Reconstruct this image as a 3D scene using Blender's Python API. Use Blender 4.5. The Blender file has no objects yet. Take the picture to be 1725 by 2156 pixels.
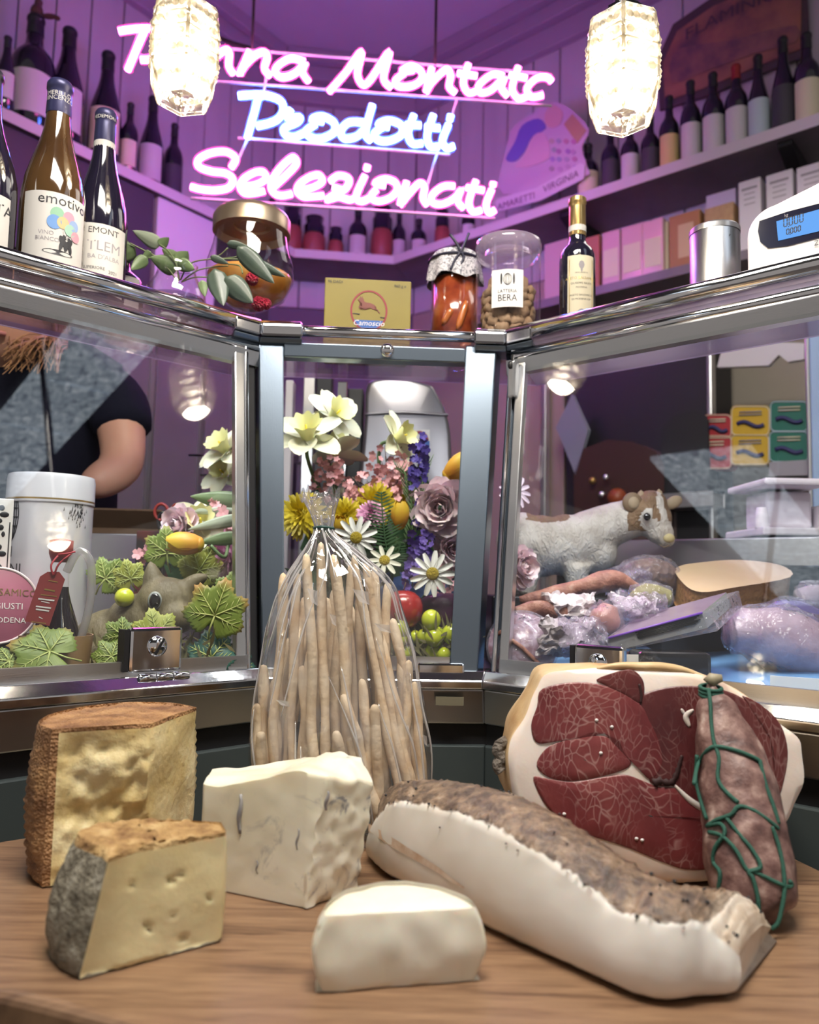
import bpy, bmesh, math, random
from mathutils import Vector, Matrix, noise
S = bpy.context.scene
COL = S.collection
rnd = random.Random(11)
V = Vector
pi = math.pi
# ---------------------------------------------------------------- camera, world, lights, exposure
CAM_Z, FPX = 1.10, 1650.0
PITCH, ROLL = math.radians(5.0), math.radians(1.2)
cd = bpy.data.cameras.new('camera')
cam = bpy.data.objects.new('camera', cd)
COL.objects.link(cam)
RC = Matrix.Rotation(pi / 2 + PITCH, 3, 'X') @ Matrix.Rotation(ROLL, 3, 'Z')
cam.matrix_world = Matrix.Translation((0, 0, CAM_Z)) @ RC.to_4x4()
cd.sensor_fit = 'HORIZONTAL'
cd.sensor_width = 36.0
cd.lens = 36.0 * FPX / 1725.0
cd.clip_start = 0.02
cd.dof.use_dof = True
cd.dof.focus_distance = 0.86
cd.dof.aperture_fstop = 7.0
S.camera = cam
S.view_settings.view_transform = 'Standard'
S.view_settings.look = 'None'
S.view_settings.gamma = 1.0
S.view_settings.use_curve_mapping = False
S.view_settings.exposure = 0.0
S.cycles.transparent_max_bounces = 24
S.cycles.use_light_tree = False
S.cycles.max_bounces = 6
S.cycles.diffuse_bounces = 3
S.cycles.glossy_bounces = 4
S.cycles.use_adaptive_sampling = True
S.cycles.adaptive_threshold = 0.025
S.cycles.adaptive_min_samples = 16
S.cycles.sample_clamp_indirect = 6.0
S.cycles.caustics_reflective = False
S.cycles.caustics_refractive = False
w = bpy.data.worlds.new('world')
S.world = w
w.use_nodes = True
w.node_tree.nodes['Background'].inputs[0].default_value = (0.60, 0.55, 0.52, 1)
w.node_tree.nodes['Background'].inputs[1].default_value = 0.52


def area_light(name, loc, target, size, power, col, sy=None):
    l = bpy.data.lights.new(name, 'AREA')
    l.energy = power
    l.color = col
    l.size = size
    if sy:
        l.shape = 'RECTANGLE'
        l.size_y = sy
    o = bpy.data.objects.new(name, l)
    COL.objects.link(o)
    o.location = loc
    o.rotation_euler = (V(target) - V(loc)).to_track_quat('-Z', 'Y').to_euler()
    return o


# ceiling lamps of the customer side, fill light added over the staff aisle
area_light('customer_ceiling_lamp', (0.03, 0.30, 2.42), (0.0, 0.70, 0.9), 0.75, 38.0, (1.0, 0.93, 0.84), 0.35)
area_light('aisle_fill_light', (0.75, 1.75, 2.38), (0.6, 1.7, 0.9), 0.5, 3.0, (1.0, 0.93, 0.86))


# ---------------------------------------------------------------- picture geometry: pixel -> point in the room
def ray(x, y):
    return RC @ V(((x - 862.5) / FPX, -(y - 1078.0) / FPX, -1.0))


CP = V((0, 0, CAM_Z))


def P(x, y, Y):
    d = ray(x, y)
    return CP + d * (Y / d.y)


def PZ(x, y, z):
    d = ray(x, y)
    return CP + d * ((z - CAM_Z) / d.z)


def PV(x, y, p, u):
    """point on the vertical plane through plan point p with plan direction u"""
    n = V((-u[1], u[0], 0))
    d = ray(x, y)
    return CP + d * ((V((p[0], p[1], 0)) - CP).dot(n) / d.dot(n))


def PPL(x, y, p, n):
    d = ray(x, y)
    return CP + d * ((V(p) - CP).dot(n) / d.dot(n))


def proj(q):
    c = RC.transposed() @ (V(q) - CP)
    return 862.5 + FPX * c.x / -c.z, 1078 - FPX * c.y / -c.z


# ---------------------------------------------------------------- materials
def nt(name):
    m = bpy.data.materials.new(name)
    m.use_nodes = True
    t = m.node_tree
    return m, t, t.nodes['Principled BSDF'], t.nodes['Material Output']


def c4(c):
    return (c[0], c[1], c[2], 1.0)


def ramp(t, fac, stops):
    r = t.nodes.new('ShaderNodeValToRGB')
    e = r.color_ramp.elements
    while len(e) > 1:
        e.remove(e[-1])
    e[0].position, e[0].color = stops[0][0], c4(stops[0][1])
    for p, c in stops[1:]:
        k = e.new(p)
        k.color = c4(c)
    t.links.new(fac, r.inputs[0])
    return r.outputs[0]


def coords(t, scale=(1, 1, 1), rot=(0, 0, 0), kind='Object'):
    tc = t.nodes.new('ShaderNodeTexCoord')
    mp = t.nodes.new('ShaderNodeMapping')
    mp.inputs['Scale'].default_value = scale
    mp.inputs['Rotation'].default_value = rot
    t.links.new(tc.outputs[kind], mp.inputs[0])
    return mp.outputs[0]


def tex(t, kind, vec, scale, detail=4.0, rough=.55, dist=0.0, feature=None):
    if kind == 'noise':
        n = t.nodes.new('ShaderNodeTexNoise')
        n.inputs['Detail'].default_value = detail
        n.inputs['Roughness'].default_value = rough
        n.inputs['Distortion'].default_value = dist
    elif kind == 'voronoi':
        n = t.nodes.new('ShaderNodeTexVoronoi')
        if feature:
            n.feature = feature
    else:
        n = t.nodes.new('ShaderNodeTexWave')
        n.inputs['Distortion'].default_value = dist
        n.inputs['Detail'].default_value = detail
    n.inputs['Scale'].default_value = scale
    t.links.new(vec, n.inputs['Vector'])
    return n.outputs[0]


def mix(t, f, a, b, mode='MIX'):
    m = t.nodes.new('ShaderNodeMix')
    m.data_type = 'RGBA'
    m.blend_type = mode
    for i, v in ((0, f), (6, a), (7, b)):
        if hasattr(v, 'is_linked') or hasattr(v, 'links'):
            t.links.new(v, m.inputs[i])
        else:
            m.inputs[i].default_value = v if i == 0 else c4(v)
    return m.outputs[2]


def bump(t, p, h, strength=.3, dist=.01):
    b = t.nodes.new('ShaderNodeBump')
    b.inputs['Strength'].default_value = strength
    b.inputs['Distance'].default_value = dist
    t.links.new(h, b.inputs['Height'])
    t.links.new(b.outputs[0], p.inputs['Normal'])


def mk(name, col, rough=.5, metal=0.0, var=None, bmp=None, sss=0, coat=0, trans=0, emis=None, spec=None, stretch=(1, 1, 1), sheen=0):
    """var = (stops or second colour, scale, detail, kind); bmp = (scale, strength, dist, kind)"""
    m, t, p, o = nt(name)
    p.inputs['Base Color'].default_value = c4(col)
    p.inputs['Roughness'].default_value = rough
    p.inputs['Metallic'].default_value = metal
    if spec is not None:
        p.inputs['Specular IOR Level'].default_value = spec
    if sss:
        p.inputs['Subsurface Weight'].default_value = sss
        p.inputs['Subsurface Radius'].default_value = (1, .6, .4)
        p.inputs['Subsurface Scale'].default_value = .006
    p.inputs['Coat Weight'].default_value = coat
    p.inputs['Coat Roughness'].default_value = .08
    p.inputs['Transmission Weight'].default_value = trans
    if sheen:
        p.inputs['Sheen Weight'].default_value = sheen
    if emis:
        p.inputs['Emission Color'].default_value = c4(emis[0])
        p.inputs['Emission Strength'].default_value = emis[1]
    if var or bmp:
        vec = coords(t, stretch)
    if var:
        st, sc = var[0], var[1]
        if not isinstance(st[0], (tuple, list)):
            st = [(.3, col), (.7, st)]
        k = var[3] if len(var) > 3 else 'noise'
        t.links.new(ramp(t, tex(t, k, vec, sc, var[2] if len(var) > 2 else 4), st), p.inputs['Base Color'])
    if bmp:
        bump(t, p, tex(t, bmp[3] if len(bmp) > 3 else 'noise', vec, bmp[0], 5), bmp[1], bmp[2])
    return m


def sheen_fac(t, f0, normal=None):
    """Schlick reflectance of a thin sheet, the same from both sides"""
    lw = t.nodes.new('ShaderNodeLayerWeight')
    lw.inputs[0].default_value = .5
    if normal is not None:
        t.links.new(normal, lw.inputs['Normal'])
    pw = t.nodes.new('ShaderNodeMath')
    pw.operation = 'POWER'
    t.links.new(lw.outputs['Facing'], pw.inputs[0])
    pw.inputs[1].default_value = 5.0
    ma = t.nodes.new('ShaderNodeMath')
    ma.operation = 'MULTIPLY_ADD'
    t.links.new(pw.outputs[0], ma.inputs[0])
    ma.inputs[1].default_value = 1 - f0
    ma.inputs[2].default_value = f0
    return ma.outputs[0]


def glass(name, tint=(1, 1, 1), rough=0.0, ior=1.45, gl=(1, 1, 1), bmp=None, haze=0.0, hazecol=(1, 1, 1)):
    """thin sheet: transparent + fresnel gloss (+ a little frosting)"""
    m, t, p, o = nt(name)
    t.nodes.remove(p)
    tr = t.nodes.new('ShaderNodeBsdfTransparent')
    tr.inputs[0].default_value = c4(tint)
    g = t.nodes.new('ShaderNodeBsdfGlossy')
    g.inputs['Color'].default_value = c4(gl)
    g.inputs['Roughness'].default_value = rough
    nrm = None
    ms = t.nodes.new('ShaderNodeMixShader')
    if bmp:
        b = t.nodes.new('ShaderNodeBump')
        b.inputs['Strength'].default_value = bmp[1]
        b.inputs['Distance'].default_value = bmp[2]
        t.links.new(tex(t, bmp[3] if len(bmp) > 3 else 'noise', coords(t), bmp[0], 3), b.inputs['Height'])
        t.links.new(b.outputs[0], g.inputs['Normal'])
        nrm = b.outputs[0]
    base = tr.outputs[0]
    if haze:
        d = t.nodes.new('ShaderNodeBsdfDiffuse')
        d.inputs[0].default_value = c4(hazecol)
        tl = t.nodes.new('ShaderNodeBsdfTranslucent')
        tl.inputs[0].default_value = c4(hazecol)
        dm = t.nodes.new('ShaderNodeMixShader')
        dm.inputs[0].default_value = .5
        t.links.new(d.outputs[0], dm.inputs[1])
        t.links.new(tl.outputs[0], dm.inputs[2])
        hm = t.nodes.new('ShaderNodeMixShader')
        hm.inputs[0].default_value = haze
        t.links.new(base, hm.inputs[1])
        t.links.new(dm.outputs[0], hm.inputs[2])
        base = hm.outputs[0]
    t.links.new(sheen_fac(t, ((ior - 1) / (ior + 1)) ** 2, nrm), ms.inputs[0])
    t.links.new(base, ms.inputs[1])
    t.links.new(g.outputs[0], ms.inputs[2])
    t.links.new(ms.outputs[0], o.inputs[0])
    return m


def emit(name, col, strength):
    m, t, p, o = nt(name)
    t.nodes.remove(p)
    e = t.nodes.new('ShaderNodeEmission')
    e.inputs[0].default_value = c4(col)
    e.inputs[1].default_value = strength
    t.links.new(e.outputs[0], o.inputs[0])
    return m


# ---------------------------------------------------------------- geometry collector
class G:
    def __init__(s):
        s.v, s.f, s.m = [], [], []
        s.cur = 0

    def add(s, vs, fs, M=None):
        b = len(s.v)
        s.v += [(M @ V(q) if M else V(q)) for q in vs]
        s.f += [tuple(b + i for i in q) for q in fs]
        s.m += [s.cur] * len(fs)
        return s

    def box(s, c, d, M=None):
        x, y, z = c
        a, b, e = d[0] / 2, d[1] / 2, d[2] / 2
        vs = [(x + i * a, y + j * b, z + k * e) for k in (-1, 1) for i, j in ((-1, -1), (1, -1), (1, 1), (-1, 1))]
        return s.hexa(vs, M)

    def hexa(s, vs, M=None):
        return s.add(vs, [(3, 2, 1, 0), (4, 5, 6, 7), (0, 1, 5, 4), (1, 2, 6, 5), (2, 3, 7, 6), (3, 0, 4, 7)], M)

    def prism(s, poly, z0, z1, M=None):
        n = len(poly)
        vs = [(p[0], p[1], z0) for p in poly] + [(p[0], p[1], z1) for p in poly]
        fs = [tuple(reversed(range(n))), tuple(range(n, 2 * n))] + [(i, (i + 1) % n, n + (i + 1) % n, n + i) for i in range(n)]
        return s.add(vs, fs, M)

    def lathe(s, prof, n=32, M=None, a0=0, a1=2 * pi, cap=False):
        full = abs(a1 - a0 - 2 * pi) < 1e-6
        k = n if full else n + 1
        vs, fs = [], []
        for r, z in prof:
            for i in range(k):
                a = a0 + (a1 - a0) * i / n
                vs.append((r * math.sin(a), -r * math.cos(a), z))
        for j in range(len(prof) - 1):
            for i in range(n):
                i2 = (i + 1) % k
                fs.append((j * k + i, j * k + i2, (j + 1) * k + i2, (j + 1) * k + i))
        if cap:
            fs.append(tuple(reversed(range(k))))
            fs.append(tuple(range((len(prof) - 1) * k, len(prof) * k)))
        return s.add(vs, fs, M)

    def tube(s, path, rad, n=8, cap=True, closed=False, flat=1.0, up=None):
        path = [V(q) for q in path]
        N = len(path)
        R = rad if isinstance(rad, (list, tuple)) else [rad] * N
        T = []
        for i in range(N):
            a = path[i - 1] if (i > 0 or closed) else path[i]
            b = path[(i + 1) % N] if (i < N - 1 or closed) else path[i]
            d = (b - a)
            T.append(d.normalized() if d.length > 1e-9 else V((0, 0, 1)))
        u = V(up) if up else (V((0, 0, 1)) if abs(T[0].z) < .9 else V((1, 0, 0)))
        u = (u - T[0] * u.dot(T[0])).normalized()
        vs, fs = [], []
        for i in range(N):
            u = u - T[i] * u.dot(T[i])
            u = u.normalized() if u.length > 1e-6 else T[i].orthogonal().normalized()
            w_ = T[i].cross(u)
            for k in range(n):
                a = 2 * pi * k / n
                vs.append(path[i] + (u * math.cos(a) * flat + w_ * math.sin(a)) * R[i])
        for i in range(N if closed else N - 1):
            j = (i + 1) % N
            for k in range(n):
                k2 = (k + 1) % n
                fs.append((i * n + k, i * n + k2, j * n + k2, j * n + k))
        if cap and not closed:
            fs.append(tuple(reversed(range(n))))
            fs.append(tuple(range((N - 1) * n, N * n)))
        return s.add(vs, fs)

    def ball(s, c, r, nu=12, nv=8, M=None, fn=None):
        r = r if isinstance(r, (tuple, list)) else (r, r, r)
        c = V(c)
        vs, fs = [], []
        for j in range(nv + 1):
            th = pi * j / nv
            for i in range(nu):
                a = 2 * pi * i / nu
                d = V((math.sin(th) * math.cos(a), math.sin(th) * math.sin(a), math.cos(th)))
                k = fn(d) if fn else 1.0
                vs.append(c + V((d.x * r[0], d.y * r[1], d.z * r[2])) * k)
        for j in range(nv):
            for i in range(nu):
                i2 = (i + 1) % nu
                fs.append((j * nu + i, (j + 1) * nu + i, (j + 1) * nu + i2, j * nu + i2))
        return s.add(vs, fs, M)

    def grid(s, fn, nu, nv, M=None, loop=False):
        """fn(u,v) u,v in 0..1"""
        vs = [fn(i / nu, j / nv) for j in range(nv + 1) for i in range(nu + (0 if loop else 1))]
        k = nu if loop else nu + 1
        fs = [(j * k + i, j * k + (i + 1) % k, (j + 1) * k + (i + 1) % k, (j + 1) * k + i) for j in range(nv) for i in range(nu)]
        return s.add(vs, fs, M)

    def text(s, word, fn, size=1.0):
        vs, fs = TXT[word]
        return s.add([fn(q[0] * size, q[1] * size) for q in vs], fs)


MW = {}


def L(o, M=None):
    COL.objects.link(o)
    MW[o.name] = M or Matrix()
    return o


def tag(o, label=None, cat=None, group=None, kind=None):
    if label:
        o['label'] = label
    if cat:
        o['category'] = cat
    if group:
        o['group'] = group
    if kind:
        o['kind'] = kind
    return o


def thing(name, label, cat, loc=(0, 0, 0), rotz=0, group=None, M=None):
    o = bpy.data.objects.new(name, None)
    o.empty_display_size = .02
    M = M or Matrix.Translation(loc) @ Matrix.Rotation(rotz, 4, 'Z')
    L(o, M)
    o.matrix_world = M
    return tag(o, label, cat, group)


def part(g, name, mats, parent=None, local=False, smooth=True, bevel=0, sub=0, loc=None, kind=None, solid=0, label=None, ang=None, seg=2):
    """g in room coordinates (or in the parent's own frame when local)"""
    me = bpy.data.meshes.new(name)
    M = MW[parent.name] if parent else (Matrix.Translation(loc) if loc is not None else Matrix())
    if not local:
        I = M.inverted()
        vs = [I @ V(q) for q in g.v]
    else:
        vs = g.v
    me.from_pydata([tuple(q) for q in vs], [], g.f)
    mats = mats if isinstance(mats, (list, tuple)) else [mats]
    for m in mats:
        me.materials.append(m)
    if len(mats) > 1:
        me.polygons.foreach_set('material_index', g.m)
    me.update()
    if smooth:
        me.shade_smooth()
        if ang:
            try:
                me.set_sharp_from_angle(angle=math.radians(ang))
            except Exception:
                pass
    o = bpy.data.objects.new(name, me)
    L(o, M)
    if parent:
        o.parent = parent
    else:
        o.matrix_world = M
    if solid:
        q = o.modifiers.new('solid', 'SOLIDIFY')
        q.thickness = solid
        q.offset = 0
    if bevel:
        q = o.modifiers.new('bevel', 'BEVEL')
        q.width = bevel
        q.segments = seg
        q.limit_method = 'ANGLE'
        q.angle_limit = math.radians(40)
    if sub:
        q = o.modifiers.new('sub', 'SUBSURF')
        q.levels = sub
        q.render_levels = sub
    if kind:
        o['kind'] = kind
    if label:
        o['label'] = label
    return o


def share(src, name, M, parent):
    """another piece with the mesh of src at local matrix M under parent"""
    o = bpy.data.objects.new(name, src.data)
    for md in src.modifiers:
        q = o.modifiers.new(md.name, md.type)
        for a in ('thickness', 'offset', 'width', 'segments', 'levels', 'render_levels', 'limit_method', 'angle_limit'):
            if hasattr(md, a):
                setattr(q, a, getattr(md, a))
    COL.objects.link(o)
    o.parent = parent
    o.matrix_local = M
    MW[o.name] = MW[parent.name] @ M
    return o


def meshpart(me, name, parent, M=None):
    o = bpy.data.objects.new(name, me)
    COL.objects.link(o)
    o.parent = parent
    if M:
        o.matrix_local = M
    MW[o.name] = MW[parent.name] @ (M or Matrix())
    return o


def mesh_of(g, name, mats, smooth=True):
    me = bpy.data.meshes.new(name)
    me.from_pydata([tuple(q) for q in g.v], [], g.f)
    mats = mats if isinstance(mats, (list, tuple)) else [mats]
    for m in mats:
        me.materials.append(m)
    if len(mats) > 1:
        me.polygons.foreach_set('material_index', g.m)
    me.update()
    if smooth:
        me.shade_smooth()
    return me


def copy_tree(o, M, label=None):
    c = o.copy()
    COL.objects.link(c)
    c.matrix_world = M
    MW[c.name] = M
    if label:
        c['label'] = label
    for ch in o.children:
        d = ch.copy()
        COL.objects.link(d)
        d.parent = c
        MW[d.name] = M
        for g2 in ch.children:
            e = g2.copy()
            COL.objects.link(e)
            e.parent = d
            MW[e.name] = M
    return c


def cr(pts, n=8, closed=False):
    """Catmull-Rom through points"""
    p = [V(q) if len(q) == 3 else V((q[0], q[1], 0)) for q in pts]
    N = len(p)
    out = []
    for i in range(N if closed else N - 1):
        a, b, c, d = (p[(i + k) % N] if closed else p[min(max(i + k, 0), N - 1)] for k in (-1, 0, 1, 2))
        for j in range(n):
            t = j / n
            out.append(.5 * ((2 * b) + (c - a) * t + (2 * a - 5 * b + 4 * c - d) * t * t + (3 * b - a - 3 * c + d) * t ** 3))
    if not closed:
        out.append(p[-1])
    return out


def frame(loc, fwd, up=(0, 0, 1)):
    """matrix whose +Z looks along fwd, +Y roughly up"""
    z = V(fwd).normalized()
    x = V(up).cross(z)
    x = x.normalized() if x.length > 1e-5 else V((1, 0, 0))
    y = z.cross(x)
    return Matrix.Translation(loc) @ Matrix((x, y, z)).transposed().to_4x4()


# ---------------------------------------------------------------- lettering (built-in font, filled outlines)
TXT = {}


def letters(words):
    os_ = []
    for wd in words:
        c = bpy.data.curves.new('t', 'FONT')
        c.body = wd
        c.align_x = 'CENTER'
        c.resolution_u = 2
        c.size = 1.0
        o = bpy.data.objects.new('t', c)
        COL.objects.link(o)
        os_.append((wd, o))
    dg = bpy.context.evaluated_depsgraph_get()
    for wd, o in os_:
        me = o.evaluated_get(dg).to_mesh()
        TXT[wd] = ([tuple(q.co) for q in me.vertices], [tuple(f.vertices) for f in me.polygons])
    for wd, o in os_:
        c = o.data
        bpy.data.objects.remove(o)
        bpy.data.curves.remove(c)


letters(['emotivo', 'VINO', 'BIANCO', 'EMONT', 'TLEM', "BA D'ALBA", 'SUPERIORE', '2021', 'PEDEMONTE', 'MERILLO', 'VINCENZO', 'TTA',
         'Camoscio', '96 DADI', '960 g e', 'LATTERIA', 'BERA', 'ACETO BALSAMICO', 'GIUSEPPE GIUSTI', 'MODENA', 'DI MODENA IGP',
         'GRAN DEPOSITO', 'BALSAMICO', 'GIUSTI', 'ANI', 'AMARETTI', 'VIRGINIA', 'FLAMINIO', 'ZI', 'kg', 'W', 'oti', 'POLLI', 'PANETTONE'])
# ---------------------------------------------------------------- shared materials
M_steel = mk('brushed_steel', (.62, .63, .65), .28, 1.0, bmp=(60, .06, .002), stretch=(1, 1, 14))
M_chrome = mk('chrome', (.80, .80, .82), .10, 1.0, bmp=(14, .04, .004))
M_dsteel = mk('dark_blue_steel', (.17, .21, .26), .34, 1.0, bmp=(80, .05, .002), stretch=(8, 8, .6))
M_panel = mk('grey_green_panel', (.085, .105, .105), .38, .35, var=((.05, .065, .07), 3.0))
M_black = mk('black_plastic', (.012, .012, .014), .45)
M_dark = mk('dark_metal', (.03, .03, .035), .4, .6)
M_wall = mk('painted_boards', (.62, .58, .62), .55, var=((.52, .48, .54), 2.2), bmp=(30, .05, .003), stretch=(3, 3, .5))
M_ceil = mk('ceiling_paint', (.66, .62, .70), .6, var=((.58, .54, .62), 1.3))
M_shelf = mk('shelf_board', (.20, .17, .19), .45, var=((.14, .12, .14), 6.0))
M_white = mk('white_enamel', (.78, .78, .80), .35)
M_paper = mk('white_paper', (.80, .78, .76), .6)
M_ink = mk('black_ink', (.02, .02, .025), .5)
M_glass = glass('pane_glass', (.97, .985, .98), 0, 1.5)
M_edge = glass('glass_edge', (.80, .78, .86), .05, 1.5, haze=.55, hazecol=(.85, .70, .90))
M_shelfglass = glass('shelf_glass', (.80, .76, .80), .03, 1.5, haze=.10, hazecol=(.80, .62, .78), bmp=(9, .04, .01))
M_shelfpaper = glass('lined_shelf_glass', (.60, .58, .62), .05, 1.5, haze=.62, hazecol=(.78, .70, .80))
M_clearglass = glass('clear_jar_glass', (.97, .97, .98), 0, 1.5)
M_wallbeige = mk('beige_wall', (.42, .36, .29), .6, var=((.34, .29, .24), 2.0))

# ---------------------------------------------------------------- the room
LS0, LS1 = V((-1.218, 2.174)), V((-.497, 3.125))
RS1, RS0 = V((-.087, 3.175)), V((1.145, 2.126))
uL, uR, uB = (LS1 - LS0).normalized(), (RS0 - RS1).normalized(), (RS1 - LS1).normalized()
nL, nR, nB = V((-uL.y, uL.x)), V((-uR.y, uR.x)), V((-uB.y, uB.x))      # pointing out of the room
SH_Z = 2.45
LSs, RSe = LS0 - uL * 1.0, RS0 + uR * 1.0


def meet(p, u, q, w_):
    d = u.x * w_.y - u.y * w_.x
    t = ((q.x - p.x) * w_.y - (q.y - p.y) * w_.x) / d
    return p + u * t


def shelf_line(k):
    a = meet(LS1 + nL * k, uL, LS1 + nB * k, uB)
    b = meet(RS1 + nB * k, uB, RS1 + nR * k, uR)
    return [LSs + nL * k, a, b, RSe + nR * k]


WALL = shelf_line(.27)
g = G().prism([(-3.2, -2.0), (3.2, -2.0), (3.2, 3.8), (-3.2, 3.8)], -.05, 0)
tag(part(g, 'floor', mk('floor_tile', (.16, .14, .13), .4, var=((.10, .09, .09), 4.0)), smooth=False), kind='structure')
g = G().prism([(-2.2, 1.2), (2.4, 1.2), (2.4, 3.9), (-2.2, 3.9)], 3.45, 3.52)
tag(part(g, 'ceiling', M_ceil, smooth=False), kind='structure')
wallobj = {}
for nm, a, b, n_ in (('wall_left', WALL[0], WALL[1], nL), ('wall_back', WALL[1], WALL[2], nB), ('wall_right', WALL[2], WALL[3], nR)):
    u = (b - a).normalized()
    ln = (b - a).length
    g = G().prism([a - u * .02 + n_ * .016, b + u * .02 + n_ * .016, b + u * .02 + n_ * .06, a - u * .02 + n_ * .06], 0, 3.45)
    wo = part(g, nm, mk(nm + '_ground', (.20, .17, .20), .7), smooth=False, loc=(a.x, a.y, 0))
    tag(wo, kind='structure')
    wallobj[nm] = wo
    k = max(3, round(ln / .125))
    w_ = ln / k
    for i in range(k):                       # every board of the panelling, with a recessed joint
        p0, p1 = a + u * (i * w_ + .003), a + u * ((i + 1) * w_ - .003)
        g = G().prism([p0, p1, p1 + n_ * .016, p0 + n_ * .016], 2.30, 3.44)
        part(g, 'plank', M_wall, wo, smooth=False, bevel=.002)
    g = G().prism([a, b, b + n_ * .016, a + n_ * .016], 0.0, 2.295)
    part(g, 'wainscot', {'wall_left': mk('left_dado', (.10, .09, .10), .5), 'wall_back': mk('back_dado', (.10, .08, .11), .5), 'wall_right': M_wallbeige}[nm], wo, smooth=False)
# crown moulding
for nm, s_ in (('trim_1', 0), ('trim_2', 1), ('trim_3', 2)):
    g = G()
    for k0, k1, z0, z1 in ((.20, .27, 3.33, 3.45), (.16, .20, 3.39, 3.45), (.235, .27, 3.24, 3.33)):
        q0, q1 = shelf_line(k0), shelf_line(k1)
        g.prism([q0[s_], q0[s_ + 1], q1[s_ + 1], q1[s_]], z0, z1)
    tag(part(g, nm, mk(nm + '_paint', (.40, .33, .42), .5), smooth=False, bevel=.004), kind='structure')
# bottle shelf running round the three walls, with brackets
SH = shelf_line(0)
SHW = shelf_line(.268)
sh = thing('wall_shelf', 'long dark shelf of bottles running round the panelled walls', 'shelf', (LSs.x, LSs.y, SH_Z))
for s_ in range(3):
    g = G().prism([SH[s_], SH[s_ + 1], SHW[s_ + 1], SHW[s_]], SH_Z - .03, SH_Z)
    part(g, 'shelf_board', M_shelf, sh, smooth=False, bevel=.003)
    q = shelf_line(-.004)
    q2 = shelf_line(0)
    g = G().prism([q[s_], q[s_ + 1], q2[s_ + 1], q2[s_]], SH_Z - .034, SH_Z + .002)
    part(g, 'edge_strip', mk('shelf_edge', (.55, .50, .54), .4), sh, smooth=False)
for s_, ts in ((0, (.25, .62)), (2, (.30, .58, .84))):
    for t_ in ts:
        a = SH[s_].lerp(SH[s_ + 1], t_)
        n_ = (nL, nB, nR)[s_]
        u = (SH[s_ + 1] - SH[s_]).normalized()
        c = a + n_ * .13
        g = G()
        q0, q1 = a + n_ * .03, a + n_ * .262
        g.hexa([V((q.x, q.y, z)) for z in (0, 0) for q in ()] or
               [V((*(q0 - u * .02), SH_Z - .045)), V((*(q0 + u * .02), SH_Z - .045)), V((*(q1 + u * .02), SH_Z - .13)), V((*(q1 - u * .02), SH_Z - .13)),
                V((*(q0 - u * .02), SH_Z - .031)), V((*(q0 + u * .02), SH_Z - .031)), V((*(q1 + u * .02), SH_Z - .031)), V((*(q1 - u * .02), SH_Z - .031))])
        part(g, 'bracket', M_black, sh, smooth=False)

# ceiling of the customer side (seen mirrored in the glass): dark, with a strip of embossed foil tiles
# ---------------------------------------------------------------- display case
ZT, ZB, LEAN = 1.47, .975, .2
CA, CB = V((-.232, 1.139)), V((.145, 1.158))
dl, dr = V((-.73, -.683)).normalized(), V((.745, -.667)).normalized()
uc = (CB - CA).normalized()
vl, vc, vr = V((-dl.y, dl.x)) * 1, V((uc.y, -uc.x)), V((dr.y, -dr.x))
vl = vl if vl.y < 0 else -vl
vr = vr if vr.y < 0 else -vr
LEN = .62


def off(k):
    return [CA + dl * LEN + vl * k, meet(CA + vl * k, dl, CA + vc * k, uc), meet(CB + vc * k, uc, CB + vr * k, dr), CB + dr * LEN + vr * k]


def ez(z):
    return LEAN * (ZT - z)


def strip(g, seg, prof, t0=0., t1=1.):
    n = len(prof)
    vs = []
    for t_ in (t0, t1):
        for k, z in prof:
            q = off(k)
            p_ = q[seg].lerp(q[seg + 1], t_)
            vs.append((p_.x, p_.y, z))
    fs = [tuple(range(n)), tuple(reversed(range(n, 2 * n)))] + [(i, n + i, n + (i + 1) % n, (i + 1) % n) for i in range(n)]
    g.add(vs, fs)
    return g


def ring(k, z, r, n=14, fz=1.0):
    return [(k + r * math.cos(2 * pi * i / n), z + r * fz * math.sin(2 * pi * i / n)) for i in range(n)]


def slant(k0, k1, z0, z1):
    return [(ez(z0) + k0, z0), (ez(z0) + k1, z0), (ez(z1) + k1, z1), (ez(z1) + k0, z1)]


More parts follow.
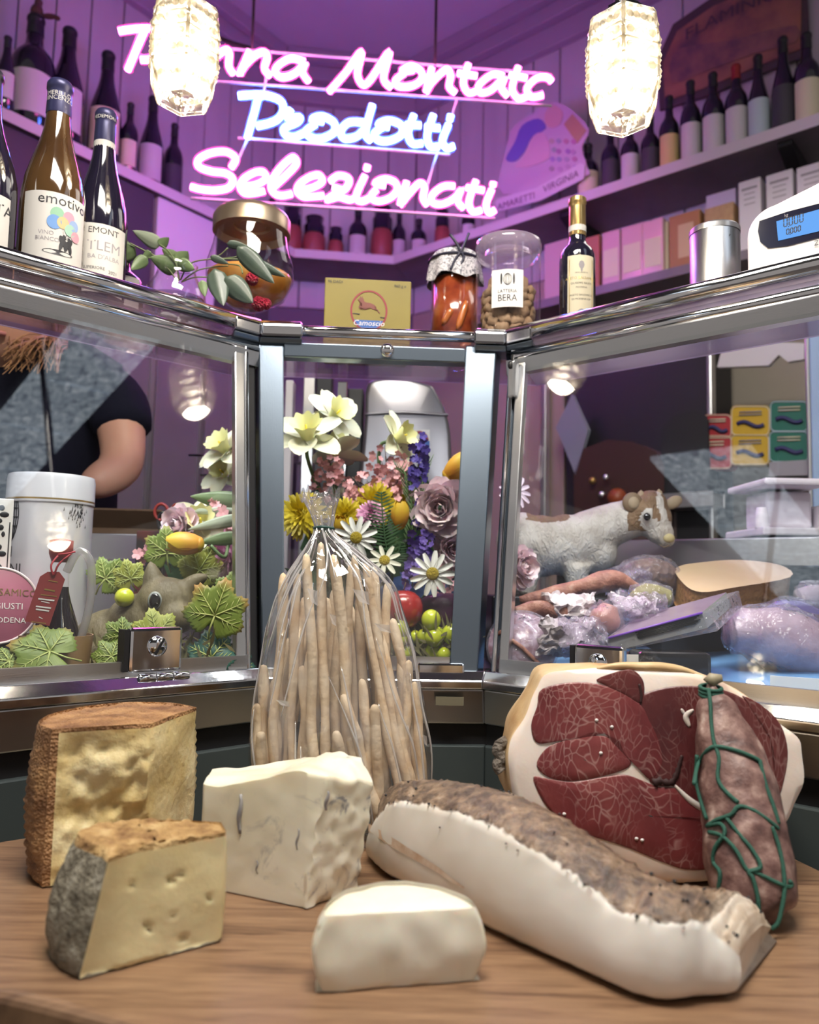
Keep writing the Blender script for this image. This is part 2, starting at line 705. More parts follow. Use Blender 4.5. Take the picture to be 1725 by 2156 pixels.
wings = []
counter = thing('display_counter', 'steel and glass display counter bending round the corner behind the board', 'display counter', (-.04, 1.15, 0))
for s_ in range(3):
    wg = counter
    wings.append(wg)
    part(strip(G(), s_, ring(.012, 1.468 if s_ != 1 else 1.464, .0115 if s_ != 1 else .008)), 'top_rail', M_chrome, wg)
    if s_ != 1:
        part(strip(G(), s_, ring(.006, 1.437, .011, fz=.8)), 'lower_rail', M_chrome, wg)
        part(strip(G(), s_, [(.012, 1.408), (.018, 1.428), (-.004, 1.428), (-.004, 1.408)]), 'channel', M_steel, wg, smooth=False)
    else:
        part(strip(G(), s_, [(.014, 1.424), (.014, 1.446), (-.012, 1.446), (-.012, 1.424)], .10, .83), 'channel', M_dsteel, wg, smooth=False, bevel=.002)
    t0, t1 = ((0, .965), (.10, .83), (.035, 1))[s_]
    part(strip(G(), s_, slant(-.004, .002, .985, 1.43), t0, t1), 'glass_pane', M_glass, wg, smooth=False)
    part(strip(G(), s_, [(.002, 1.4535), (.002, 1.4605), (-.215, 1.4605), (-.215, 1.4535)]), 'glass_shelf', M_shelfpaper if s_ == 2 else M_shelfglass, wg, smooth=False)
    part(strip(G(), s_, [(-.2155, 1.4530), (-.2155, 1.461), (-.2185, 1.461), (-.2185, 1.4530)]), 'shelf_edge', M_edge, wg, smooth=False)
    part(strip(G(), s_, [(0.128, .962), (0.128, .972), (0.114, .984), (0.080, .984), (0.080, .962)]), 'bottom_rail', M_chrome, wg, smooth=False, bevel=.0015)
    part(strip(G(), s_, [(0.104, .984), (0.104, 1.000), (0.096, 1.000), (0.096, .984)], t0, t1), 'glass_channel', M_steel, wg, smooth=False)
    part(strip(G(), s_, [(0.116, .916), (0.122, .961), (0.080, .961), (0.080, .916)]), 'steel_band', M_steel, wg, smooth=False, bevel=.002)
    part(strip(G(), s_, [(0.105, .888), (0.105, .916), (0.080, .916), (0.080, .888)]), 'black_groove', M_black, wg, smooth=False)  # recessed strip of black plastic
    part(strip(G(), s_, [(0.114, .10), (0.114, .888), (0.070, .888), (0.070, .10)]), 'front_panel', M_panel, wg, smooth=False, bevel=.002)
    part(strip(G(), s_, [(.03, .0), (.03, .10), (-.4, .10), (-.4, .0)]), 'plinth', M_black, wg, smooth=False)
    part(strip(G(), s_, [(.09, .945), (.09, .961), (-.52, .961), (-.52, .945)]), 'deck', M_steel if s_ != 2 else mk('blue_deck', (.16, .33, .62), .35), wg, smooth=False)
    part(strip(G(), s_, [(-.49, .10), (-.49, .944), (-.52, .944), (-.52, .10)]), 'rear_panel', M_steel, wg, smooth=False)
# corner posts
def post(wg, s_, t0, t1, k0, k1, m, name, z0=.962, z1=1.452):
    return part(strip(G(), s_, slant(k0, k1, z0, z1), t0, t1), name, m, wg, smooth=False, bevel=.002)


post(wings[1], 1, .0, .10, -.03, .006, M_dsteel, 'corner_post')
post(wings[1], 1, .83, .955, -.03, .006, M_dsteel, 'corner_post')
post(wings[1], 1, .0, .012, -.028, -.002, M_black, 'post_seal')
post(wings[0], 0, .935, .962, -.016, .006, M_steel, 'stile')
post(wings[0], 0, .965, .995, -.026, -.004, M_black, 'stile_seal')
post(wings[0], 0, .962, .972, -.012, .008, M_chrome, 'stile_bead')
post(wings[2], 2, .030, .055, -.016, .006, M_steel, 'stile')
post(wings[2], 2, .012, .024, -.012, .010, M_chrome, 'stile_bead')
post(wings[2], 2, .0, .03, -.03, -.006, M_dsteel, 'stile_seal')
# collars where the rails meet on the posts
for s_, t0, t1 in ((0, .93, 1.0), (1, .0, .17), (1, .87, 1.0), (2, 0, .075)):
    part(strip(G(), s_, [(.024, 1.452), (.024, 1.470), (.014, 1.478), (.003, 1.477), (.003, 1.452)], t0, t1), 'rail_collar', M_chrome, wings[s_], smooth=False, bevel=.003)
    part(strip(G(), s_, [(.016, 1.443), (.020, 1.451), (-.03, 1.451), (-.03, 1.443)], t0, t1), 'post_cap', M_dsteel, wings[s_], smooth=False, bevel=.002)


def wingframe(s_, t_, z, k=0.):
    q = off(ez(z) + k)
    p_ = q[s_].lerp(q[s_ + 1], t_)
    u = (q[s_ + 1] - q[s_]).normalized()
    n_ = (vl, vc, vr)[s_]
    return Matrix.Translation((p_.x, p_.y, z)) @ Matrix(((u.x, -n_.x, 0), (u.y, -n_.y, 0), (0, 0, 1))).to_4x4()


def t_for(s_, x, y, z, k=0.0):
    best = None
    for i in range(401):
        q = off(ez(z) + k)
        p_ = q[s_].lerp(q[s_ + 1], i / 400)
        d = abs(proj((p_.x, p_.y, z))[0] - x)
        if best is None or d < best[0]:
            best = (d, i / 400)
    return best[1]


def clamp(s_, x, z, w_, h, slot):
    M = wingframe(s_, t_for(s_, x, 0, z), z, .018)
    c = part(G().box((0, .007, 0), (w_, .014, h), M), 'pane_clamp', M_chrome, wings[s_], smooth=False, bevel=.004, seg=2)
    part(G().box((-w_ / 2 - .003, .010, 0), (.006, .018, h * .92), M), 'clamp_gasket', M_black, c, smooth=False)
    sc = part(G().ball((0, 0, .004), (.0125, .007, .0125), 16, 10, M), 'screw_head', M_chrome, c)
    if slot:
        g = G().box((0, -.0066, .004), (.0028, .002, .021), M @ Matrix.Translation((0, 0, .004)) @ Matrix.Rotation(.5, 4, 'Y') @ Matrix.Translation((0, 0, -.004)))
        part(g, 'screw_slot', M_black, c, smooth=False)
        g = G()
        for i in range(3):
            a = -.030 + i * .021
            g.tube([M @ V((a + .006, -.006, -h / 2 - .006)), M @ V((a + .026, -.006, -h / 2 - .006))], .0062, 14)
        part(g, 'hinge_barrel', M_chrome, c, bevel=.001)


clamp(0, 325, 1.013, .066, .052, True)
clamp(2, 1265, 1.003, .064, .050, False)
M = wingframe(1, .80, .985, .02)
part(G().box((0, .01, 0), (.062, .02, .017), M), 'pane_clamp', M_chrome, wings[1], smooth=False, bevel=.003)
part(G().box((0.01, -.017, -.0375), (.036, .001, .011), M), 'tape_residue', mk('old_tape', (.16, .14, .09), .8), wings[1], smooth=False)
M = wingframe(1, .515, 1.435, .02)
part(G().ball((0, 0, 0), (.0105, .008, .0105), 16, 10, M), 'screw_head', M_chrome, wings[1])
M = wingframe(2, .045, 1.40, .012)
part(G().box((-.012, .0, -.005), (.013, .014, .055), M), 'latch', M_steel, wings[2], smooth=False, bevel=.003)
part(G().ball((-.012, -.008, .015), (.004, .003, .006), 10, 6, M), 'latch_hole', M_black, wings[2])
# staff-side ledge behind the case
for s_, k0, z0 in ((1, -.42, 1.02), (2, -.42, 1.185)):
    part(strip(G(), s_, [(k0, z0 - .05), (k0, z0), (k0 - .30, z0), (k0 - .30, z0 - .05)]), 'work_ledge', M_steel, wings[s_], smooth=False, bevel=.003)
    part(strip(G(), s_, [(k0 - .02, .962), (k0 - .02, z0 - .05), (k0 - .05, z0 - .05), (k0 - .05, .962)]), 'ledge_riser', M_dark, wings[s_], smooth=False)

# ---------------------------------------------------------------- pendant lamps
def lampglass():
    m, t, p, o = nt('pressed_lamp_glass')
    t.nodes.remove(p)
    tr = t.nodes.new('ShaderNodeBsdfTransparent')
    tr.inputs[0].default_value = (.9, .88, .84, 1)
    tl = t.nodes.new('ShaderNodeBsdfTranslucent')
    tl.inputs[0].default_value = (.95, .90, .80, 1)
    gl = t.nodes.new('ShaderNodeBsdfGlossy')
    gl.inputs['Roughness'].default_value = .06
    vec = coords(t)
    h = tex(t, 'voronoi', vec, 62, feature='F1')
    b = t.nodes.new('ShaderNodeBump')
    b.inputs['Strength'].default_value = 1.0
    b.inputs['Distance'].default_value = .02
    t.links.new(h, b.inputs['Height'])
    for n_ in (gl, tl):
        t.links.new(b.outputs[0], n_.inputs['Normal'])
    r_ = t.nodes.new('ShaderNodeMapRange')
    t.links.new(h, r_.inputs[0])
    r_.inputs[1].default_value, r_.inputs[2].default_value = .15, .75
    r_.inputs[3].default_value, r_.inputs[4].default_value = .25, .80
    m1 = t.nodes.new('ShaderNodeMixShader')
    t.links.new(r_.outputs[0], m1.inputs[0])
    t.links.new(tr.outputs[0], m1.inputs[1])
    t.links.new(tl.outputs[0], m1.inputs[2])
    m2 = t.nodes.new('ShaderNodeMixShader')
    m2.inputs[0].default_value = .22
    t.links.new(m1.outputs[0], m2.inputs[1])
    t.links.new(gl.outputs[0], m2.inputs[2])
    t.links.new(m2.outputs[0], o.inputs[0])
    return m


M_lampglass = lampglass()
M_bulb = emit('lamp_bulb', (1.0, .90, .72), 100.0)
CEIL2 = 2.55


def pendant(loc, label, rot=0, h=.125, r=.045, power=2.2):
    """loc: bottom centre of the glass shade"""
    t = thing('pendant_lamp', label, 'lamp', loc, rot, 'pressed glass pendant lamps')
    g = G()
    n = 6
    prof = [(.68, 0), (.74, .006), (.98, .24), (1.0, .30), (1.02, .62), (1.0, .72), (.92, .95), (.84, 1.0)]
    g.lathe([(r * a, h * b) for a, b in prof], n)
    o = part(g, 'glass_shade', M_lampglass, t, local=True, smooth=False, solid=.004)
    g = G()                                        # moulded ribs and studs of the pressed glass
    for i in range(n):
        for b, a in ((.30, 1.0), (.47, 1.015), (.62, 1.02), (.78, .975)):
            a0, a1 = 2 * pi * i / n, 2 * pi * (i + 1) / n
            p0 = V((r * a * math.sin(a0), -r * a * math.cos(a0), h * b))
            p1 = V((r * a * math.sin(a1), -r * a * math.cos(a1), h * b))
            g.tube([p0, p1], .0022, 5)
        prev = None
        for a, b in prof:
            q = V((r * a * math.sin(2 * pi * i / n), -r * a * math.cos(2 * pi * i / n), h * b))
            if prev is not None:
                g.tube([prev, q], .0026, 5)
            prev = q
        for b in (.16, .385, .545, .70, .86):
            for f in (.18, .39, .61, .82):
                a = 1.0 if .3 < b < .8 else (.84 if b < .3 else .93)
                a0, a1 = 2 * pi * i / n, 2 * pi * (i + 1) / n
                p0 = V((r * a * math.sin(a0), -r * a * math.cos(a0), h * b)).lerp(V((r * a * math.sin(a1), -r * a * math.cos(a1), h * b)), f)
                g.ball(p0, .0058, 6, 4)
    part(g, 'moulded_relief', M_lampglass, t, local=True)
    g = G().lathe([(.0, .030), (.014, .033), (.025, .047), (.028, .062), (.024, .080), (.014, .096), (.013, .11)], 16)
    part(g, 'bulb', M_bulb, t, local=True)
    g = G().lathe([(.0, .105), (.018, .106), (.018, h - .01), (.026, h), (.026, h + .012), (.010, h + .018), (.010, h + .02)], 18)
    part(g, 'socket', M_chrome, t, local=True)
    g = G().lathe([(.011, h + .015), (.011, CEIL2 - loc[2] - .02)], 14)
    part(g, 'rod', M_chrome, t, local=True)
    g = G().lathe([(.011, CEIL2 - loc[2] - .04), (.05, CEIL2 - loc[2] - .02), (.052, CEIL2 - loc[2] - .002), (0, CEIL2 - loc[2] - .002)], 20)
    part(g, 'canopy', M_black, t, local=True)
    l = bpy.data.lights.new('pendant_bulb_light', 'POINT')
    l.energy = power
    l.color = (1.0, .88, .70)
    l.shadow_soft_size = .03
    lo = bpy.data.objects.new('pendant_bulb_light', l)
    COL.objects.link(lo)
    lo.location = V(loc) + V((0, 0, .018))
    return t


LP1, LP2 = P(384, 214, .97), P(1312, 256, .90)
pendant(LP1, 'lit pressed glass pendant lamp hanging in front of the first neon word', .35)
pendant(LP2, 'lit pressed glass pendant lamp hanging beside the wine bottles at right', -.25)


def mirror_pt(x, y, dist, s_):
    """where a lamp must hang so that pane s_ mirrors it at this pixel"""
    q = off(0)[s_ if s_ else 1]
    n2 = (vl, vc, vr)[s_]
    n3 = V((n2.x, n2.y, LEAN)).normalized()
    p0 = V((q.x, q.y, ZT))
    q3 = CP + ray(x, y).normalized() * dist
    return q3 - n3 * 2 * (q3 - p0).dot(n3)


ceil_n = V((0, 0, 1))


def mirror_ray(x, y, z, s_):
    q = off(0)[s_ if s_ else 1]
    n2 = (vl, vc, vr)[s_]
    n3 = V((n2.x, n2.y, LEAN)).normalized()
    p0 = V((q.x, q.y, ZT))
    h = PPL(x, y, p0, n3)
    d = ray(x, y)
    d = d - n3 * 2 * d.dot(n3)
    return h + d * ((z - h.z) / d.z)


LP4 = mirror_ray(125, 1150, 1.72, 0)
LP5 = mirror_ray(1590, 1440, 1.55, 2)
print('LAMPS', LP4, LP5)
pendant(LP4, 'pressed glass pendant lamp on the shop side, seen mirrored over the white tin', .2, h=.13, r=.062)
pendant(LP5, 'pressed glass pendant lamp on the shop side, seen mirrored at lower right', .5, h=.13, r=.062)

# ---------------------------------------------------------------- neon sign
M_neonp = emit('pink_neon', (1.0, .17, .68), 26.0)
M_neonb = emit('blue_neon', (.10, .20, 1.0), 70.0)
M_jp = glass('pink_glow_shell', (1.0, .90, .95), .1, 1.3, haze=.22, hazecol=(1, .3, .55))  # hazy outer tube added to imitate the glow round the neon
M_jb = glass('blue_glow_shell', (.86, .92, 1.0), .1, 1.3, haze=.24, hazecol=(.25, .4, 1))
sa, sb = P(280, 110, 1.98), P(1150, 190, 2.16)
su = V((sb.x - sa.x, sb.y - sa.y)).normalized()


def NP(x, y):
    return PV(x, y, (sa.x, sa.y), (su.x, su.y))


words = [
    ('pink', [[(250, 66), (285, 61), (325, 62), (352, 80), (345, 108), (318, 124), (296, 126)], [(306, 62), (289, 100), (269, 148)],
              [(404, 118), (384, 112), (362, 128), (356, 146), (370, 156), (392, 146), (410, 126), (404, 146), (414, 160)],
              [(440, 104), (428, 152)], [(430, 148), (452, 123), (475, 105), (483, 113), (482, 139), (491, 155)],
              [(525, 109), (515, 132), (505, 156), (517, 136), (538, 116), (556, 110), (563, 121), (557, 144), (569, 160)],
              [(642, 130), (613, 123), (587, 137), (580, 152), (595, 163), (621, 155), (642, 134), (637, 152), (650, 172)],
              [(693, 193), (729, 152), (761, 109), (753, 155), (764, 178), (781, 167), (820, 109), (808, 164), (824, 185)],
              [(871, 148), (846, 150), (865, 139), (886, 149), (888, 167), (868, 181), (841, 182), (833, 170), (850, 155)],
              [(909, 145), (898, 192), (910, 173), (940, 146), (949, 161), (946, 182), (959, 196)],
              [(986, 137), (976, 173), (986, 195), (1003, 192)], [(964, 154), (1004, 160)],
              [(1061, 160), (1037, 157), (1009, 179), (1012, 195), (1034, 190), (1061, 165), (1056, 185), (1069, 202)],
              [(1091, 143), (1079, 185), (1091, 207), (1108, 204)], [(1073, 158), (1109, 164)],
              [(1162, 172), (1152, 163), (1130, 165), (1110, 186), (1119, 204), (1142, 201)]]),
    ('blue', [[(502, 202), (552, 200), (590, 212), (596, 235), (579, 255), (541, 266)], [(544, 206), (521, 290)],
              [(612, 232), (605, 248), (631, 247), (625, 258), (599, 270), (602, 284), (619, 289), (641, 280)],
              [(682, 256), (657, 252), (677, 245), (703, 258), (703, 279), (677, 292), (654, 289), (645, 276), (664, 262)],
              [(766, 258), (735, 258), (718, 276), (726, 292), (752, 287), (772, 267)], [(784, 223), (770, 279), (782, 297)],
              [(820, 268), (797, 262), (819, 254), (845, 264), (845, 284), (819, 297), (796, 295), (789, 281), (806, 268)],
              [(871, 244), (860, 279), (868, 302), (889, 302)], [(854, 263), (886, 264)],
              [(912, 244), (900, 284), (906, 308), (924, 308)], [(895, 267), (926, 270)],
              [(944, 264), (932, 296), (941, 312), (955, 308)], [(949, 245), (947, 253)]]),
    ('pink', [[(487, 353), (496, 334), (477, 320), (445, 322), (419, 335), (419, 351), (445, 361), (475, 365), (490, 377), (482, 395), (455, 401), (425, 399), (402, 393)],
              [(508, 393), (538, 389), (559, 377), (555, 363), (538, 363), (516, 375), (506, 391), (514, 406), (534, 407), (557, 402)],
              [(575, 395), (607, 365), (624, 345), (618, 332), (601, 343), (579, 369), (571, 393), (579, 408), (595, 412), (615, 408)],
              [(630, 401), (658, 395), (678, 383), (672, 369), (652, 373), (632, 387), (626, 402), (638, 414), (660, 414), (682, 412)],
              [(695, 382), (713, 370), (735, 377), (728, 397), (706, 408), (689, 421), (713, 415), (737, 421), (750, 415)], [(700, 394), (722, 400)],
              [(768, 371), (750, 413), (761, 424), (781, 416)], [(774, 350), (772, 358)],
              [(812, 391), (790, 386), (810, 377), (832, 384), (836, 401), (821, 417), (797, 424), (781, 415), (792, 400)],
              [(856, 384), (843, 430), (858, 412), (883, 386), (894, 395), (891, 417), (900, 432)],
              [(957, 392), (933, 393), (911, 410), (911, 426), (931, 430), (958, 417), (971, 399), (964, 423), (977, 439)],
              [(1002, 382), (988, 423), (995, 445), (1013, 443)], [(982, 395), (1019, 401)],
              [(1035, 401), (1024, 430), (1030, 448), (1041, 443)], [(1039, 386), (1038, 392)]])]
c0 = NP(700, 430)
sign = thing('neon_sign', 'three line handwritten neon sign, pink and blue, hanging over the counter', 'neon sign', (c0.x, c0.y, c0.z))
for wi, (colr, strokes) in enumerate(words):
    g, gj = G(), G()
    for st in strokes:
        pth = cr([NP(*q) for q in st], 6)
        g.tube(pth, .0084, 8)
        gj.tube(pth, .0128, 8)
    o = part(g, 'neon_word', M_neonp if colr == 'pink' else M_neonb, sign)
    part(gj, 'glow_shell', M_jp if colr == 'pink' else M_jb, o)
M_rod = mk('acrylic_bar', (.75, .70, .80), .2)
for a_, b_ in (((455, 165), (1165, 217)), ((500, 284), (950, 320)), ((400, 412), (1045, 455)), ((440, 92), (1165, 150))):
    qa, qb = NP(*a_), NP(*b_)
    dn = V((-su.y, su.x, 0)) * .014
    part(G().tube([qa + dn, qb + dn], .004, 6), 'backing_bar', M_rod, sign)
for a_, b_ in (((562, 150), (552, 205)), ((520, 288), (495, 345)), ((965, 200), (945, 270)), ((925, 310), (900, 390))):
    dn = V((-su.y, su.x, 0)) * .014
    part(G().tube([NP(*a_) + dn, NP(*b_) + dn], .0035, 6), 'link_rod', M_rod, sign)
for x_, y_ in ((530, 100), (918, 140)):
    q = NP(x_, y_) + V((-su.y, su.x, 0)) * .014
    part(G().tube([q, V((q.x, q.y, 3.45))], .004, 6), 'hanging_wire', M_black, sign)
q = NP(530, 95) + V((-su.y, su.x, 0)) * .014
part(G().tube(cr([q, q + V((-.15, .1, .12)), q + V((-.36, .3, .42)), V((q.x - .5, q.y + .4, 3.44))], 6), .006, 6), 'power_cable', M_black, sign)

# customer-side ceiling, seen only as a mirror image in the panes
g = G().prism([(-2.6, -2.0), (2.6, -2.0), (2.6, 1.30), (-2.6, 1.30)], CEIL2, CEIL2 + .05)
cs = tag(part(g, 'ceiling', mk('dark_ceiling', (.03, .03, .035), .6), smooth=False, loc=(0, 0, CEIL2)), kind='structure')
def glowing_tile():
    m, t, p, o = nt('glowing_foil_tile')
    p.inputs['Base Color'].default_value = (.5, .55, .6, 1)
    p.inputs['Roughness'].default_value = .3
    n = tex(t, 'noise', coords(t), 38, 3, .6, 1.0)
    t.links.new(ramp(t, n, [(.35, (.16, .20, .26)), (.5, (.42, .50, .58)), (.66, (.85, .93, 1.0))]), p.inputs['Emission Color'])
    p.inputs['Emission Strength'].default_value = 3.2  # emission added to the foil tiles for a bright mirror image and fill
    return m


M_foil2 = glowing_tile()
d_ = V((.62, -.78)).normalized()
n_ = V((d_.y, -d_.x))
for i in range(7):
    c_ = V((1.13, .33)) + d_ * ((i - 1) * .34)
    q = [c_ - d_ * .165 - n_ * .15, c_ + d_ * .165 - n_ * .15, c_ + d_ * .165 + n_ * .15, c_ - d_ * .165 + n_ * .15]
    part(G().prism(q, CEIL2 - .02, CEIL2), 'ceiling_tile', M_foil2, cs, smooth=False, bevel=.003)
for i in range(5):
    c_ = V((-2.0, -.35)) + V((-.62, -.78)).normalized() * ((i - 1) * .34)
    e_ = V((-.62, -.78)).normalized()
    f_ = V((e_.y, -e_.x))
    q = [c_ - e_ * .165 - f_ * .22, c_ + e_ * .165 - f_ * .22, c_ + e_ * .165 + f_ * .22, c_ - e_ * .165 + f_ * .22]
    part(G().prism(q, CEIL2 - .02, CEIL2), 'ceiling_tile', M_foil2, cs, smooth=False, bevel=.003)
# ================================================================ the board and what lies on it
BZ = .855
M_wood = None


def woodmat(name, c0, c1, c2, sc=1.0, rot=0.0):
    m, t, p, o = nt(name)
    v = coords(t, (2.2 * sc, 34 * sc, 6 * sc), (0, 0, rot))
    n1 = tex(t, 'noise', v, 2.0, 6, .6, .6)
    v2 = coords(t, (14 * sc, 160 * sc, 20), (0, 0, rot))
    n2 = tex(t, 'noise', v2, 2.0, 3, .6)
    c = ramp(t, n1, [(.32, c2), (.42, c0), (.56, c1), (.62, c0), (.70, c2), (.76, c0)])
    c = mix(t, .35, c, ramp(t, n2, [(.35, c2), (.65, c1)]), 'MIX')
    t.links.new(c, p.inputs['Base Color'])
    p.inputs['Roughness'].default_value = .36
    bump(t, p, n2, .06, .002)
    return m


M_board = woodmat('walnut_board', (.205, .115, .064), (.285, .172, .098), (.080, .040, .024))
M_table = woodmat('table_top', (.13, .10, .055), (.17, .13, .075), (.07, .05, .03))
# table under the board
tb = thing('side_table', 'round dark wooden pedestal table under the serving board', 'table', (-.02, .60, 0))
part(G().lathe([(0, .80), (.40, .80), (.415, .79), (.415, .772), (.40, .765), (0, .765)], 64, Matrix.Translation((-.02, .60, 0))), 'table_top', M_table, tb, ang=40)
part(G().lathe([(.035, .04), (.03, .3), (.045, .70), (.08, .764)], 24, Matrix.Translation((-.02, .60, 0))), 'pedestal', M_black, tb)
part(G().lathe([(0, .0), (.26, .0), (.26, .015), (.05, .04), (0, .04)], 40, Matrix.Translation((-.02, .60, 0))), 'base_plate', M_black, tb)
outline = cr([(-.30, .497), (-.229, .480), (-.16, .456), (-.08, .425), (.05, .400), (.20, .42), (.32, .50), (.385, .61), (.368, .712), (.34, .775), (.25, .80), (.0, .805), (-.25, .79),
              (-.365, .745), (-.42, .66), (-.38, .54)], 6, True)
g = G().prism([(q.x, q.y) for q in outline], .801, BZ)
bo = part(g, 'serving_board', M_board, None, smooth=False, bevel=.006, seg=3, loc=(0, .6, .801))
tag(bo, 'large round-edged walnut serving board carrying the cheeses, lardo and ham', 'board')


def cheese(name, g, mats, label, base, sub=0, **kw):
    o = part(g, name, mats, None, loc=base, **kw)
    return tag(o, label, 'cheese')


# ---------------- displaced prism: plan outline, z rows, noise per region
def rough_prism(outline, z0, z1, rows, disp, top_rings=5, topfn=None, edge=.004):
    """outline: list of (x,y) dense; returns G; material index by caller through disp(p, where)"""
    g = G()
    N = len(outline)
    cx, cy = sum(q[0] for q in outline) / N, sum(q[1] for q in outline) / N
    rings = []
    rings.append([V((cx, cy, z0))] * 0)
    ring_pts = []
    for k in (.35, .75, .985):
        ring_pts.append([V((cx + (q[0] - cx) * k, cy + (q[1] - cy) * k, z0)) for q in outline])
    for j in range(rows + 1):
        t_ = j / rows
        ins = 1 - (edge * 14 * max(0, .06 - min(t_, 1 - t_)) / .06 if rows > 3 else 0) * .06
        ring_pts.append([V((cx + (q[0] - cx) * ins, cy + (q[1] - cy) * ins, z0 + (z1 - z0) * t_)) for q in outline])
    for k in [.985, .92] + [.92 * (1 - (i + 1) / (top_rings + 1)) for i in range(top_rings)]:
        ring_pts.append([V((cx + (q[0] - cx) * k, cy + (q[1] - cy) * k, z1)) for q in outline])
    nb = 3
    vs, fs = [], []
    g.orig = []
    for ri, rg in enumerate(ring_pts):
        for i, q in enumerate(rg):
            g.orig.append(q.copy())
            where = 'bottom' if ri < nb else ('top' if ri > nb + rows - 0 else 'side')
            vs.append(disp(q, where, i / N, (q.z - z0) / (z1 - z0)))
    K = len(ring_pts)
    for r_ in range(K - 1):
        for i in range(N):
            fs.append((r_ * N + i, r_ * N + (i + 1) % N, (r_ + 1) * N + (i + 1) % N, (r_ + 1) * N + i))
    fs.append(tuple(reversed(range(N))))
    fs.append(tuple(range((K - 1) * N, K * N)))
    g.add(vs, fs)
    return g, N, nb, rows, K


def setmats(g, fn):
    for i, f in enumerate(g.f):
        c = V((0, 0, 0))
        for k in f:
            c += g.orig[k]
        g.m[i] = fn(i, c / len(f))


def densify(poly, step):
    out = []
    n = len(poly)
    for i in range(n):
        a, b = V(poly[i]), V(poly[(i + 1) % n])
        k = max(1, int((b - a).length / step))
        for j in range(k):
            out.append(tuple(a.lerp(b, j / k)))
    return out


def nz(p, s, o=0.0):
    return noise.noise(V((p[0] * s + o, p[1] * s + o * .7, p[2] * s)))


# ---------------- big aged wedge with basket-marked rind (back left)
M_paste = mk('aged_paste', (.66, .52, .26), .55, sss=.15, var=([(.30, (.58, .42, .16)), (.48, (.70, .57, .29)), (.68, (.80, .71, .45))], 22, 6), bmp=(140, .35, .004))
M_rindb = mk('basket_rind', (.33, .17, .07), .6, var=([(.3, (.17, .075, .03)), (.55, (.36, .19, .08)), (.8, (.50, .30, .13))], 40, 5), bmp=(420, .55, .003, 'voronoi'))
Lp, Tp, Rp = PZ(88, 1872, BZ), PZ(300, 1845, BZ), PZ(402, 1770, BZ)
Lp, Tp, Rp = (Lp.x, Lp.y), (Tp.x, Tp.y), (Rp.x, Rp.y)
arc = [(q.x, q.y) for q in cr([(Rp[0], Rp[1], 0), (-.228, .776, 0), (-.268, .774, 0), (-.298, .748, 0), (-.311, .705, 0), (-.303, .660, 0), (Lp[0], Lp[1], 0)], 6)][1:-1]
poly = densify([Lp, (Tp[0] - .012, Tp[1] - .0030), Tp, Rp] + arc, .0028)
cut_n = None


def big_d(q, where, u, h):
    v = q.copy()
    # on the broken cut face: crags; on the rind: gentle waist + basket marks
    a, b, c = V(Lp), V(Tp), V(Rp)
    x = V((q.x, q.y))
    def dist(p0, p1):
        d = p1 - p0
        t_ = max(0, min(1, (x - p0).dot(d) / d.length_squared))
        return (x - p0 - d * t_).length
    d1, d2 = dist(a, b), dist(b, c)
    if where == 'side':
        if d1 < .004:
            n2 = V((b.y - a.y, a.x - b.x)).normalized()
            n2 = n2 if n2.y < 0 else -n2
            t_ = max(0., min(1., (x - a).dot(b - a) / (b - a).length_squared))
            env = min(1, 5 * t_, 6 * (1 - h)) * min(1, (h + .05) * 6)
            am = (nz(q, 70) * .0045 + nz(q, 26, 3) * .006 + nz(q, 150, 5) * .0035 - .003) * max(0, env)
            am += (.010 * max(0, .35 - h) / .35 * max(0, t_ - .25)) 
            v += V((n2.x, n2.y, 0)) * am
        elif d2 < .004:
            v += V((.9, -.4, 0)) * (nz(q, 30) * .003)
        else:
            bul = .006 * math.sin(pi * min(1, max(0, h)))
            cx, cy = -.24, .70
            r_ = V((q.x - cx, q.y - cy, 0)).normalized()
            v += r_ * (bul + .0012 * math.sin(q.z * 900) + nz(q, 90) * .0016)
    elif where == 'top':
        v.z += nz(q, 28) * .0022 + .0011 * math.sin(q.x * 800) * math.sin(q.y * 800) - .002
    return v


g, N, nb, rows, K = rough_prism(poly, BZ + .0015, .977, 34, big_d, 8)


def big_m(i, c):
    x = V((c.x, c.y))
    def dist(p0, p1):
        d = p1 - p0
        t_ = max(0, min(1, (x - p0).dot(d) / d.length_squared))
        return (x - p0 - d * t_).length
    if dist(V(Lp), V(Tp)) < .010 and c.z < .972 and c.x > Lp[0] + .006:
        return 0
    if dist(V(Tp), V(Rp)) < .007 and c.z < .974:
        return 0
    return 1


setmats(g, big_m)
cheese('cheese_wedge', g, [M_paste, M_rindb], 'tall aged cheese wedge with brown basket-marked rind, back left', (-.22, .69, BZ), ang=70)

# ---------------- grey-rind wedge, front left
M_gpaste = mk('pale_paste', (.72, .63, .36), .5, sss=.25, var=([(.25, (.62, .47, .20)), (.5, (.73, .64, .37)), (.75, (.78, .71, .47))], 9, 5), bmp=(70, .2, .004))
M_grind = mk('grey_rind', (.20, .18, .14), .85, var=([(.3, (.10, .085, .06)), (.5, (.26, .23, .17)), (.75, (.45, .42, .34))], 70, 6), bmp=(220, .7, .008))
M_crust = mk('brown_crust', (.38, .24, .10), .8, var=([(.3, (.20, .10, .035)), (.5, (.42, .26, .10)), (.75, (.62, .45, .22))], 60, 5), bmp=(160, .8, .008))
Ft, Fb = PZ(465, 1985, BZ), PZ(167, 2066, BZ)
Ft, Fb = (Ft.x, Ft.y), (Fb.x, Fb.y)
arc2 = cr([Fb + (0,), (Fb[0] - .020, Fb[1] + .015, 0), (Fb[0] - .036, Fb[1] + .036, 0), (Fb[0] - .033, Fb[1] + .058, 0), (Fb[0] - .010, Fb[1] + .074, 0), (Fb[0] + .030, Fb[1] + .080, 0)], 8)
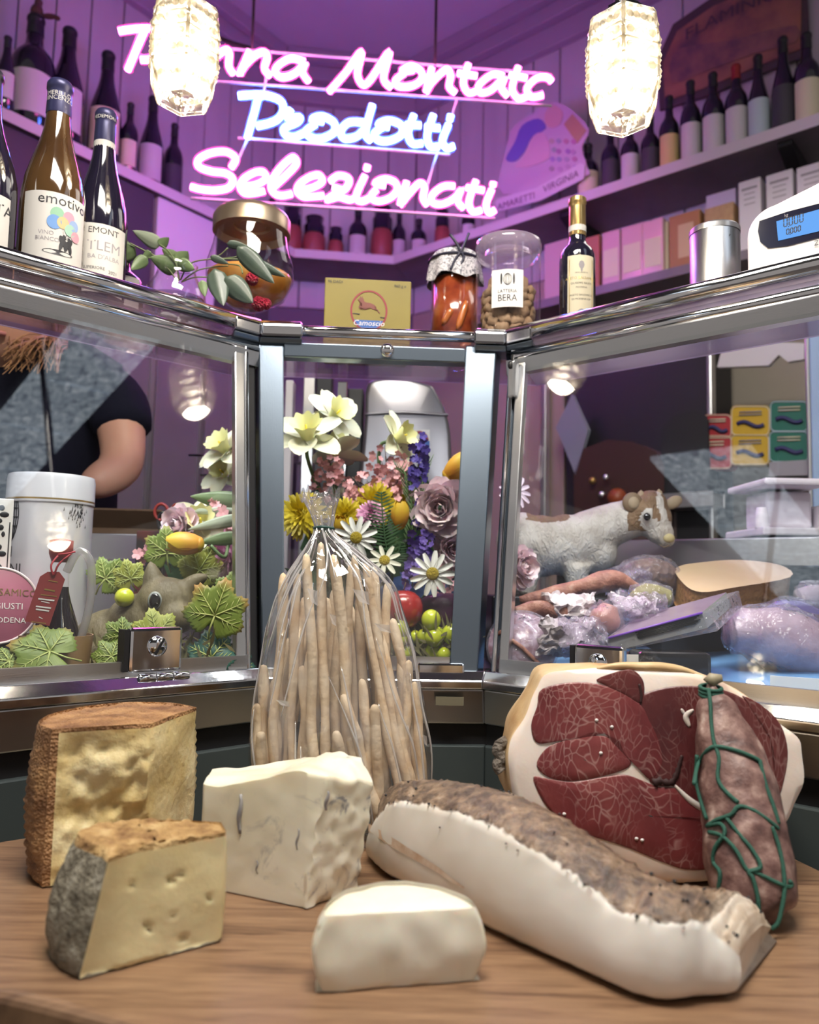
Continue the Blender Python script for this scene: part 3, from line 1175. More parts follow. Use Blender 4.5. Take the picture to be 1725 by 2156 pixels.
poly2 = densify([(q.x, q.y) for q in arc2] + [(Ft[0] - .008, Ft[1] + .022), (Ft[0], Ft[1] + .003), Ft], .0024)
H2 = .072


def g_d(q, where, u, h):
    v = q.copy()
    a, b = V(Fb), V(Ft)
    x = V((q.x, q.y))
    d = b - a
    t_ = (x - a).dot(d) / d.length_squared
    dd = (x - a - d * max(0, min(1, t_))).length
    front = dd < .003
    if where == 'side' and front:
        v += V((d.y, -d.x, 0)).normalized() * (nz(q, 40) * .0012)
        v.x += .014 * h * max(0, 1 - 3 * t_)
        for hx, hz, hr in ((.60, .66, .0024), (.625, .675, .0020), (.665, .685, .0016), (.63, .36, .0020), (.61, .33, .0017), (.44, .30, .0016), (.46, .27, .0013), (.31, .70, .0015), (.71, .10, .0030), (.90, .42, .0013), (.52, .18, .0012)):
            e = math.hypot((t_ - hx) * d.length * .7, (h - hz) * H2 * 1.5)
            if e < hr:
                v += V((-d.y, d.x, 0)).normalized() * (.0042 * (1 - (e / hr) ** 2))
    elif where == 'side':
        r_ = V((q.x - Ft[0], q.y - Ft[1], 0)).normalized()
        v += r_ * (.007 * math.sin(pi * min(1, max(0, h))) - .014 * h * min(1, max(0, 1 - t_)) + nz(q, 140) * .0018 + nz(q, 60, 2) * .0012)
    elif where == 'top':
        v.z += nz(q, 120) * .0026 + nz(q, 300, 4) * .0014 - .003 * max(0, t_) + .002
        e_ = (V((q.x, q.y)) - V(Ft))
        if t_ < .5:
            v -= V((e_.x, e_.y, 0)).normalized() * .014 * min(1, max(0, 1 - t_)) * (1 if not front else max(0, 1 - 3 * t_))
    if where != 'top' and h < .06 and where == 'side':
        v.z += abs(nz(q, 160, 1)) * .004
    return v


g, N, nb, rows, K = rough_prism(poly2, BZ + .001, BZ + H2, 26, g_d, 12)


def g_m(i, c):
    a, b = V(Fb), V(Ft)
    x = V((c.x, c.y))
    d = b - a
    t_ = (x - a).dot(d) / d.length_squared
    dd = (x - a - d * max(0, min(1, t_))).length
    h = (c.z - BZ) / H2
    if h > .955:
        return 2
    if h < .02:
        return 1
    if dd < .0045 and t_ > .0:
        return 0
    if t_ > .9:
        return 0
    return 1


setmats(g, g_m)
cheese('cheese_wedge', g, [M_gpaste, M_grind, M_crust], 'small wedge of pale cheese with grey rind and crusty brown top, front left', (-.15, .56, BZ), ang=70)

# ---------------- blue-veined block
def veinmat():
    m, t, p, o = nt('blue_veined_paste')
    v = coords(t)
    n1 = tex(t, 'noise', v, 30, 6, .65, 1.2)
    n2 = tex(t, 'noise', v, 9, 4, .5)
    base = ramp(t, n2, [(.3, (.76, .70, .50)), (.55, (.84, .81, .66)), (.8, (.87, .85, .76))])
    vn = ramp(t, n1, [(.0, (0, 0, 0)), (.56, (0, 0, 0)), (.66, (1, 1, 1))])
    # veins gather towards the rind side
    sx = t.nodes.new('ShaderNodeSeparateXYZ')
    tc = t.nodes.new('ShaderNodeTexCoord')
    t.links.new(tc.outputs['Object'], sx.inputs[0])
    mr = t.nodes.new('ShaderNodeMapRange')
    mr.inputs[1].default_value, mr.inputs[2].default_value = -.02, .06
    mr.inputs[3].default_value, mr.inputs[4].default_value = .10, .85
    t.links.new(sx.outputs[0], mr.inputs[0])
    mu = t.nodes.new('ShaderNodeMath')
    mu.operation = 'MULTIPLY'
    t.links.new(vn, mu.inputs[0])
    t.links.new(mr.outputs[0], mu.inputs[1])
    t.links.new(mix(t, mu.outputs[0], base, (.20, .21, .24)), p.inputs['Base Color'])
    p.inputs['Roughness'].default_value = .32
    p.inputs['Subsurface Weight'].default_value = .25
    p.inputs['Subsurface Radius'].default_value = (1, .8, .5)
    p.inputs['Subsurface Scale'].default_value = .006
    bump(t, p, tex(t, 'noise', v, 40, 3), .20, .003)
    return m


M_blue = veinmat()
M_vein = mk('blue_vein', (.22, .22, .24), .6, var=((.40, .39, .38), 90))
ga, gb = PZ(418, 1868, BZ), PZ(655, 1917, BZ)
poly3 = densify([(ga.x, ga.y), (gb.x, gb.y), (gb.x + .034, gb.y + .040), (ga.x + .07, ga.y + .088), (ga.x - .004, ga.y + .045)], .0024)
H3 = .085
dgb = V((gb.x - ga.x, gb.y - ga.y))


def b_d(q, where, u, h):
    v = q.copy()
    t_ = (V((q.x, q.y)) - V((ga.x, ga.y))).dot(dgb) / dgb.length_squared
    hh = .080 + .020 * math.exp(-((t_ - .85) / .35) ** 2) - .010 * max(0, t_ - 1.0) * 3
    if where != 'bottom':
        v.z = BZ + .001 + (v.z - BZ - .001) * (hh / H3)
        v.z += h * nz(q, 45) * .004
    v += V((.6, -.8, 0)) * (nz(q, 60) * .0008 + nz(q, 22, 6) * .0016)
    if t_ > .96:
        v.x += .012 * (h - .3) + nz(q, 120) * .003
    return v


g, N, nb, rows, K = rough_prism(poly3, BZ + .001, BZ + H3, 26, b_d, 9, edge=.003)
bl = cheese('blue_cheese', g, M_blue, 'creamy white blue-veined cheese block standing before the breadsticks', ((ga.x + gb.x) / 2, ga.y + .03, BZ), ang=75)
nf = V((dgb.y, -dgb.x, 0)).normalized()
for (x0, y0, x1, y1, w_) in ((508, 1672, 505, 1755, .0042), (692, 1665, 686, 1706, .003), (628, 1745, 624, 1790, .0022), (540, 1812, 541, 1840, .002)):
    pts = []
    for i in range(9):
        f = i / 8
        q = PPL(x0 + (x1 - x0) * f + 2 * math.sin(f * 7), y0 + (y1 - y0) * f, V((ga.x, ga.y, BZ)), nf)
        pts.append(q + nf * (nz(q, 60) * .0008 + nz(q, 22, 6) * .0016 + .0002))
    part(G().tube(pts, [w_ * .5 * (1 - .5 * abs(i - 4) / 4) for i in range(9)], 6), 'needle_vein', M_vein, bl)

# ---------------- half round of fresh white cheese
M_fresh = mk('fresh_cheese', (.80, .76, .60), .42, sss=.3, var=([(.3, (.76, .72, .55)), (.6, (.83, .81, .70)), (.8, (.86, .84, .77))], 10, 4), bmp=(60, .25, .004), stretch=(1, 1, .35))
ha, hb = PZ(662, 2094, BZ), PZ(1016, 2066, BZ)
hc = (ha + hb) / 2
hu = (hb - ha)
hr = hu.length / 2
hu.normalize()
hv = V((-hu.y, hu.x, 0))
poly4 = []
for i in range(60):
    a = pi * i / 60
    poly4.append((hc.x + hu.x * hr * math.cos(a) + hv.x * hr * 1.02 * math.sin(a), hc.y + hu.y * hr * math.cos(a) + hv.y * hr * 1.02 * math.sin(a)))
poly4 += densify([(ha.x, ha.y), (hb.x, hb.y)], .0028)[:int(hu.length and 40)]
poly4 = poly4[:60] + [q for q in densify([(ha.x, ha.y), (hb.x, hb.y)], .0028) if (V(q) - V((ha.x, ha.y))).dot(V((hu.x, hu.y))) >= 0][:int(2 * hr / .0028)]
H4 = .044


def h_d(q, where, u, h):
    v = q.copy()
    loc = V((q.x - hc.x, q.y - hc.y, 0))
    r_ = loc.length
    dv = loc.dot(hv)
    if where == 'side':
        b = math.sin(pi * min(1, max(0, h)))
        if dv > .002:
            v += loc.normalized() * (.006 * b - .004)
        else:
            v += hu * loc.dot(hu) / hr * (.006 * b - .005) - hv * (.002 * b)
    e = max(0, r_ / hr - .80)
    if where == 'top':
        v.z -= e * e * .16 + .0005
    if where == 'bottom':
        pass
    v += V((nz(q, 60), nz(q, 60, 3), nz(q, 50, 6) * (1 if where != 'bottom' else 0))) * .0012
    v.z = max(v.z, BZ + .0008)
    return v


g, N, nb, rows, K = rough_prism(poly4, BZ + .001, BZ + H4, 14, h_d, 10, edge=.006)
cheese('fresh_cheese', g, M_fresh, 'half round of soft white fresh cheese, front centre', (hc.x, hc.y + .03, BZ), ang=80)

# ---------------- slab of lardo
M_fat = mk('white_lard', (.80, .75, .68), .36, sss=.35, var=([(.3, (.74, .67, .58)), (.55, (.82, .78, .72)), (.8, (.85, .82, .77))], 8, 4), bmp=(35, .12, .004))
M_herb = mk('herb_crust', (.16, .12, .09), .62, var=([(.25, (.035, .028, .03)), (.45, (.14, .10, .075)), (.62, (.30, .22, .15)), (.8, (.55, .46, .36))], 75, 7), bmp=(170, .9, .010))
st = [  # bottom px, white/crust boundary px, back silhouette px
    ((772, 1806), (792, 1722), (806, 1690)), ((800, 1840), (826, 1690), (838, 1664)), ((850, 1868), (880, 1692), (900, 1655)), ((930, 1915), (955, 1709), (985, 1660)),
    ((1010, 1955), (1035, 1742), (1080, 1682)), ((1100, 1997), (1130, 1790), (1180, 1727)), ((1190, 2038), (1225, 1856), (1275, 1788)),
    ((1270, 2074), (1300, 1916), (1360, 1845)), ((1340, 2104), (1370, 1935), (1440, 1880)), ((1410, 2116), (1440, 1944), (1510, 1888)), ((1470, 2108), (1490, 1950), (1560, 1893)), ((1520, 2104), (1535, 1985), (1606, 1930)), ((1540, 2098), (1556, 2010), (1622, 1965))]
rings = []
TH = .060
path_b = [PZ(b[0], b[1], BZ + .0012) for b, m_, k in st]
for i, (b, m_, k) in enumerate(st):
    pb = path_b[i]
    d = (path_b[min(i + 1, len(st) - 1)] - path_b[max(i - 1, 0)]).normalized()
    n2 = V((-d.y, d.x, 0)).normalized()
    n2 = n2 if n2.y > 0 else -n2
    pm = PPL(m_[0], m_[1], pb + n2 * .002, n2)
    th = TH * (.75 if i in (0, len(st) - 1) else 1)
    pk = PPL(k[0], k[1], pb + n2 * th, n2)
    rings.append((pb, pm, pk, n2, d, th))
sec = []
for i, (pb, pm, pk, n2, d, th) in enumerate(rings):
    pk2 = V((pk.x, pk.y, pk.z))
    kb = V((pk.x, pk.y, BZ + .0015))
    lo, hi = pb, pm
    ringp = []
    for f in (0, .08, .2, .35, .5, .65, .8, .92):
        q = lo.lerp(hi, f)
        bul = -.004 * math.sin(pi * f) + (.006 * (1 - f / .1) if f < .1 else 0)
        ringp.append(q + n2 * bul)
    for f in (0, .12, .3, .5, .7, .85, 1):
        q = pm.lerp(pk2, f)
        q = q + V((0, 0, .010 * math.sin(pi * f * .9) * min(1, th / .05)))
        ringp.append(q)
    for f in (.25, .6, .92):
        ringp.append(pk2.lerp(kb, f) + n2 * .004 * math.sin(pi * f))
    ringp.append(kb - n2 * .006)
    for f in (.3, .7):
        ringp.append((kb - n2 * .006).lerp(pb + n2 * .008, f))
    sec.append(ringp)
# refine along the length
RN = len(sec[0])
fine = []
cols = [cr([s_[j] for s_ in sec], 14) for j in range(RN)]
SN = len(cols[0])
g = G()
vs = []
for i in range(SN):
    for j in range(RN):
        q = cols[j][i]
        top = 8 <= j <= 15
        am = .0016 if top else .0006
        q = q + V((nz(q, 90), nz(q, 90, 4), nz(q, 130, 8))) * am + V((0, 0, (nz(q, 280, 2) * .0022 if 8 <= j <= 14 else 0)))
        vs.append(V((q.x, q.y, max(q.z, BZ + .0008))))
fs = [(i * RN + j, i * RN + (j + 1) % RN, (i + 1) * RN + (j + 1) % RN, (i + 1) * RN + j) for i in range(SN - 1) for j in range(RN)]
fs += [tuple(range(RN)), tuple(reversed(range((SN - 1) * RN, SN * RN)))]
g.add(vs, fs)
# lean streak on the white face
def lardmat():
    m, t, p, o = nt('lardo')
    v = coords(t)
    at = t.nodes.new('ShaderNodeAttribute')
    at.attribute_name = 'crust'
    n1 = tex(t, 'noise', v, 75, 7, .62)
    n2 = tex(t, 'noise', v, 8, 4)
    n3 = tex(t, 'noise', v, 60, 4)
    sm = t.nodes.new('ShaderNodeMath')
    sm.operation = 'MULTIPLY_ADD'
    t.links.new(n3, sm.inputs[0])
    sm.inputs[1].default_value = .55
    t.links.new(at.outputs['Fac'], sm.inputs[2])
    msk = ramp(t, sm.outputs[0], [(.70, (0, 0, 0)), (.80, (1, 1, 1))])
    fat = ramp(t, n2, [(.3, (.74, .68, .60)), (.55, (.82, .79, .74)), (.8, (.85, .83, .79))])
    herb = ramp(t, n1, [(.25, (.025, .020, .022)), (.44, (.11, .075, .055)), (.60, (.26, .18, .12)), (.78, (.52, .42, .32))])
    at2 = t.nodes.new('ShaderNodeAttribute')
    at2.attribute_name = 'rind'
    c = mix(t, msk, fat, herb)
    pale = ramp(t, n1, [(.25, (.20, .12, .08)), (.42, (.62, .50, .38)), (.7, (.76, .68, .58))])
    c = mix(t, at2.outputs['Fac'], c, pale)
    t.links.new(c, p.inputs['Base Color'])
    p.inputs['Roughness'].default_value = .38
    p.inputs['Subsurface Weight'].default_value = .25
    p.inputs['Subsurface Radius'].default_value = (1, .7, .5)
    p.inputs['Subsurface Scale'].default_value = .005
    b1 = mix(t, msk, n2, tex(t, 'noise', v, 170, 5))
    bump(t, p, b1, .55, .006)
    return m


lard = part(g, 'lardo_slab', lardmat(), None, loc=(.10, .59, BZ), ang=70)
ca_ = lard.data.attributes.new('crust', 'FLOAT', 'POINT')
cb_ = lard.data.attributes.new('rind', 'FLOAT', 'POINT')
for i in range(SN):
    fl = i / (SN - 1)
    for j in range(RN):
        v_ = {6: .0, 7: .12, 8: .47, 9: .75}.get(j, 1.0 if 9 < j < 18 else 0.0)
        if fl > .80:
            v_ *= max(0., 1 - (fl - .80) / .10)
        ca_.data[i * RN + j].value = v_
        r_ = max(0., min(1., (fl - .80) / .10)) * (1 if 8 <= j <= 17 else 0)
        cb_.data[i * RN + j].value = max(r_, 1.0 if (j >= 18 or j == 0) and fl > .45 else 0)
tag(lard, 'thick white slab of cured lard with a dark herb crust, lying across the board', 'lardo')
M_lean = mk('lean_streak', (.62, .44, .30), .45, var=([(.35, (.78, .68, .58)), (.6, (.58, .40, .27))], 60, 5))


def lard_front(x, y, lift=.0006):
    """point on the white face seen at this pixel"""
    best = None
    for i in range(SN - 1):
        for j in range(0, 7):
            a, b_, c, d = (vs[i * RN + j], vs[i * RN + j + 1], vs[(i + 1) * RN + j + 1], vs[(i + 1) * RN + j])
            m_ = (a + b_ + c + d) / 4
            px = proj(m_)
            e = (px[0] - x) ** 2 + (px[1] - y) ** 2
            if best is None or e < best[0]:
                best = (e, m_, (b_ - a).cross(d - a).normalized())
    n2 = best[2] if best[2].y < 0 else -best[2]
    return PPL(x, y, best[1] + n2 * lift, n2)


row_t, row_b = [], []
for x, y, w_ in ((776, 1742, 10), (800, 1757, 12), (830, 1776, 13), (860, 1794, 11), (890, 1812, 10), (920, 1830, 8), (945, 1848, 6), (965, 1862, 5), (978, 1870, 3)):
    row_t.append(lard_front(x, y - w_ * .8))
    row_b.append(lard_front(x, y + w_ * .8))
k = len(row_t)
g = G().add(row_t + row_b, [(i, i + 1, k + i + 1, k + i) for i in range(k - 1)])
part(g, 'lean_streak', M_lean, lard)
pc = G().ball((0, 0, 0), (.0011, .0009, .0007), 6, 4)
pm_ = mesh_of(pc, 'peppercorn', M_ink)
for i in range(46):
    ii = rnd.randrange(8, SN - 10)
    jj = rnd.randrange(8, 15)
    q = vs[ii * RN + jj]
    meshpart(pm_, 'herb_grain', lard, MW[lard.name].inverted() @ Matrix.Translation(q + V((0, 0, .0012))) @ Matrix.Rotation(rnd.random() * 6, 4, 'Z') @ Matrix.Scale(.6 + rnd.random() * .9, 4))
for x, y in ((950, 1704), (977, 1714), (926, 1742), (1066, 1776), (1090, 1790), (1440, 1953), (1370, 1928)):
    q = lard_front(x, y, .001)
    meshpart(pm_, 'herb_grain', lard, MW[lard.name].inverted() @ Matrix.Translation(q) @ Matrix.Scale(.8, 4))

# ---------------- cut ham
M_hfat = mk('ham_fat', (.80, .66, .55), .42, sss=.3, var=([(.25, (.74, .55, .42)), (.45, (.84, .73, .65)), (.8, (.86, .79, .74))], 9, 5), bmp=(40, .2, .004))
M_hskin = mk('ham_skin', (.55, .36, .17), .5, var=([(.3, (.38, .20, .08)), (.5, (.62, .43, .22)), (.75, (.74, .60, .42))], 14, 5), bmp=(60, .3, .005))


def meatmat(name, dk, c0, c1, vs_=.34):
    m, t, p, o = nt(name)
    v0 = coords(t, (1.25, 1, .8), (0, .5, 0))
    nn = t.nodes.new('ShaderNodeTexNoise')
    nn.inputs['Scale'].default_value = 16
    t.links.new(v0, nn.inputs['Vector'])
    mv = t.nodes.new('ShaderNodeMix')
    mv.data_type = 'RGBA'
    mv.inputs[0].default_value = .07
    t.links.new(v0, mv.inputs[6])
    t.links.new(nn.outputs[1], mv.inputs[7])
    e = tex(t, 'voronoi', mv.outputs[2], 135, feature='DISTANCE_TO_EDGE')
    n2 = tex(t, 'noise', v0, 20, 4)
    line = ramp(t, e, [(.0, (1, 1, 1)), (.03, (.6, .6, .6)), (.09, (0, 0, 0))])
    msk = ramp(t, n2, [(.42, (0, 0, 0)), (.60, (1, 1, 1))])
    mu = t.nodes.new('ShaderNodeMath')
    mu.operation = 'MULTIPLY'
    t.links.new(line, mu.inputs[0])
    t.links.new(msk, mu.inputs[1])
    mu2 = t.nodes.new('ShaderNodeMath')
    mu2.operation = 'MULTIPLY'
    mu2.inputs[1].default_value = vs_
    t.links.new(mu.outputs[0], mu2.inputs[0])
    n3 = tex(t, 'noise', v0, 11, 5, .6)
    base = ramp(t, n3, [(.3, dk), (.5, c0), (.72, c1)])
    t.links.new(mix(t, mu2.outputs[0], base, (.72, .52, .47)), p.inputs['Base Color'])
    p.inputs['Roughness'].default_value = .38
    p.inputs['Subsurface Weight'].default_value = .12
    p.inputs['Subsurface Radius'].default_value = (1, .3, .2)
    p.inputs['Subsurface Scale'].default_value = .004
    bump(t, p, tex(t, 'noise', v0, 90, 4), .18, .003)
    return m


M_meat = meatmat('cured_meat', (.115, .017, .020), (.18, .034, .036), (.26, .068, .062))
M_meatd = meatmat('dark_cured_meat', (.075, .014, .016), (.115, .024, .024), (.17, .042, .036), .2)
hn = V((-.10, -1, .10)).normalized()
hp = PZ(1440, 1866, BZ)


def HP(x, y, k=0.0):
    return PPL(x, y, hp, hn) - hn * k


face = [(1155, 1411), (1128, 1450), (1100, 1500), (1078, 1545), (1067, 1590), (1066, 1640), (1080, 1690), (1110, 1725), (1160, 1748), (1215, 1768), (1270, 1795), (1330, 1838),
        (1395, 1862), (1440, 1866), (1500, 1864), (1560, 1842), (1610, 1800), (1650, 1752), (1676, 1725), (1697, 1660), (1697, 1600), (1692, 1560), (1655, 1528), (1620, 1495), (1575, 1460), (1505, 1428), (1440, 1412), (1330, 1406), (1240, 1404)]
fc = cr([HP(*q) for q in face], 5, True)
N = len(fc)
cen = sum((V(q) for q in fc), V((0, 0, 0))) / N
rings_ = []
for k, depth in ((0.02, .0), (.35, .0), (.7, .0), (.93, .0), (.985, -.003), (1.0, -.012), (1.03, -.04), (1.04, -.08), (1.0, -.115), (.86, -.145), (.5, -.16), (.05, -.163)):
    rg = []
    for q in fc:
        v = cen + (V(q) - cen) * k + hn * depth
        if depth < -.001:
            v.z = max(v.z, BZ + .0015 + (.02 * (-.1 - depth) / .06 if depth < -.1 else 0))
            v += V((nz(v, 30), nz(v, 30, 3), nz(v, 30, 6))) * .004
            v.z = max(v.z, BZ + .0015)
        rg.append(v)
    rings_.append(rg)
g = G()
g.add([v for rg in rings_ for v in rg], [(r_ * N + i, r_ * N + (i + 1) % N, (r_ + 1) * N + (i + 1) % N, (r_ + 1) * N + i) for r_ in range(len(rings_) - 1) for i in range(N)])
for fi in range(len(g.f)):
    g.m[fi] = 0 if fi // N < 4 else 1
ham = part(g, 'cured_ham', [M_hfat, M_hskin], None, loc=(.27, .72, BZ), ang=60)
tag(ham, 'large cut of cured raw ham with marbled red meat, standing at the back right', 'ham')
muscles = [
    ([(1148, 1453), (1220, 1441), (1290, 1455), (1345, 1487), (1362, 1515), (1384, 1560), (1392, 1605), (1378, 1632), (1362, 1636), (1350, 1622), (1336, 1596), (1322, 1566), (1290, 1548), (1250, 1540), (1205, 1548), (1165, 1562), (1134, 1562), (1124, 1528), (1136, 1490)], M_meat),
    ([(1150, 1583), (1180, 1566), (1235, 1553), (1290, 1560), (1318, 1588), (1322, 1610), (1300, 1622), (1255, 1632), (1205, 1640), (1160, 1634), (1136, 1612)], M_meat),
    ([(1128, 1638), (1160, 1642), (1210, 1648), (1270, 1640), (1320, 1636), (1352, 1648), (1385, 1662), (1420, 1664), (1450, 1688), (1500, 1716), (1550, 1738), (1600, 1730), (1632, 1730), (1600, 1785), (1545, 1818), (1500, 1826), (1440, 1826), (1385, 1806), (1330, 1782), (1270, 1764), (1200, 1745), (1168, 1712), (1144, 1680)], M_meat),
    ([(1352, 1482), (1362, 1464), (1420, 1450), (1500, 1453), (1560, 1474), (1600, 1515), (1622, 1566), (1628, 1620), (1632, 1680), (1600, 1722), (1550, 1728), (1500, 1706), (1455, 1678), (1424, 1652), (1392, 1652), (1372, 1640), (1376, 1605), (1368, 1560), (1352, 1518)], M_meatd),
    ([(1568, 1470), (1604, 1490), (1640, 1530), (1654, 1580), (1648, 1640), (1638, 1670), (1634, 1600), (1614, 1535), (1586, 1492)], M_meatd),
    ([(1262, 1432), (1300, 1420), (1330, 1416), (1350, 1438), (1347, 1476), (1318, 1460), (1284, 1444)], M_meatd)]
for pts, m_ in muscles:
    mx_, my_ = sum(p[0] for p in pts) / len(pts), sum(p[1] for p in pts) / len(pts)
    pts = [(x + 6 * (x - mx_) / math.hypot(x - mx_, y - my_), y + 6 * (y - my_) / math.hypot(x - mx_, y - my_)) for x, y in pts]
    q = cr([HP(x, y, -.0006) for x, y in pts], 4, True)
    c = sum((V(a) for a in q), V((0, 0, 0))) / len(q)
    g = G()
    n_ = len(q)
    lift_ = .0003 if m_ is M_meatd else .0006
    rows_ = [[a - hn * .003 for a in q], [c + (a - c) * .995 for a in q], [c + (a - c) * .96 + hn * lift_ * .7 for a in q], [c + (a - c) * .55 + hn * lift_ for a in q], [c + (a - c) * .02 + hn * lift_ for a in q]]
    g.add([a for r_ in rows_ for a in r_], [(r_ * n_ + i, r_ * n_ + (i + 1) % n_, (r_ + 1) * n_ + (i + 1) % n_, (r_ + 1) * n_ + i) for r_ in range(4) for i in range(n_)])
    part(g, 'lean_muscle', m_, ham)
for pts, w_ in (([(1460, 1494), (1444, 1508), (1452, 1530)], .0028), ([(1444, 1508), (1434, 1492)], .0015), ([(1420, 1652), (1455, 1686), (1500, 1712), (1545, 1732)], .0030)):
    q = cr([HP(x, y, -.0012) for x, y in pts], 5)
    n_ = len(q)
    part(G().tube(q, [w_ * (.25 + .75 * math.sin(pi * (i + .3) / n_)) for i in range(n_)], 6, flat=.12, up=hn), 'fat_seam', M_hfat, ham)
crack = cr([HP(x, y, -.0013) for x, y in ((1375, 1650), (1390, 1644), (1412, 1648), (1424, 1630), (1430, 1610), (1436, 1590))], 4)
part(G().tube(crack, [.0012 + .0042 * abs(math.sin(i * 1.9)) * (1 - i / len(crack)) for i in range(len(crack))], 6, flat=.3, up=hn), 'bone_cavity', mk('dark_cavity', (.03, .008, .008), .7), ham)
q = cr([HP(x, y, -.0013) for x, y in ((1346, 1440), (1350, 1460), (1349, 1480))], 4)
part(G().tube(q, .0012, 6, flat=.3, up=hn), 'crack', bpy.data.materials['dark_cavity'], ham)
cap_ = cr([HP(x, y, .004) for x, y in ((1258, 1408), (1300, 1402), (1350, 1404), (1400, 1405), (1445, 1412), (1476, 1424))], 5)
part(G().tube(cap_, [.001 + .0032 * math.sin(pi * i / (len(cap_) - 1)) for i in range(len(cap_))], 8), 'dried_edge', M_hskin, ham)
for x, y in ((1256, 1516), (1265, 1585), (1288, 1530), (1188, 1713), (1352, 1768), (1340, 1765)):
    part(G().ball(HP(x, y, -.0016), (.0017, .001, .0014), 6, 4), 'salt_crystal', M_paper, ham)
M_twine = mk('grey_twine', (.22, .19, .16), .9, bmp=(200, .8, .01))
q = [HP(1068 + 4 * math.sin(i * 1.7), 1560 + i * 9, .02) + V((-.006, 0, 0)) for i in range(9)]
part(G().tube(cr(q, 4), .0055, 6), 'twine', M_twine, ham)

# ---------------- salami leaning on the ham
M_salami = mk('salami_skin', (.34, .20, .17), .5, var=([(.27, (.050, .026, .026)), (.42, (.135, .068, .060)), (.54, (.22, .125, .108)), (.64, (.36, .24, .205)), (.76, (.58, .48, .42))], 62, 8), bmp=(50, .5, .006))
M_string = mk('green_string', (.015, .095, .065), .6, bmp=(900, .6, .002))
base = PZ(1628, 1958, BZ)
spine_px = [(1494, 1442, .668, 8), (1497, 1456, .667, 16), (1502, 1472, .666, 30), (1510, 1500, .664, 42), (1524, 1545, .660, 56), (1540, 1600, .652, 68), (1558, 1680, .640, 78), (1570, 1760, .628, 82), (1580, 1830, .618, 84), (1590, 1890, .610, 78), (1600, 1925, .606, 62), (1612, 1948, .603, 38), (1618, 1956, .601, 8)]
spine_px = [(x, y, Y - .008, r) for x, y, Y, r in spine_px]
sp = [P(x, y, Y) for x, y, Y, r in spine_px]
sr = [r * Y / 1650 * 1.02 for x, y, Y, r in spine_px]
spf = cr(sp, 5)
srf = [q.x for q in cr([(r, 0, 0) for r in sr], 5)]
g = G().tube(spf, srf, 28)
low = BZ + .001
g.v = [V((q.x, q.y, max(low, q.z))) + V((nz(q, 60), nz(q, 60, 2), nz(q, 60, 4))) * .0026 for q in g.v]
g.v = [V((q.x, q.y, max(low, q.z))) for q in g.v]
sal = part(g, 'salami', M_salami, None, loc=(base.x, base.y, BZ))
tag(sal, 'whole cured salami tied with green string, leaning on the ham', 'salami')


def on_sal(x, y, lift=.0012):
    """point on the salami surface seen at this pixel"""
    d = ray(x, y).normalized()
    t0 = None
    s_ = .45
    while s_ < .95:
        q = CP + d * s_
        for i in range(len(spf)):
            if (q - spf[i]).length < srf[i] + lift:
                return q
        s_ += .0012
    return CP + d * .64


strings = [[(1492, 1450), (1496, 1480), (1498, 1520), (1503, 1560), (1514, 1595), (1512, 1640), (1530, 1668), (1555, 1690)],
           [(1462, 1650), (1470, 1610), (1490, 1580), (1510, 1572), (1550, 1580), (1590, 1596), (1603, 1606)],
           [(1468, 1590), (1466, 1640), (1474, 1680), (1488, 1725)],
           [(1488, 1740), (1510, 1726), (1540, 1715), (1556, 1698), (1585, 1705), (1620, 1728), (1640, 1745)],
           [(1600, 1600), (1612, 1650), (1630, 1700), (1640, 1735)],
           [(1492, 1752), (1520, 1760), (1550, 1790), (1572, 1830), (1590, 1836), (1640, 1860), (1662, 1868)],
           [(1530, 1722), (1560, 1760), (1585, 1790), (1602, 1825), (1578, 1836), (1586, 1850), (1596, 1890), (1598, 1925)],
           [(1492, 1738), (1518, 1735), (1526, 1755), (1506, 1785), (1502, 1815), (1516, 1838), (1512, 1880)],
           [(1626, 1740), (1640, 1780), (1650, 1830), (1652, 1880), (1640, 1940), (1625, 1956)],
           [(1662, 1868), (1668, 1862), (1662, 1855)]]
for st_ in strings:
    pts = cr([on_sal(*q) for q in st_], 5)
    part(G().tube(pts, .0016, 6), 'string', M_string, sal)
for i in range(3):
    c = sp[1] + V((.0, 0, .003 * (i - 1)))
    part(G().tube([c + V((math.cos(a) * .0085, math.sin(a) * .0085, .0015 * math.sin(a))) for a in [2 * pi * k / 14 for k in range(14)]], .0017, 6, closed=True), 'string_knot', M_string, sal)
part(G().tube([sp[0] + V((0, 0, .001)), sp[0] + V((.003, 0, .005)), sp[0] + V((.010, -.002, .006))], [.006, .0055, .003], 10), 'casing_end', mk('casing', (.30, .26, .17), .5), sal)

# ---------------- bag of breadsticks
M_bread = mk('baked_breadstick', (.74, .60, .42), .75, var=([(.30, (.60, .42, .24)), (.46, (.72, .57, .38)), (.72, (.80, .70, .54))], 26, 4), bmp=(120, .35, .005))
bagc = V((P(722, 1700, .80).x, .800, BZ))


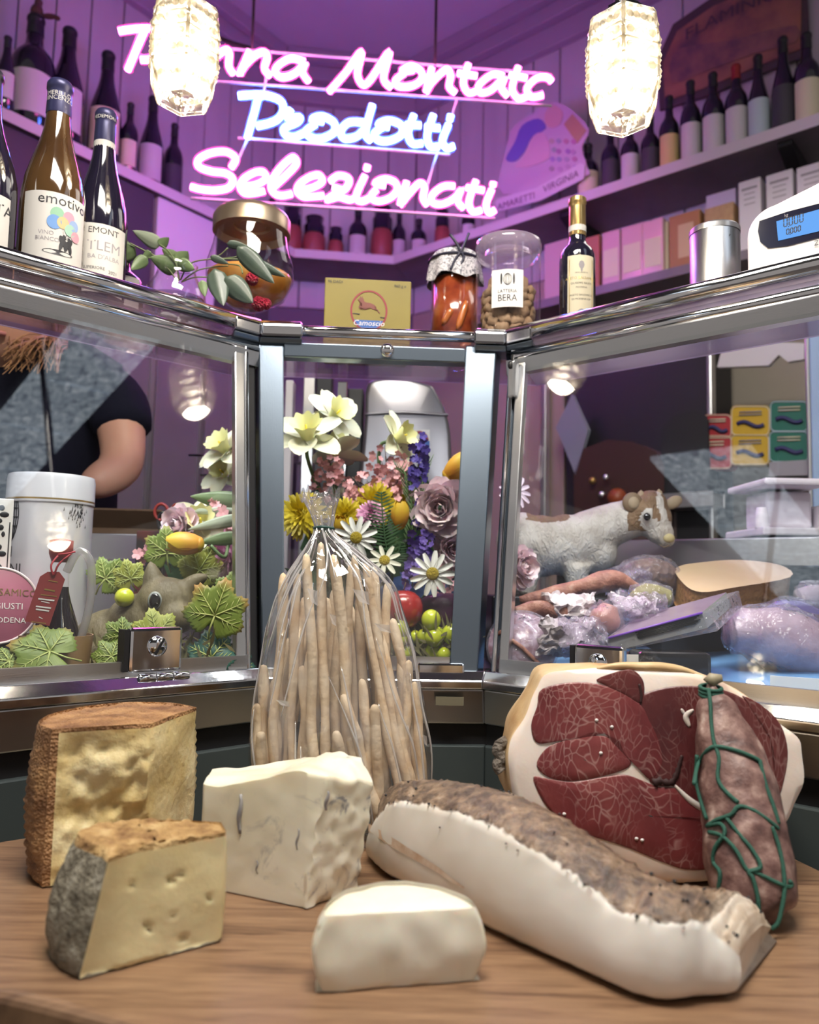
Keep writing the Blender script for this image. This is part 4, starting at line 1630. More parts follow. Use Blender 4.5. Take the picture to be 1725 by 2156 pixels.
def stick(x0, y0, x1, y1, Y0, Y1, r=11.5):
    a, b = P(x0, y0, Y0), P(x1, y1, Y1)
    if b.z < BZ + .012:
        f = (BZ + .012 - b.z) / max(1e-6, a.z - b.z)
        b = b.lerp(a, f)
    n = 18
    pts, rr = [], []
    o_ = rnd.random() * 50
    rw = r * Y0 / 1650
    for i in range(n + 1):
        f = i / n
        q = b.lerp(a, f)
        pts.append(q + V((nz((f * 4, o_, 0), 1.0), nz((f * 4, o_ + 9, 3), 1.0), 0)) * .0048)
        e = min(f, 1 - f) * n
        k = (.62 if e < .5 else 1.0)
        rr.append(rw * k * (1 + .34 * nz((f * 9, o_, 5), 1.0)) * (1.0 - .05 * f))
    o = part(G().tube(pts, rr, 10), 'breadstick', M_bread, None, loc=b, sub=1)
    return tag(o, 'pale knobbly breadstick standing in the tied cellophane bag', 'breadstick', 'breadsticks in the cellophane bag')


front = [(647, 1163, 668, 1775, .765, .760), (675, 1139, 694, 1770, .775, .762), (703, 1165, 762, 1775, .765, .757), (749, 1167, 848, 1720, .775, .765), (599, 1204, 566, 1740, .785, .775), (626, 1204, 612, 1740, .795, .772),
         (790, 1192, 812, 1735, .80, .79), (818, 1225, 800, 1740, .815, .80), (556, 1398, 548, 1735, .79, .775), (562, 1440, 583, 1735, .80, .79), (541, 1480, 556, 1738, .775, .77), (548, 1540, 560, 1745, .765, .765),
         (764, 1428, 790, 1745, .762, .76), (790, 1482, 800, 1740, .755, .757), (709, 1537, 728, 1778, .752, .752), (862, 1388, 838, 1735, .80, .79), (876, 1434, 890, 1735, .80, .785), (725, 1460, 806, 1745, .756, .75),
         (727, 1317, 735, 1760, .79, .78), (845, 1370, 860, 1730, .81, .79), (660, 1330, 622, 1745, .79, .768), (736, 1180, 752, 1745, .80, .79), (770, 1180, 866, 1735, .79, .775), (640, 1255, 590, 1740, .80, .785),
         (712, 1300, 700, 1770, .80, .775), (575, 1430, 600, 1740, .80, .785), (640, 1400, 655, 1760, .785, .765), (800, 1330, 880, 1730, .80, .78), (830, 1300, 900, 1725, .81, .795), (755, 1250, 780, 1740, .81, .80)]
own = {0: 'tall breadstick, left of the three in the middle of the bag', 1: 'tallest breadstick in the middle of the bag, tip at the neck', 2: 'tall breadstick right of the tallest, reaching down to the board', 3: 'tall breadstick leaning to the lower right of the bag', 4: 'tall breadstick at the upper left of the bag', 7: 'breadstick with its tip at the right shoulder of the bag', 8: 'shorter breadstick at the left edge with its tip just above the counter rim', 11: 'shortest breadstick at the far left of the bag', 13: 'short breadstick with a round tip, right of the middle', 12: 'short breadstick behind the round-tipped one', 14: 'short breadstick low in the middle, above the blue cheese', 15: 'breadstick with cut-off tip at the right edge of the bag', 16: 'rightmost breadstick, low at the edge of the bag', 17: 'breadstick lying diagonally across the lower middle of the bag'}
for i, q in enumerate(front):
    o = stick(*q, r=11.5 + rnd.uniform(-1.2, 1.2))
    if i in own:
        o['label'] = own[i]
for i in range(14):
    x = 560 + i * 24 + rnd.uniform(-8, 8)
    stick(x * .6 + 690 * .4, 1190 + abs(i - 6.5) * 22 + rnd.uniform(-10, 60), x, 1730, .825 + rnd.uniform(-.01, .012), .815 + rnd.uniform(-.01, .02))

# cellophane
def film():
    m, t, p, o = nt('cellophane')
    t.nodes.remove(p)
    tr = t.nodes.new('ShaderNodeBsdfTransparent')
    tr.inputs[0].default_value = (.985, .98, .985, 1)
    g_ = t.nodes.new('ShaderNodeBsdfGlossy')
    g_.inputs['Roughness'].default_value = .045
    v = coords(t, (1, 1, .45))
    b = t.nodes.new('ShaderNodeBump')
    b.inputs['Strength'].default_value = .9
    b.inputs['Distance'].default_value = .02
    h = mix(t, .5, tex(t, 'voronoi', v, 26, feature='DISTANCE_TO_EDGE'), tex(t, 'noise', v, 18, 3, .5, .5))
    t.links.new(h, b.inputs['Height'])
    t.links.new(b.outputs[0], g_.inputs['Normal'])
    ms = t.nodes.new('ShaderNodeMixShader')
    df = t.nodes.new('ShaderNodeBsdfDiffuse')
    df.inputs[0].default_value = (.95, .93, .97, 1)
    hz_ = t.nodes.new('ShaderNodeMixShader')
    t.links.new(ramp(t, tex(t, 'noise', coords(t, (1, 1, .4)), 30, 4, .6, .8), [(.48, (.015, .015, .015)), (.72, (.16, .16, .16))]), hz_.inputs[0])
    t.links.new(tr.outputs[0], hz_.inputs[1])
    t.links.new(df.outputs[0], hz_.inputs[2])
    t.links.new(sheen_fac(t, .12, b.outputs[0]), ms.inputs[0])
    t.links.new(hz_.outputs[0], ms.inputs[1])
    t.links.new(g_.outputs[0], ms.inputs[2])
    t.links.new(ms.outputs[0], o.inputs[0])
    return m


M_film = film()
bag = thing('cellophane_bag', 'clear cellophane bag tied at the neck, full of breadsticks', 'bag', (bagc.x, bagc.y, BZ))
rows_px = [(545, 905, 1785, .045), (541, 911, 1730, .060), (536, 912, 1660, .066), (530, 906, 1560, .066), (536, 892, 1480, .062), (552, 876, 1390, .058), (572, 852, 1300, .052), (598, 832, 1228, .045), (634, 770, 1172, .032), (660, 712, 1130, .016), (664, 700, 1112, .010), (660, 702, 1096, .011), (648, 706, 1070, .014), (634, 712, 1040, .017)]
secs = []
for (xl, xr, y, dp) in rows_px:
    Yc = .795 if y < 1200 else .793
    a, b = P(xl, y, Yc), P(xr, y, Yc)
    secs.append((a, b, dp))
nu = 96
cols = []
fine_rows = []
ac = cr([s_[0] for s_ in secs], 5)
bc = cr([s_[1] for s_ in secs], 5)
dc = [q.x for q in cr([(s_[2], 0, 0) for s_ in secs], 5)]
g = G()
vs_ = []
NR = len(ac)
for i in range(NR):
    a, b = ac[i], bc[i]
    c = (a + b) / 2
    hw = (b - a) / 2
    f_ = i / (NR - 1)
    for k in range(nu):
        an = 2 * pi * k / nu
        e = 1.0
        ca, sa_ = math.cos(an), math.sin(an)
        ex = math.copysign(abs(ca) ** .8, ca)
        ey = math.copysign(abs(sa_) ** .8, sa_)
        neck = max(0, 1 - abs(f_ - .74) / .22)
        pl = 1 + .14 * neck * math.sin(an * 11 + 2 * math.sin(f_ * 9)) + .05 * nz((ca * 3, sa_ * 3, f_ * 6), 1.0) + .03 * nz((ca * 9, sa_ * 9, f_ * 9), 1.0)
        if f_ > .8:
            pl += .16 * math.sin(an * 7 + f_ * 8) * (f_ - .78) * 4
        q = c + hw * ex * pl + V((0, dc[i] * ey * pl, 0))
        if f_ > .97:
            q.z += .006 * math.sin(an * 5) + .003 * math.sin(an * 11)
        q.z = max(q.z, BZ + .0012)
        vs_.append(q)
g.add(vs_, [(i * nu + k, i * nu + (k + 1) % nu, (i + 1) * nu + (k + 1) % nu, (i + 1) * nu + k) for i in range(NR - 1) for k in range(nu)] + [tuple(reversed(range(nu)))])
part(g, 'cellophane', M_film, bag)
r0_ = NR - 17
g = G().add([q.copy() for q in vs_[r0_ * nu:]], [(i * nu + k, i * nu + (k + 1) % nu, (i + 1) * nu + (k + 1) % nu, (i + 1) * nu + k) for i in range(NR - r0_ - 1) for k in range(nu)])
c_ = sum(g.v, V((0, 0, 0))) / len(g.v)
g.v = [V((c_.x + (q.x - c_.x) * .97, c_.y + (q.y - c_.y) * .97, q.z)) for q in g.v]
part(g, 'ruffle', glass('ruffle_film', (.93, .93, .95), .06, 1.7, haze=.17, hazecol=(1, .98, 1), bmp=(60, 1.0, .02)), bag)
tc_ = P(682, 1112, .795)
part(G().tube([tc_ + V((.0094 * math.cos(a), .0105 * math.sin(a), .0004 * math.sin(3 * a))) for a in [2 * pi * k / 24 for k in range(24)]], .0018, 8, closed=True), 'green_tie', mk('green_tie', (.01, .055, .045), .4), bag)
M_crease = glass('crease_glint', (.96, .96, .98), .10, 1.9, haze=.42, hazecol=(1, 1, 1))  # white haze stands in for highlights along the folds
rr_ = random.Random(5)
for i in range(26):
    k0 = rr_.uniform(nu * .52, nu * .98)
    i0 = rr_.randrange(3, 34)
    ln_ = rr_.randrange(8, 26)
    sl_ = rr_.uniform(-.25, .25)
    pts = []
    for j in range(i0, min(i0 + ln_, NR - 16)):
        kk_ = k0 + 2.2 * math.sin(j * .11 + i) + (j - i0) * sl_
        a_, b_ = int(kk_) % nu, (int(kk_) + 1) % nu
        q = vs_[j * nu + a_].lerp(vs_[j * nu + b_], kk_ - int(kk_))
        pts.append(q + V((0, -.0006, 0)))
    if len(pts) > 4:
        m_ = len(pts)
        part(G().tube(pts, [.0011 * math.sin(pi * (k + .4) / m_) + .0001 for k in range(m_)], 5, flat=.35, up=(0, 1, 0)), 'crease_glint', M_crease, bag)
for k in range(0, nu, 9):                      # whitened glints on the gathered pleats of the ruffle and shoulder
    pts = [vs_[j * nu + k] + V((0, -.0005, 0)) for j in range(NR - 30, NR - 8)]
    part(G().tube(pts, [.0007] * len(pts), 5, flat=.35, up=(0, 1, 0)), 'crease_glint', M_crease, bag)
for (x, y, w_, h_) in ((655, 1255, 22, 34), (762, 1262, 34, 30), (805, 1330, 34, 18), (600, 1478, 26, 12), (893, 1565, 10, 22), (700, 1300, 14, 24)):   # whitened facets standing in for lamp glints
    j_ = min(range(NR - 20), key=lambda j: abs(proj(vs_[j * nu + 72])[1] - y))
    k_ = min(range(nu // 2, nu), key=lambda k: abs(proj(vs_[j_ * nu + k])[0] - x))
    c_ = vs_[j_ * nu + k_] + V((0, -.0012, 0))
    s_ = .8 / 1650
    part(G().add([c_ + V((-w_ * .5 * s_, 0, h_ * .5 * s_)), c_ + V((w_ * .4 * s_, -.001, h_ * .35 * s_)), c_ + V((w_ * .5 * s_, 0, -h_ * .5 * s_)), c_ + V((-w_ * .1 * s_, -.001, -h_ * .3 * s_))], [(0, 1, 2, 3)]), 'film_glint', M_crease, bag, smooth=False)
# ================================================================ things standing on the glass shelf of the counter
SZ = 1.4608


def shelfpos(s_, x, k, z=SZ):
    q = off(k)
    best = None
    for i in range(-100, 501):
        p_ = q[s_].lerp(q[s_ + 1], i / 400)
        d = abs(proj((p_.x, p_.y, z))[0] - x)
        if best is None or d < best[0]:
            best = (d, p_)
    return V((best[1].x, best[1].y, z))


def face_cam(p_):
    return math.atan2(p_.x, p_.y) * -1.0


BURG = [(0, 0), (.90, 0), (1, .015), (1, .40), (.98, .46), (.90, .53), (.74, .61), (.56, .69), (.44, .76), (.385, .83), (.37, .87)]
BORD = [(0, 0), (.90, 0), (1, .015), (1, .56), (.97, .61), (.86, .66), (.62, .71), (.44, .75), (.39, .80), (.37, .84)]


def bottle(label, loc, r, H, prof, mglass, mcap, rot=None, lab=None, labz=(.10, .38), laba=(-.9, .9), mlab=None, group=None, name='wine_bottle', capz=.84, texts=(), neck=None, n=28, cat='bottle'):
    """texts: (string, size as a share of H, x in radians, z share of H, material)"""
    t = thing(name, label, cat, loc, face_cam(V(loc)) if rot is None else rot, group)
    part(G().lathe([(a * r, b * H) for a, b in prof], n), 'glass_body', mglass, t, local=True)
    ra = prof[-1][0] * r
    part(G().lathe([(ra * 1.05, capz * H), (ra * 1.08, (capz + .006) * H), (ra * 1.03, .93 * H), (ra * 1.03, .955 * H), (ra * 1.12, .96 * H), (ra * 1.12, .985 * H), (ra * .95, H), (0, H)], n), 'capsule', mcap, t, local=True)
    if lab:
        lb = part(G().lathe([(r * 1.006, labz[0] * H), (r * 1.006, labz[1] * H)], 24, a0=laba[0], a1=laba[1]), 'label', lab, t, local=True)
        for (w_, sz, x0, zz, m_) in texts:
            g = G().text(w_, lambda X, Y: V((r * 1.012 * math.sin(x0 + X / r), -r * 1.012 * math.cos(x0 + X / r), zz * H + Y)), sz * H)
            part(g, 'lettering', m_, lb, local=True, smooth=False)
        t['_lab'] = 0
        del t['_lab']
        if neck:
            nb = part(G().lathe([(neck[0] * r, neck[1] * H), (neck[0] * r, neck[2] * H)], 24), 'neck_band', neck[3], t, local=True)
        return t, lb
    return t, None


M_gdark = mk('dark_bottle_glass', (.012, .010, .022), .06, coat=.4)
M_gamber = mk('amber_bottle_glass', (.075, .040, .014), .06, coat=.5, var=([(.35, (.045, .022, .010)), (.65, (.11, .06, .022))], 7))
M_gbrown = mk('deep_brown_glass', (.020, .008, .018), .06, coat=.5)
M_foil = mk('indigo_foil', (.035, .035, .10), .35, .3)
M_foilb = mk('black_foil', (.02, .02, .028), .38, .2)
M_gold = mk('gold_foil', (.55, .38, .16), .28, .9)
M_label = mk('cream_label', (.58, .56, .53), .6)
M_labelc = mk('ivory_label', (.66, .60, .44), .6)
M_labelgr = mk('grey_label_ink', (.30, .28, .30), .7)
M_goldink = mk('gold_ink', (.50, .36, .10), .3, .8)
M_labdark = mk('dark_label', (.05, .045, .06), .6)
M_laby = mk('yellow_label', (.62, .48, .20), .6)


def bH(x, y, p_):
    """height above the shelf of the point seen at this pixel over p_"""
    return P(x, y, p_.y).z - p_.z


# --- bottles on the left
p_ = shelfpos(0, -50, -.065)
bottle('dark wine bottle at the very left edge, label ending in TTA', p_, .040, bH(-10, 150, p_), BURG, M_gdark, M_foilb, lab=M_label, labz=(.08, .36), laba=(-1.0, 1.0), texts=(('TTA', .075, .62, .27, M_ink),), rot=face_cam(p_) - .1)
p_ = shelfpos(0, 101, -.070)
Hb = bH(125, 176, p_)
rb = .0405
t, lb = bottle('brown wine bottle with white label of coloured balloons and a dancing couple', p_, rb, Hb, BURG, M_gamber, M_foil, lab=M_label, labz=(.12, .425), laba=(-1.15, 1.0), rot=face_cam(p_) + .20,
               texts=(('emotivo', .066, .14, .372, M_ink), ('VINO', .026, -.36, .232, M_labelgr), ('BIANCO', .026, -.32, .205, M_labelgr)))
part(G().text('MERILLO', lambda X, Y: V((rb * .40 * math.sin(-.25 + X / rb / .40), -rb * .40 * math.cos(-.25 + X / rb / .40), .915 * Hb + Y)), .0085), 'capsule_print', M_label, t, local=True, smooth=False)
part(G().text('VINCENZO', lambda X, Y: V((rb * .40 * math.sin(-.25 + X / rb / .40), -rb * .40 * math.cos(-.25 + X / rb / .40), .893 * Hb + Y)), .0085), 'capsule_print', M_label, t, local=True, smooth=False)


def disc_on(r, H, x0, zz, rx, rz, lift, n=18, tilt=0.):
    vs = [V((r * lift * math.sin(x0), -r * lift * math.cos(x0), zz * H))]
    for i in range(n):
        a = 2 * pi * i / n
        X, Z = rx * math.cos(a), rz * math.sin(a)
        X, Z = X * math.cos(tilt) - Z * math.sin(tilt), X * math.sin(tilt) + Z * math.cos(tilt)
        vs.append(V((r * lift * math.sin(x0 + X / r), -r * lift * math.cos(x0 + X / r), zz * H + Z)))
    return vs, [(0, i + 1, (i + 1) % n + 1) for i in range(n)]


for i, (x0, zz, rr, c) in enumerate(((-.06, .330, .0085, (.22, .42, .28)), (.30, .326, .0078, (.60, .26, .34)), (-.14, .292, .0088, (.12, .26, .55)), (.12, .296, .0075, (.52, .40, .20)), (.48, .298, .0070, (.24, .34, .55)), (.36, .272, .0075, (.30, .48, .38)), (.56, .252, .0066, (.62, .28, .34)))):
    vs0, fs0 = disc_on(rb, Hb, x0, zz, rr, rr * 1.08, 1.016 + i * .0015)
    part(G().add(vs0, fs0), 'balloon', mk('balloon_%d' % i, c, .6), lb, local=True)
    g = G().tube([V((rb * 1.009 * math.sin(x0), -rb * 1.009 * math.cos(x0), zz * Hb - rr)), V((rb * 1.012 * math.sin(.22), -rb * 1.012 * math.cos(.22), .225 * Hb))], .0003, 4)
    part(g, 'balloon_string', M_labelgr, lb, local=True)
for x0, zz, rx, rz, tl in ((.14, .215, .0036, .0075, .5), (.34, .210, .0036, .0075, -.5), (.17, .236, .0020, .0022, 0), (.33, .230, .0020, .0022, 0), (.24, .196, .0028, .0066, 0), (.10, .196, .0024, .0072, -.2), (.38, .190, .0024, .0072, .2)):
    vs0, fs0 = disc_on(rb, Hb, x0, zz, rx, rz, 1.028, 12, tl)
    part(G().add(vs0, fs0), 'dancer_figure', M_ink, lb, local=True)
vs0, fs0 = disc_on(rb, Hb, .02, .160, .019, .0035, 1.014, 18)
part(G().add(vs0, fs0), 'dance_floor', M_ink, lb, local=True)

p_ = shelfpos(0, 200, -.105)
Hb2 = bH(188, 236, p_)
t, lb = bottle('dark red wine bottle with grey TLEM label beside the balloon bottle', p_, .0375, Hb2, BURG, M_gdark, M_foil, lab=mk('grey_label', (.60, .58, .54), .6), labz=(.08, .40), laba=(-1.0, 1.0), rot=face_cam(p_) + .1, neck=(.40, .80, .84, M_label), capz=.84,
               texts=(('EMONT', .040, .05, .355, M_ink), ('TLEM', .065, .10, .275, M_labelgr), ("BA D'ALBA", .030, .10, .235, M_labelgr), ('SUPERIORE', .020, -.25, .185, M_ink), ('2021', .022, .45, .175, M_ink)))
part(G().text('PEDEMONTE', lambda X, Y: V((.0155 * math.sin(X / .0155), -.0155 * math.cos(X / .0155), .945 * Hb2 + Y)), .0075), 'capsule_print', M_label, t, local=True, smooth=False)
p_ = shelfpos(0, 248, -.165)
bottle('short dark bottle half hidden behind the trailing plant', p_, .034, .135, BORD, M_gdark, M_foilb, lab=M_label, labz=(.28, .62), laba=(-.9, .9), texts=(('oti', .10, .1, .50, M_ink),), rot=face_cam(p_))

# --- trailing plant in a glass jug
p_ = shelfpos(0, 366, -.075)
M_water = glass('water', (.82, .86, .86), 0, 1.33)
jug = thing('glass_jug', 'small round glass jug of water holding a trailing green plant', 'vase', p_)
rj = 66 * p_.y / 1650
part(G().lathe([(0, 0), (.55 * rj, 0), (.86 * rj, .010), (1.0 * rj, .034), (.93 * rj, .058), (.66 * rj, .078), (.58 * rj, .090), (.66 * rj, .098)], 32), 'glass_body', M_clearglass, jug, local=True, solid=.0015)
part(G().lathe([(0, .002), (.80 * rj, .011), (.95 * rj, .034), (.93 * rj, .046), (0, .046)], 28), 'water', M_water, jug, local=True)
M_peb = mk('white_pebble', (.62, .60, .58), .5)
for i in range(9):
    a = i * 2.4
    part(G().ball((.55 * rj * math.cos(a) * (i % 3 + 1) / 3, .55 * rj * math.sin(a) * (i % 3 + 1) / 3, .010 + .006 * (i % 2)), (.010, .008, .006), 10, 6), 'pebble', M_peb, jug, local=True)
M_leaf = mk('plant_leaf', (.10, .16, .065), .42, var=((.17, .24, .11), 30), sheen=.1)
M_leafd = mk('dark_leaf', (.035, .055, .045), .4, var=((.06, .085, .06), 30))
M_leafl = mk('leaf_underside', (.34, .40, .30), .5)
M_stem = mk('green_stem', (.16, .20, .09), .5)


def leaf_px(x0, y0, x1, y1, wpx, Y0, Y1, m_, parent, name='leaf', bend=.25, heart=True):
    a, b = P(x0, y0, Y0), P(x1, y1, Y1)
    ax = b - a
    Lh = ax.length
    view = ((a + b) / 2 - CP).normalized()
    sd = ax.cross(view).normalized()
    nn = sd.cross(ax).normalized()
    hw = wpx * .62 * (Y0 + Y1) / 2 / 1650

    def fn(u, v):
        s_ = v
        wd = math.sin(pi * min(1, s_ ** .60 * .98 + .02)) ** .75 if s_ < 1 else 0
        if s_ < .12 and heart:
            wd = max(wd, .55 * (s_ / .12 + .2))
        x_ = (u - .5) * 2
        return a + ax * s_ + sd * hw * wd * x_ + nn * (Lh * bend * (-(s_ - .5) ** 2 * .8 + .2) * .5 + abs(x_) * hw * wd * .30)
    return part(G().grid(fn, 6, 10), name, m_, parent, solid=.0006)


plant = thing('trailing_plant', 'trailing pothos with green leaves, reaching right over the amber jar', 'plant', p_ + V((0, 0, .05)))
Yp = p_.y
for q in ((272, 512, 193, 527, 36, -.02, -.03, M_leaf), (284, 520, 233, 550, 34, -.02, -.03, M_leaf), (337, 516, 279, 485, 26, 0, .0, M_leafl), (310, 541, 276, 568, 22, -.02, -.03, M_leaf), (372, 546, 341, 524, 22, 0, 0, M_leaf), (374, 566, 316, 541, 34, -.01, -.02, M_leaf),
          (376, 552, 396, 529, 28, 0, 0, M_leaf), (374, 552, 410, 568, 24, -.02, -.02, M_leaf), (336, 518, 356, 500, 18, 0, 0, M_leaf), (478, 513, 524, 520, 15, -.03, -.03, M_leafd), (500, 520, 578, 597, 34, -.05, -.05, M_leafd), (532, 550, 602, 583, 18, -.03, -.03, M_leafd),
          (452, 566, 471, 644, 38, -.05, -.06, M_leafd), (474, 584, 533, 638, 40, -.05, -.06, M_leafd), (443, 540, 482, 556, 13, -.03, -.03, M_leafd), (425, 590, 432, 625, 16, -.03, -.03, M_leaf), (318, 530, 300, 545, 14, -.02, -.02, M_leaf)):
    leaf_px(q[0], q[1], q[2], q[3], q[4], Yp + q[5], Yp + q[6], q[7], plant)
for pts in (((372, 590), (340, 548), (305, 528), (274, 512)), ((374, 592), (345, 556), (312, 542)), ((376, 592), (372, 560), (356, 530), (338, 516)), ((380, 590), (400, 556), (440, 546), (500, 546), (520, 548), (532, 552)),
            ((440, 546), (462, 538), (480, 522)), ((384, 592), (415, 570), (452, 562), (480, 560)), ((382, 594), (410, 584), (446, 584)), ((378, 590), (374, 566)), ((480, 556), (505, 560), (511, 576)), ((455, 545), (500, 540), (502, 522))):
    pt = cr([P(x, y, Yp - .02 * i / 3 - .005) for i, (x, y) in enumerate(pts)], 6)
    part(G().tube(pt, .0011, 6), 'stem', M_stem, plant)

# --- goblet jar with amber drink
p_ = shelfpos(0, 520, -.105)
p_ = V((p_.x, p_.y, SZ))
Yj = p_.y
k_ = Yj / 1650
zb = P(520, 655, Yj).z - SZ
zr = P(520, 478, Yj).z - SZ
zl = P(520, 432, Yj).z - SZ
R0 = 95 * k_
jar = thing('goblet_jar', 'stemmed round glass jar of amber punch with raspberries and metal lid', 'jar', p_, face_cam(p_))
prof = [(R0 * .50, 0), (R0 * .45, .004), (.009, .010), (.008, zb * .6), (.011, zb), (R0 * .40, zb + .006), (R0 * .80, zb + .024), (R0 * .98, zb + .052), (R0 * .99, zb + .072), (R0 * .86, zb + .106), (R0 * .78, zr)]
part(G().lathe([(0, 0)] + prof, 40), 'glass_bowl', M_clearglass, jar, local=True)
M_amber = mk('amber_punch', (.55, .20, .035), .12, sss=.0, var=([(.3, (.42, .13, .03)), (.5, (.62, .26, .05)), (.75, (.72, .40, .12))], 18, 3), coat=.5)
part(G().lathe([(0, zb + .004), (R0 * .38, zb + .008), (R0 * .78, zb + .026), (R0 * .94, zb + .050), (R0 * .955, zb + .056), (0, zb + .056)], 36), 'punch', M_amber, jar, local=True)
M_rasp = mk('raspberry', (.45, .015, .05), .4, bmp=(300, 1.0, .01, 'voronoi'))
for x, y, r in ((531, 587, .0105), (545, 640, .0115), (560, 640, .009)):
    q = MW[jar.name].inverted() @ P(x, y, Yj - R0 * .93 * math.sqrt(max(.05, 1 - ((x - 525) / 95) ** 2)) * .93)
    part(G().ball(q, r, 14, 10, fn=lambda d: 1 + .08 * math.sin(d.x * 22) * math.sin(d.z * 22)), 'raspberry', M_rasp, jar, local=True)
M_bronze = mk('bronze_lid', (.46, .36, .26), .34, .85, bmp=(30, .05, .003))
lid = part(G().lathe([(0, zr + .002), (R0 * .30, zr + .0015), (R0 * .32, zr + .004), (R0 * .40, zr + .004), (R0 * .42, zr + .0005), (R0 * .80, zr), (R0 * .86, zr - .012), (R0 * .88, zr - .012), (R0 * .88, zr + .010), (R0 * .82, zr + .018), (R0 * .3, zr + .026), (R0 * .20, zr + .028), (R0 * .20, zr + .034), (R0 * .22, zr + .040), (0, zr + .044)], 40), 'lid', M_bronze, jar, local=True, ang=50)

# --- yellow stock cube box
p_ = shelfpos(1, 772, -.070)
Yb = p_.y
kb = Yb / 1650
W, D, H = 190 * kb * .985, .085, P(772, 588, Yb).z - SZ
M_yellow = mk('yellow_card', (.27, .21, .036), .5, var=((.21, .165, .03), 6))
by = thing('stock_cube_box', 'yellow cardboard box with a leaping chamois in a red oval', 'box', p_, face_cam(p_) * .5 + .05)
body = part(G().box((0, D / 2, H / 2), (W, D, H)), 'carton', M_yellow, by, local=True, smooth=False, bevel=.0015)
M_redp, M_bluep, M_dun = mk('crimson_print', (.26, .015, .03), .5), mk('blue_print', (.035, .12, .42), .5), mk('chamois_print', (.20, .055, .04), .5)


def flat(poly, z, M=None):
    return G().add([V((q[0], -z, q[1])) for q in poly], [tuple(range(len(poly)))], M)


cx, cz, rx, rz = .002, H * .56, W * .215, H * .285
ov = [(cx + rx * math.cos(2 * pi * i / 48), cz + rz * math.sin(2 * pi * i / 48)) for i in range(48)]
ov2 = [(cx + rx * .90 * math.cos(2 * pi * i / 48), cz + rz * .925 * math.sin(2 * pi * i / 48)) for i in range(48)]
g = G().add([V((q[0], -.0006, q[1])) for q in ov] + [V((q[0], -.0006, q[1])) for q in ov2], [(i, (i + 1) % 48, 48 + (i + 1) % 48, 48 + i) for i in range(48)])
part(g, 'oval_print', M_redp, body, local=True, smooth=False)
seg_ = [q for q in ov2 if q[1] < cz - rz * .42]
part(flat(seg_, .0007), 'banner_print', M_bluep, body, local=True, smooth=False)
part(G().text('Camoscio', lambda X, Y: V((cx + X + Y * .22, -.0010, cz - rz * .72 + Y)), H * .105), 'lettering', M_paper, body, local=True, smooth=False)
cham = [(-.78, .62), (-.62, .78), (-.60, .95), (-.52, .80), (-.44, .95), (-.44, .78), (-.36, .70), (-.34, .50), (-.20, .40), (.10, .36), (.34, .22), (.50, .02), (.52, -.06), (.46, .06), (.40, -.10), (.56, -.26), (.64, -.46), (.76, -.48), (.74, -.42), (.68, -.40), (.62, -.22),
        (.46, -.12), (.30, -.20), (.10, -.06), (-.16, -.06), (-.30, -.10), (-.42, -.06), (-.30, -.20), (-.22, -.24), (-.34, -.24), (-.50, -.02), (-.62, -.06), (-.52, -.22), (-.44, -.24), (-.56, -.26), (-.72, -.02), (-.66, .04), (-.48, .06), (-.42, .20), (-.52, .40), (-.56, .52), (-.70, .54)]
me_ = bmesh.new()
vs0 = [me_.verts.new((cx + q[0] * rx * .80, -.0009, cz + rz * .18 + q[1] * rz * .55)) for q in cham]
f0 = me_.faces.new(vs0)
bmesh.ops.triangulate(me_, faces=[f0])
me_.verts.index_update()
g = G().add([q.co.copy() for q in me_.verts], [tuple(v.index for v in f.verts) for f in me_.faces])
me_.free()
part(g, 'chamois_print', M_dun, body, local=True, smooth=False)
for x0, x1, zz in ((-.86, -.48, -.17), (.60, .86, -.30)):
    part(flat([(cx + rx * x0, cz + rz * zz), (cx + rx * x1, cz + rz * zz - .001), (cx + rx * x1, cz + rz * zz + .0004), (cx + rx * x0, cz + rz * zz + .0012)], .0008), 'ground_line', M_ink, body, local=True, smooth=False)
part(G().text('96 DADI', lambda X, Y: V((-W * .38 + X, -.0008, H * .925 + Y)), H * .055), 'lettering', M_ink, body, local=True, smooth=False)
part(G().text('960 g e', lambda X, Y: V((W * .37 + X, -.0008, H * .905 + Y)), H * .055), 'lettering', M_ink, body, local=True, smooth=False)
g = G()
for c_ in (-W * .22, W * .18):
    o1 = [V((c_ + W * .12 * math.cos(2 * pi * i / 32), D * .5 + D * .30 * math.sin(2 * pi * i / 32), -.0003)) for i in range(32)]
    o2 = [V((c_ + W * .105 * math.cos(2 * pi * i / 32), D * .5 + D * .255 * math.sin(2 * pi * i / 32), -.0003)) for i in range(32)]
    g.add(o1 + o2, [(i, (i + 1) % 32, 32 + (i + 1) % 32, 32 + i) for i in range(32)])
part(g, 'base_print', M_redp, body, local=True, smooth=False)

# --- preserve jar with cloth cap
p_ = shelfpos(1, 954, -.135)
Yq = p_.y
kq = Yq / 1650
rq = 51 * kq
zt = P(950, 575, Yq).z - SZ
zc = P(950, 532, Yq).z - SZ
pj = thing('preserve_jar', 'glass jar of orange preserve with black and white cloth cap', 'jar', p_, face_cam(p_))
part(G().lathe([(0, 0), (rq * .86, 0), (rq, .006), (rq, zt - .012), (rq * .92, zt), (rq * .90, zt + .004)], 32), 'glass_body', M_clearglass, pj, local=True)
M_pres = mk('orange_preserve', (.30, .055, .022), .15, var=([(.3, (.14, .02, .015)), (.5, (.30, .06, .02)), (.72, (.48, .17, .05))], 22, 3), coat=.6)
part(G().lathe([(0, .003), (rq * .95, .008), (rq * .955, zt - .016), (0, zt - .014)], 28), 'preserve', M_pres, pj, local=True)
M_peel = mk('candied_peel', (.45, .13, .03), .25, coat=.5)
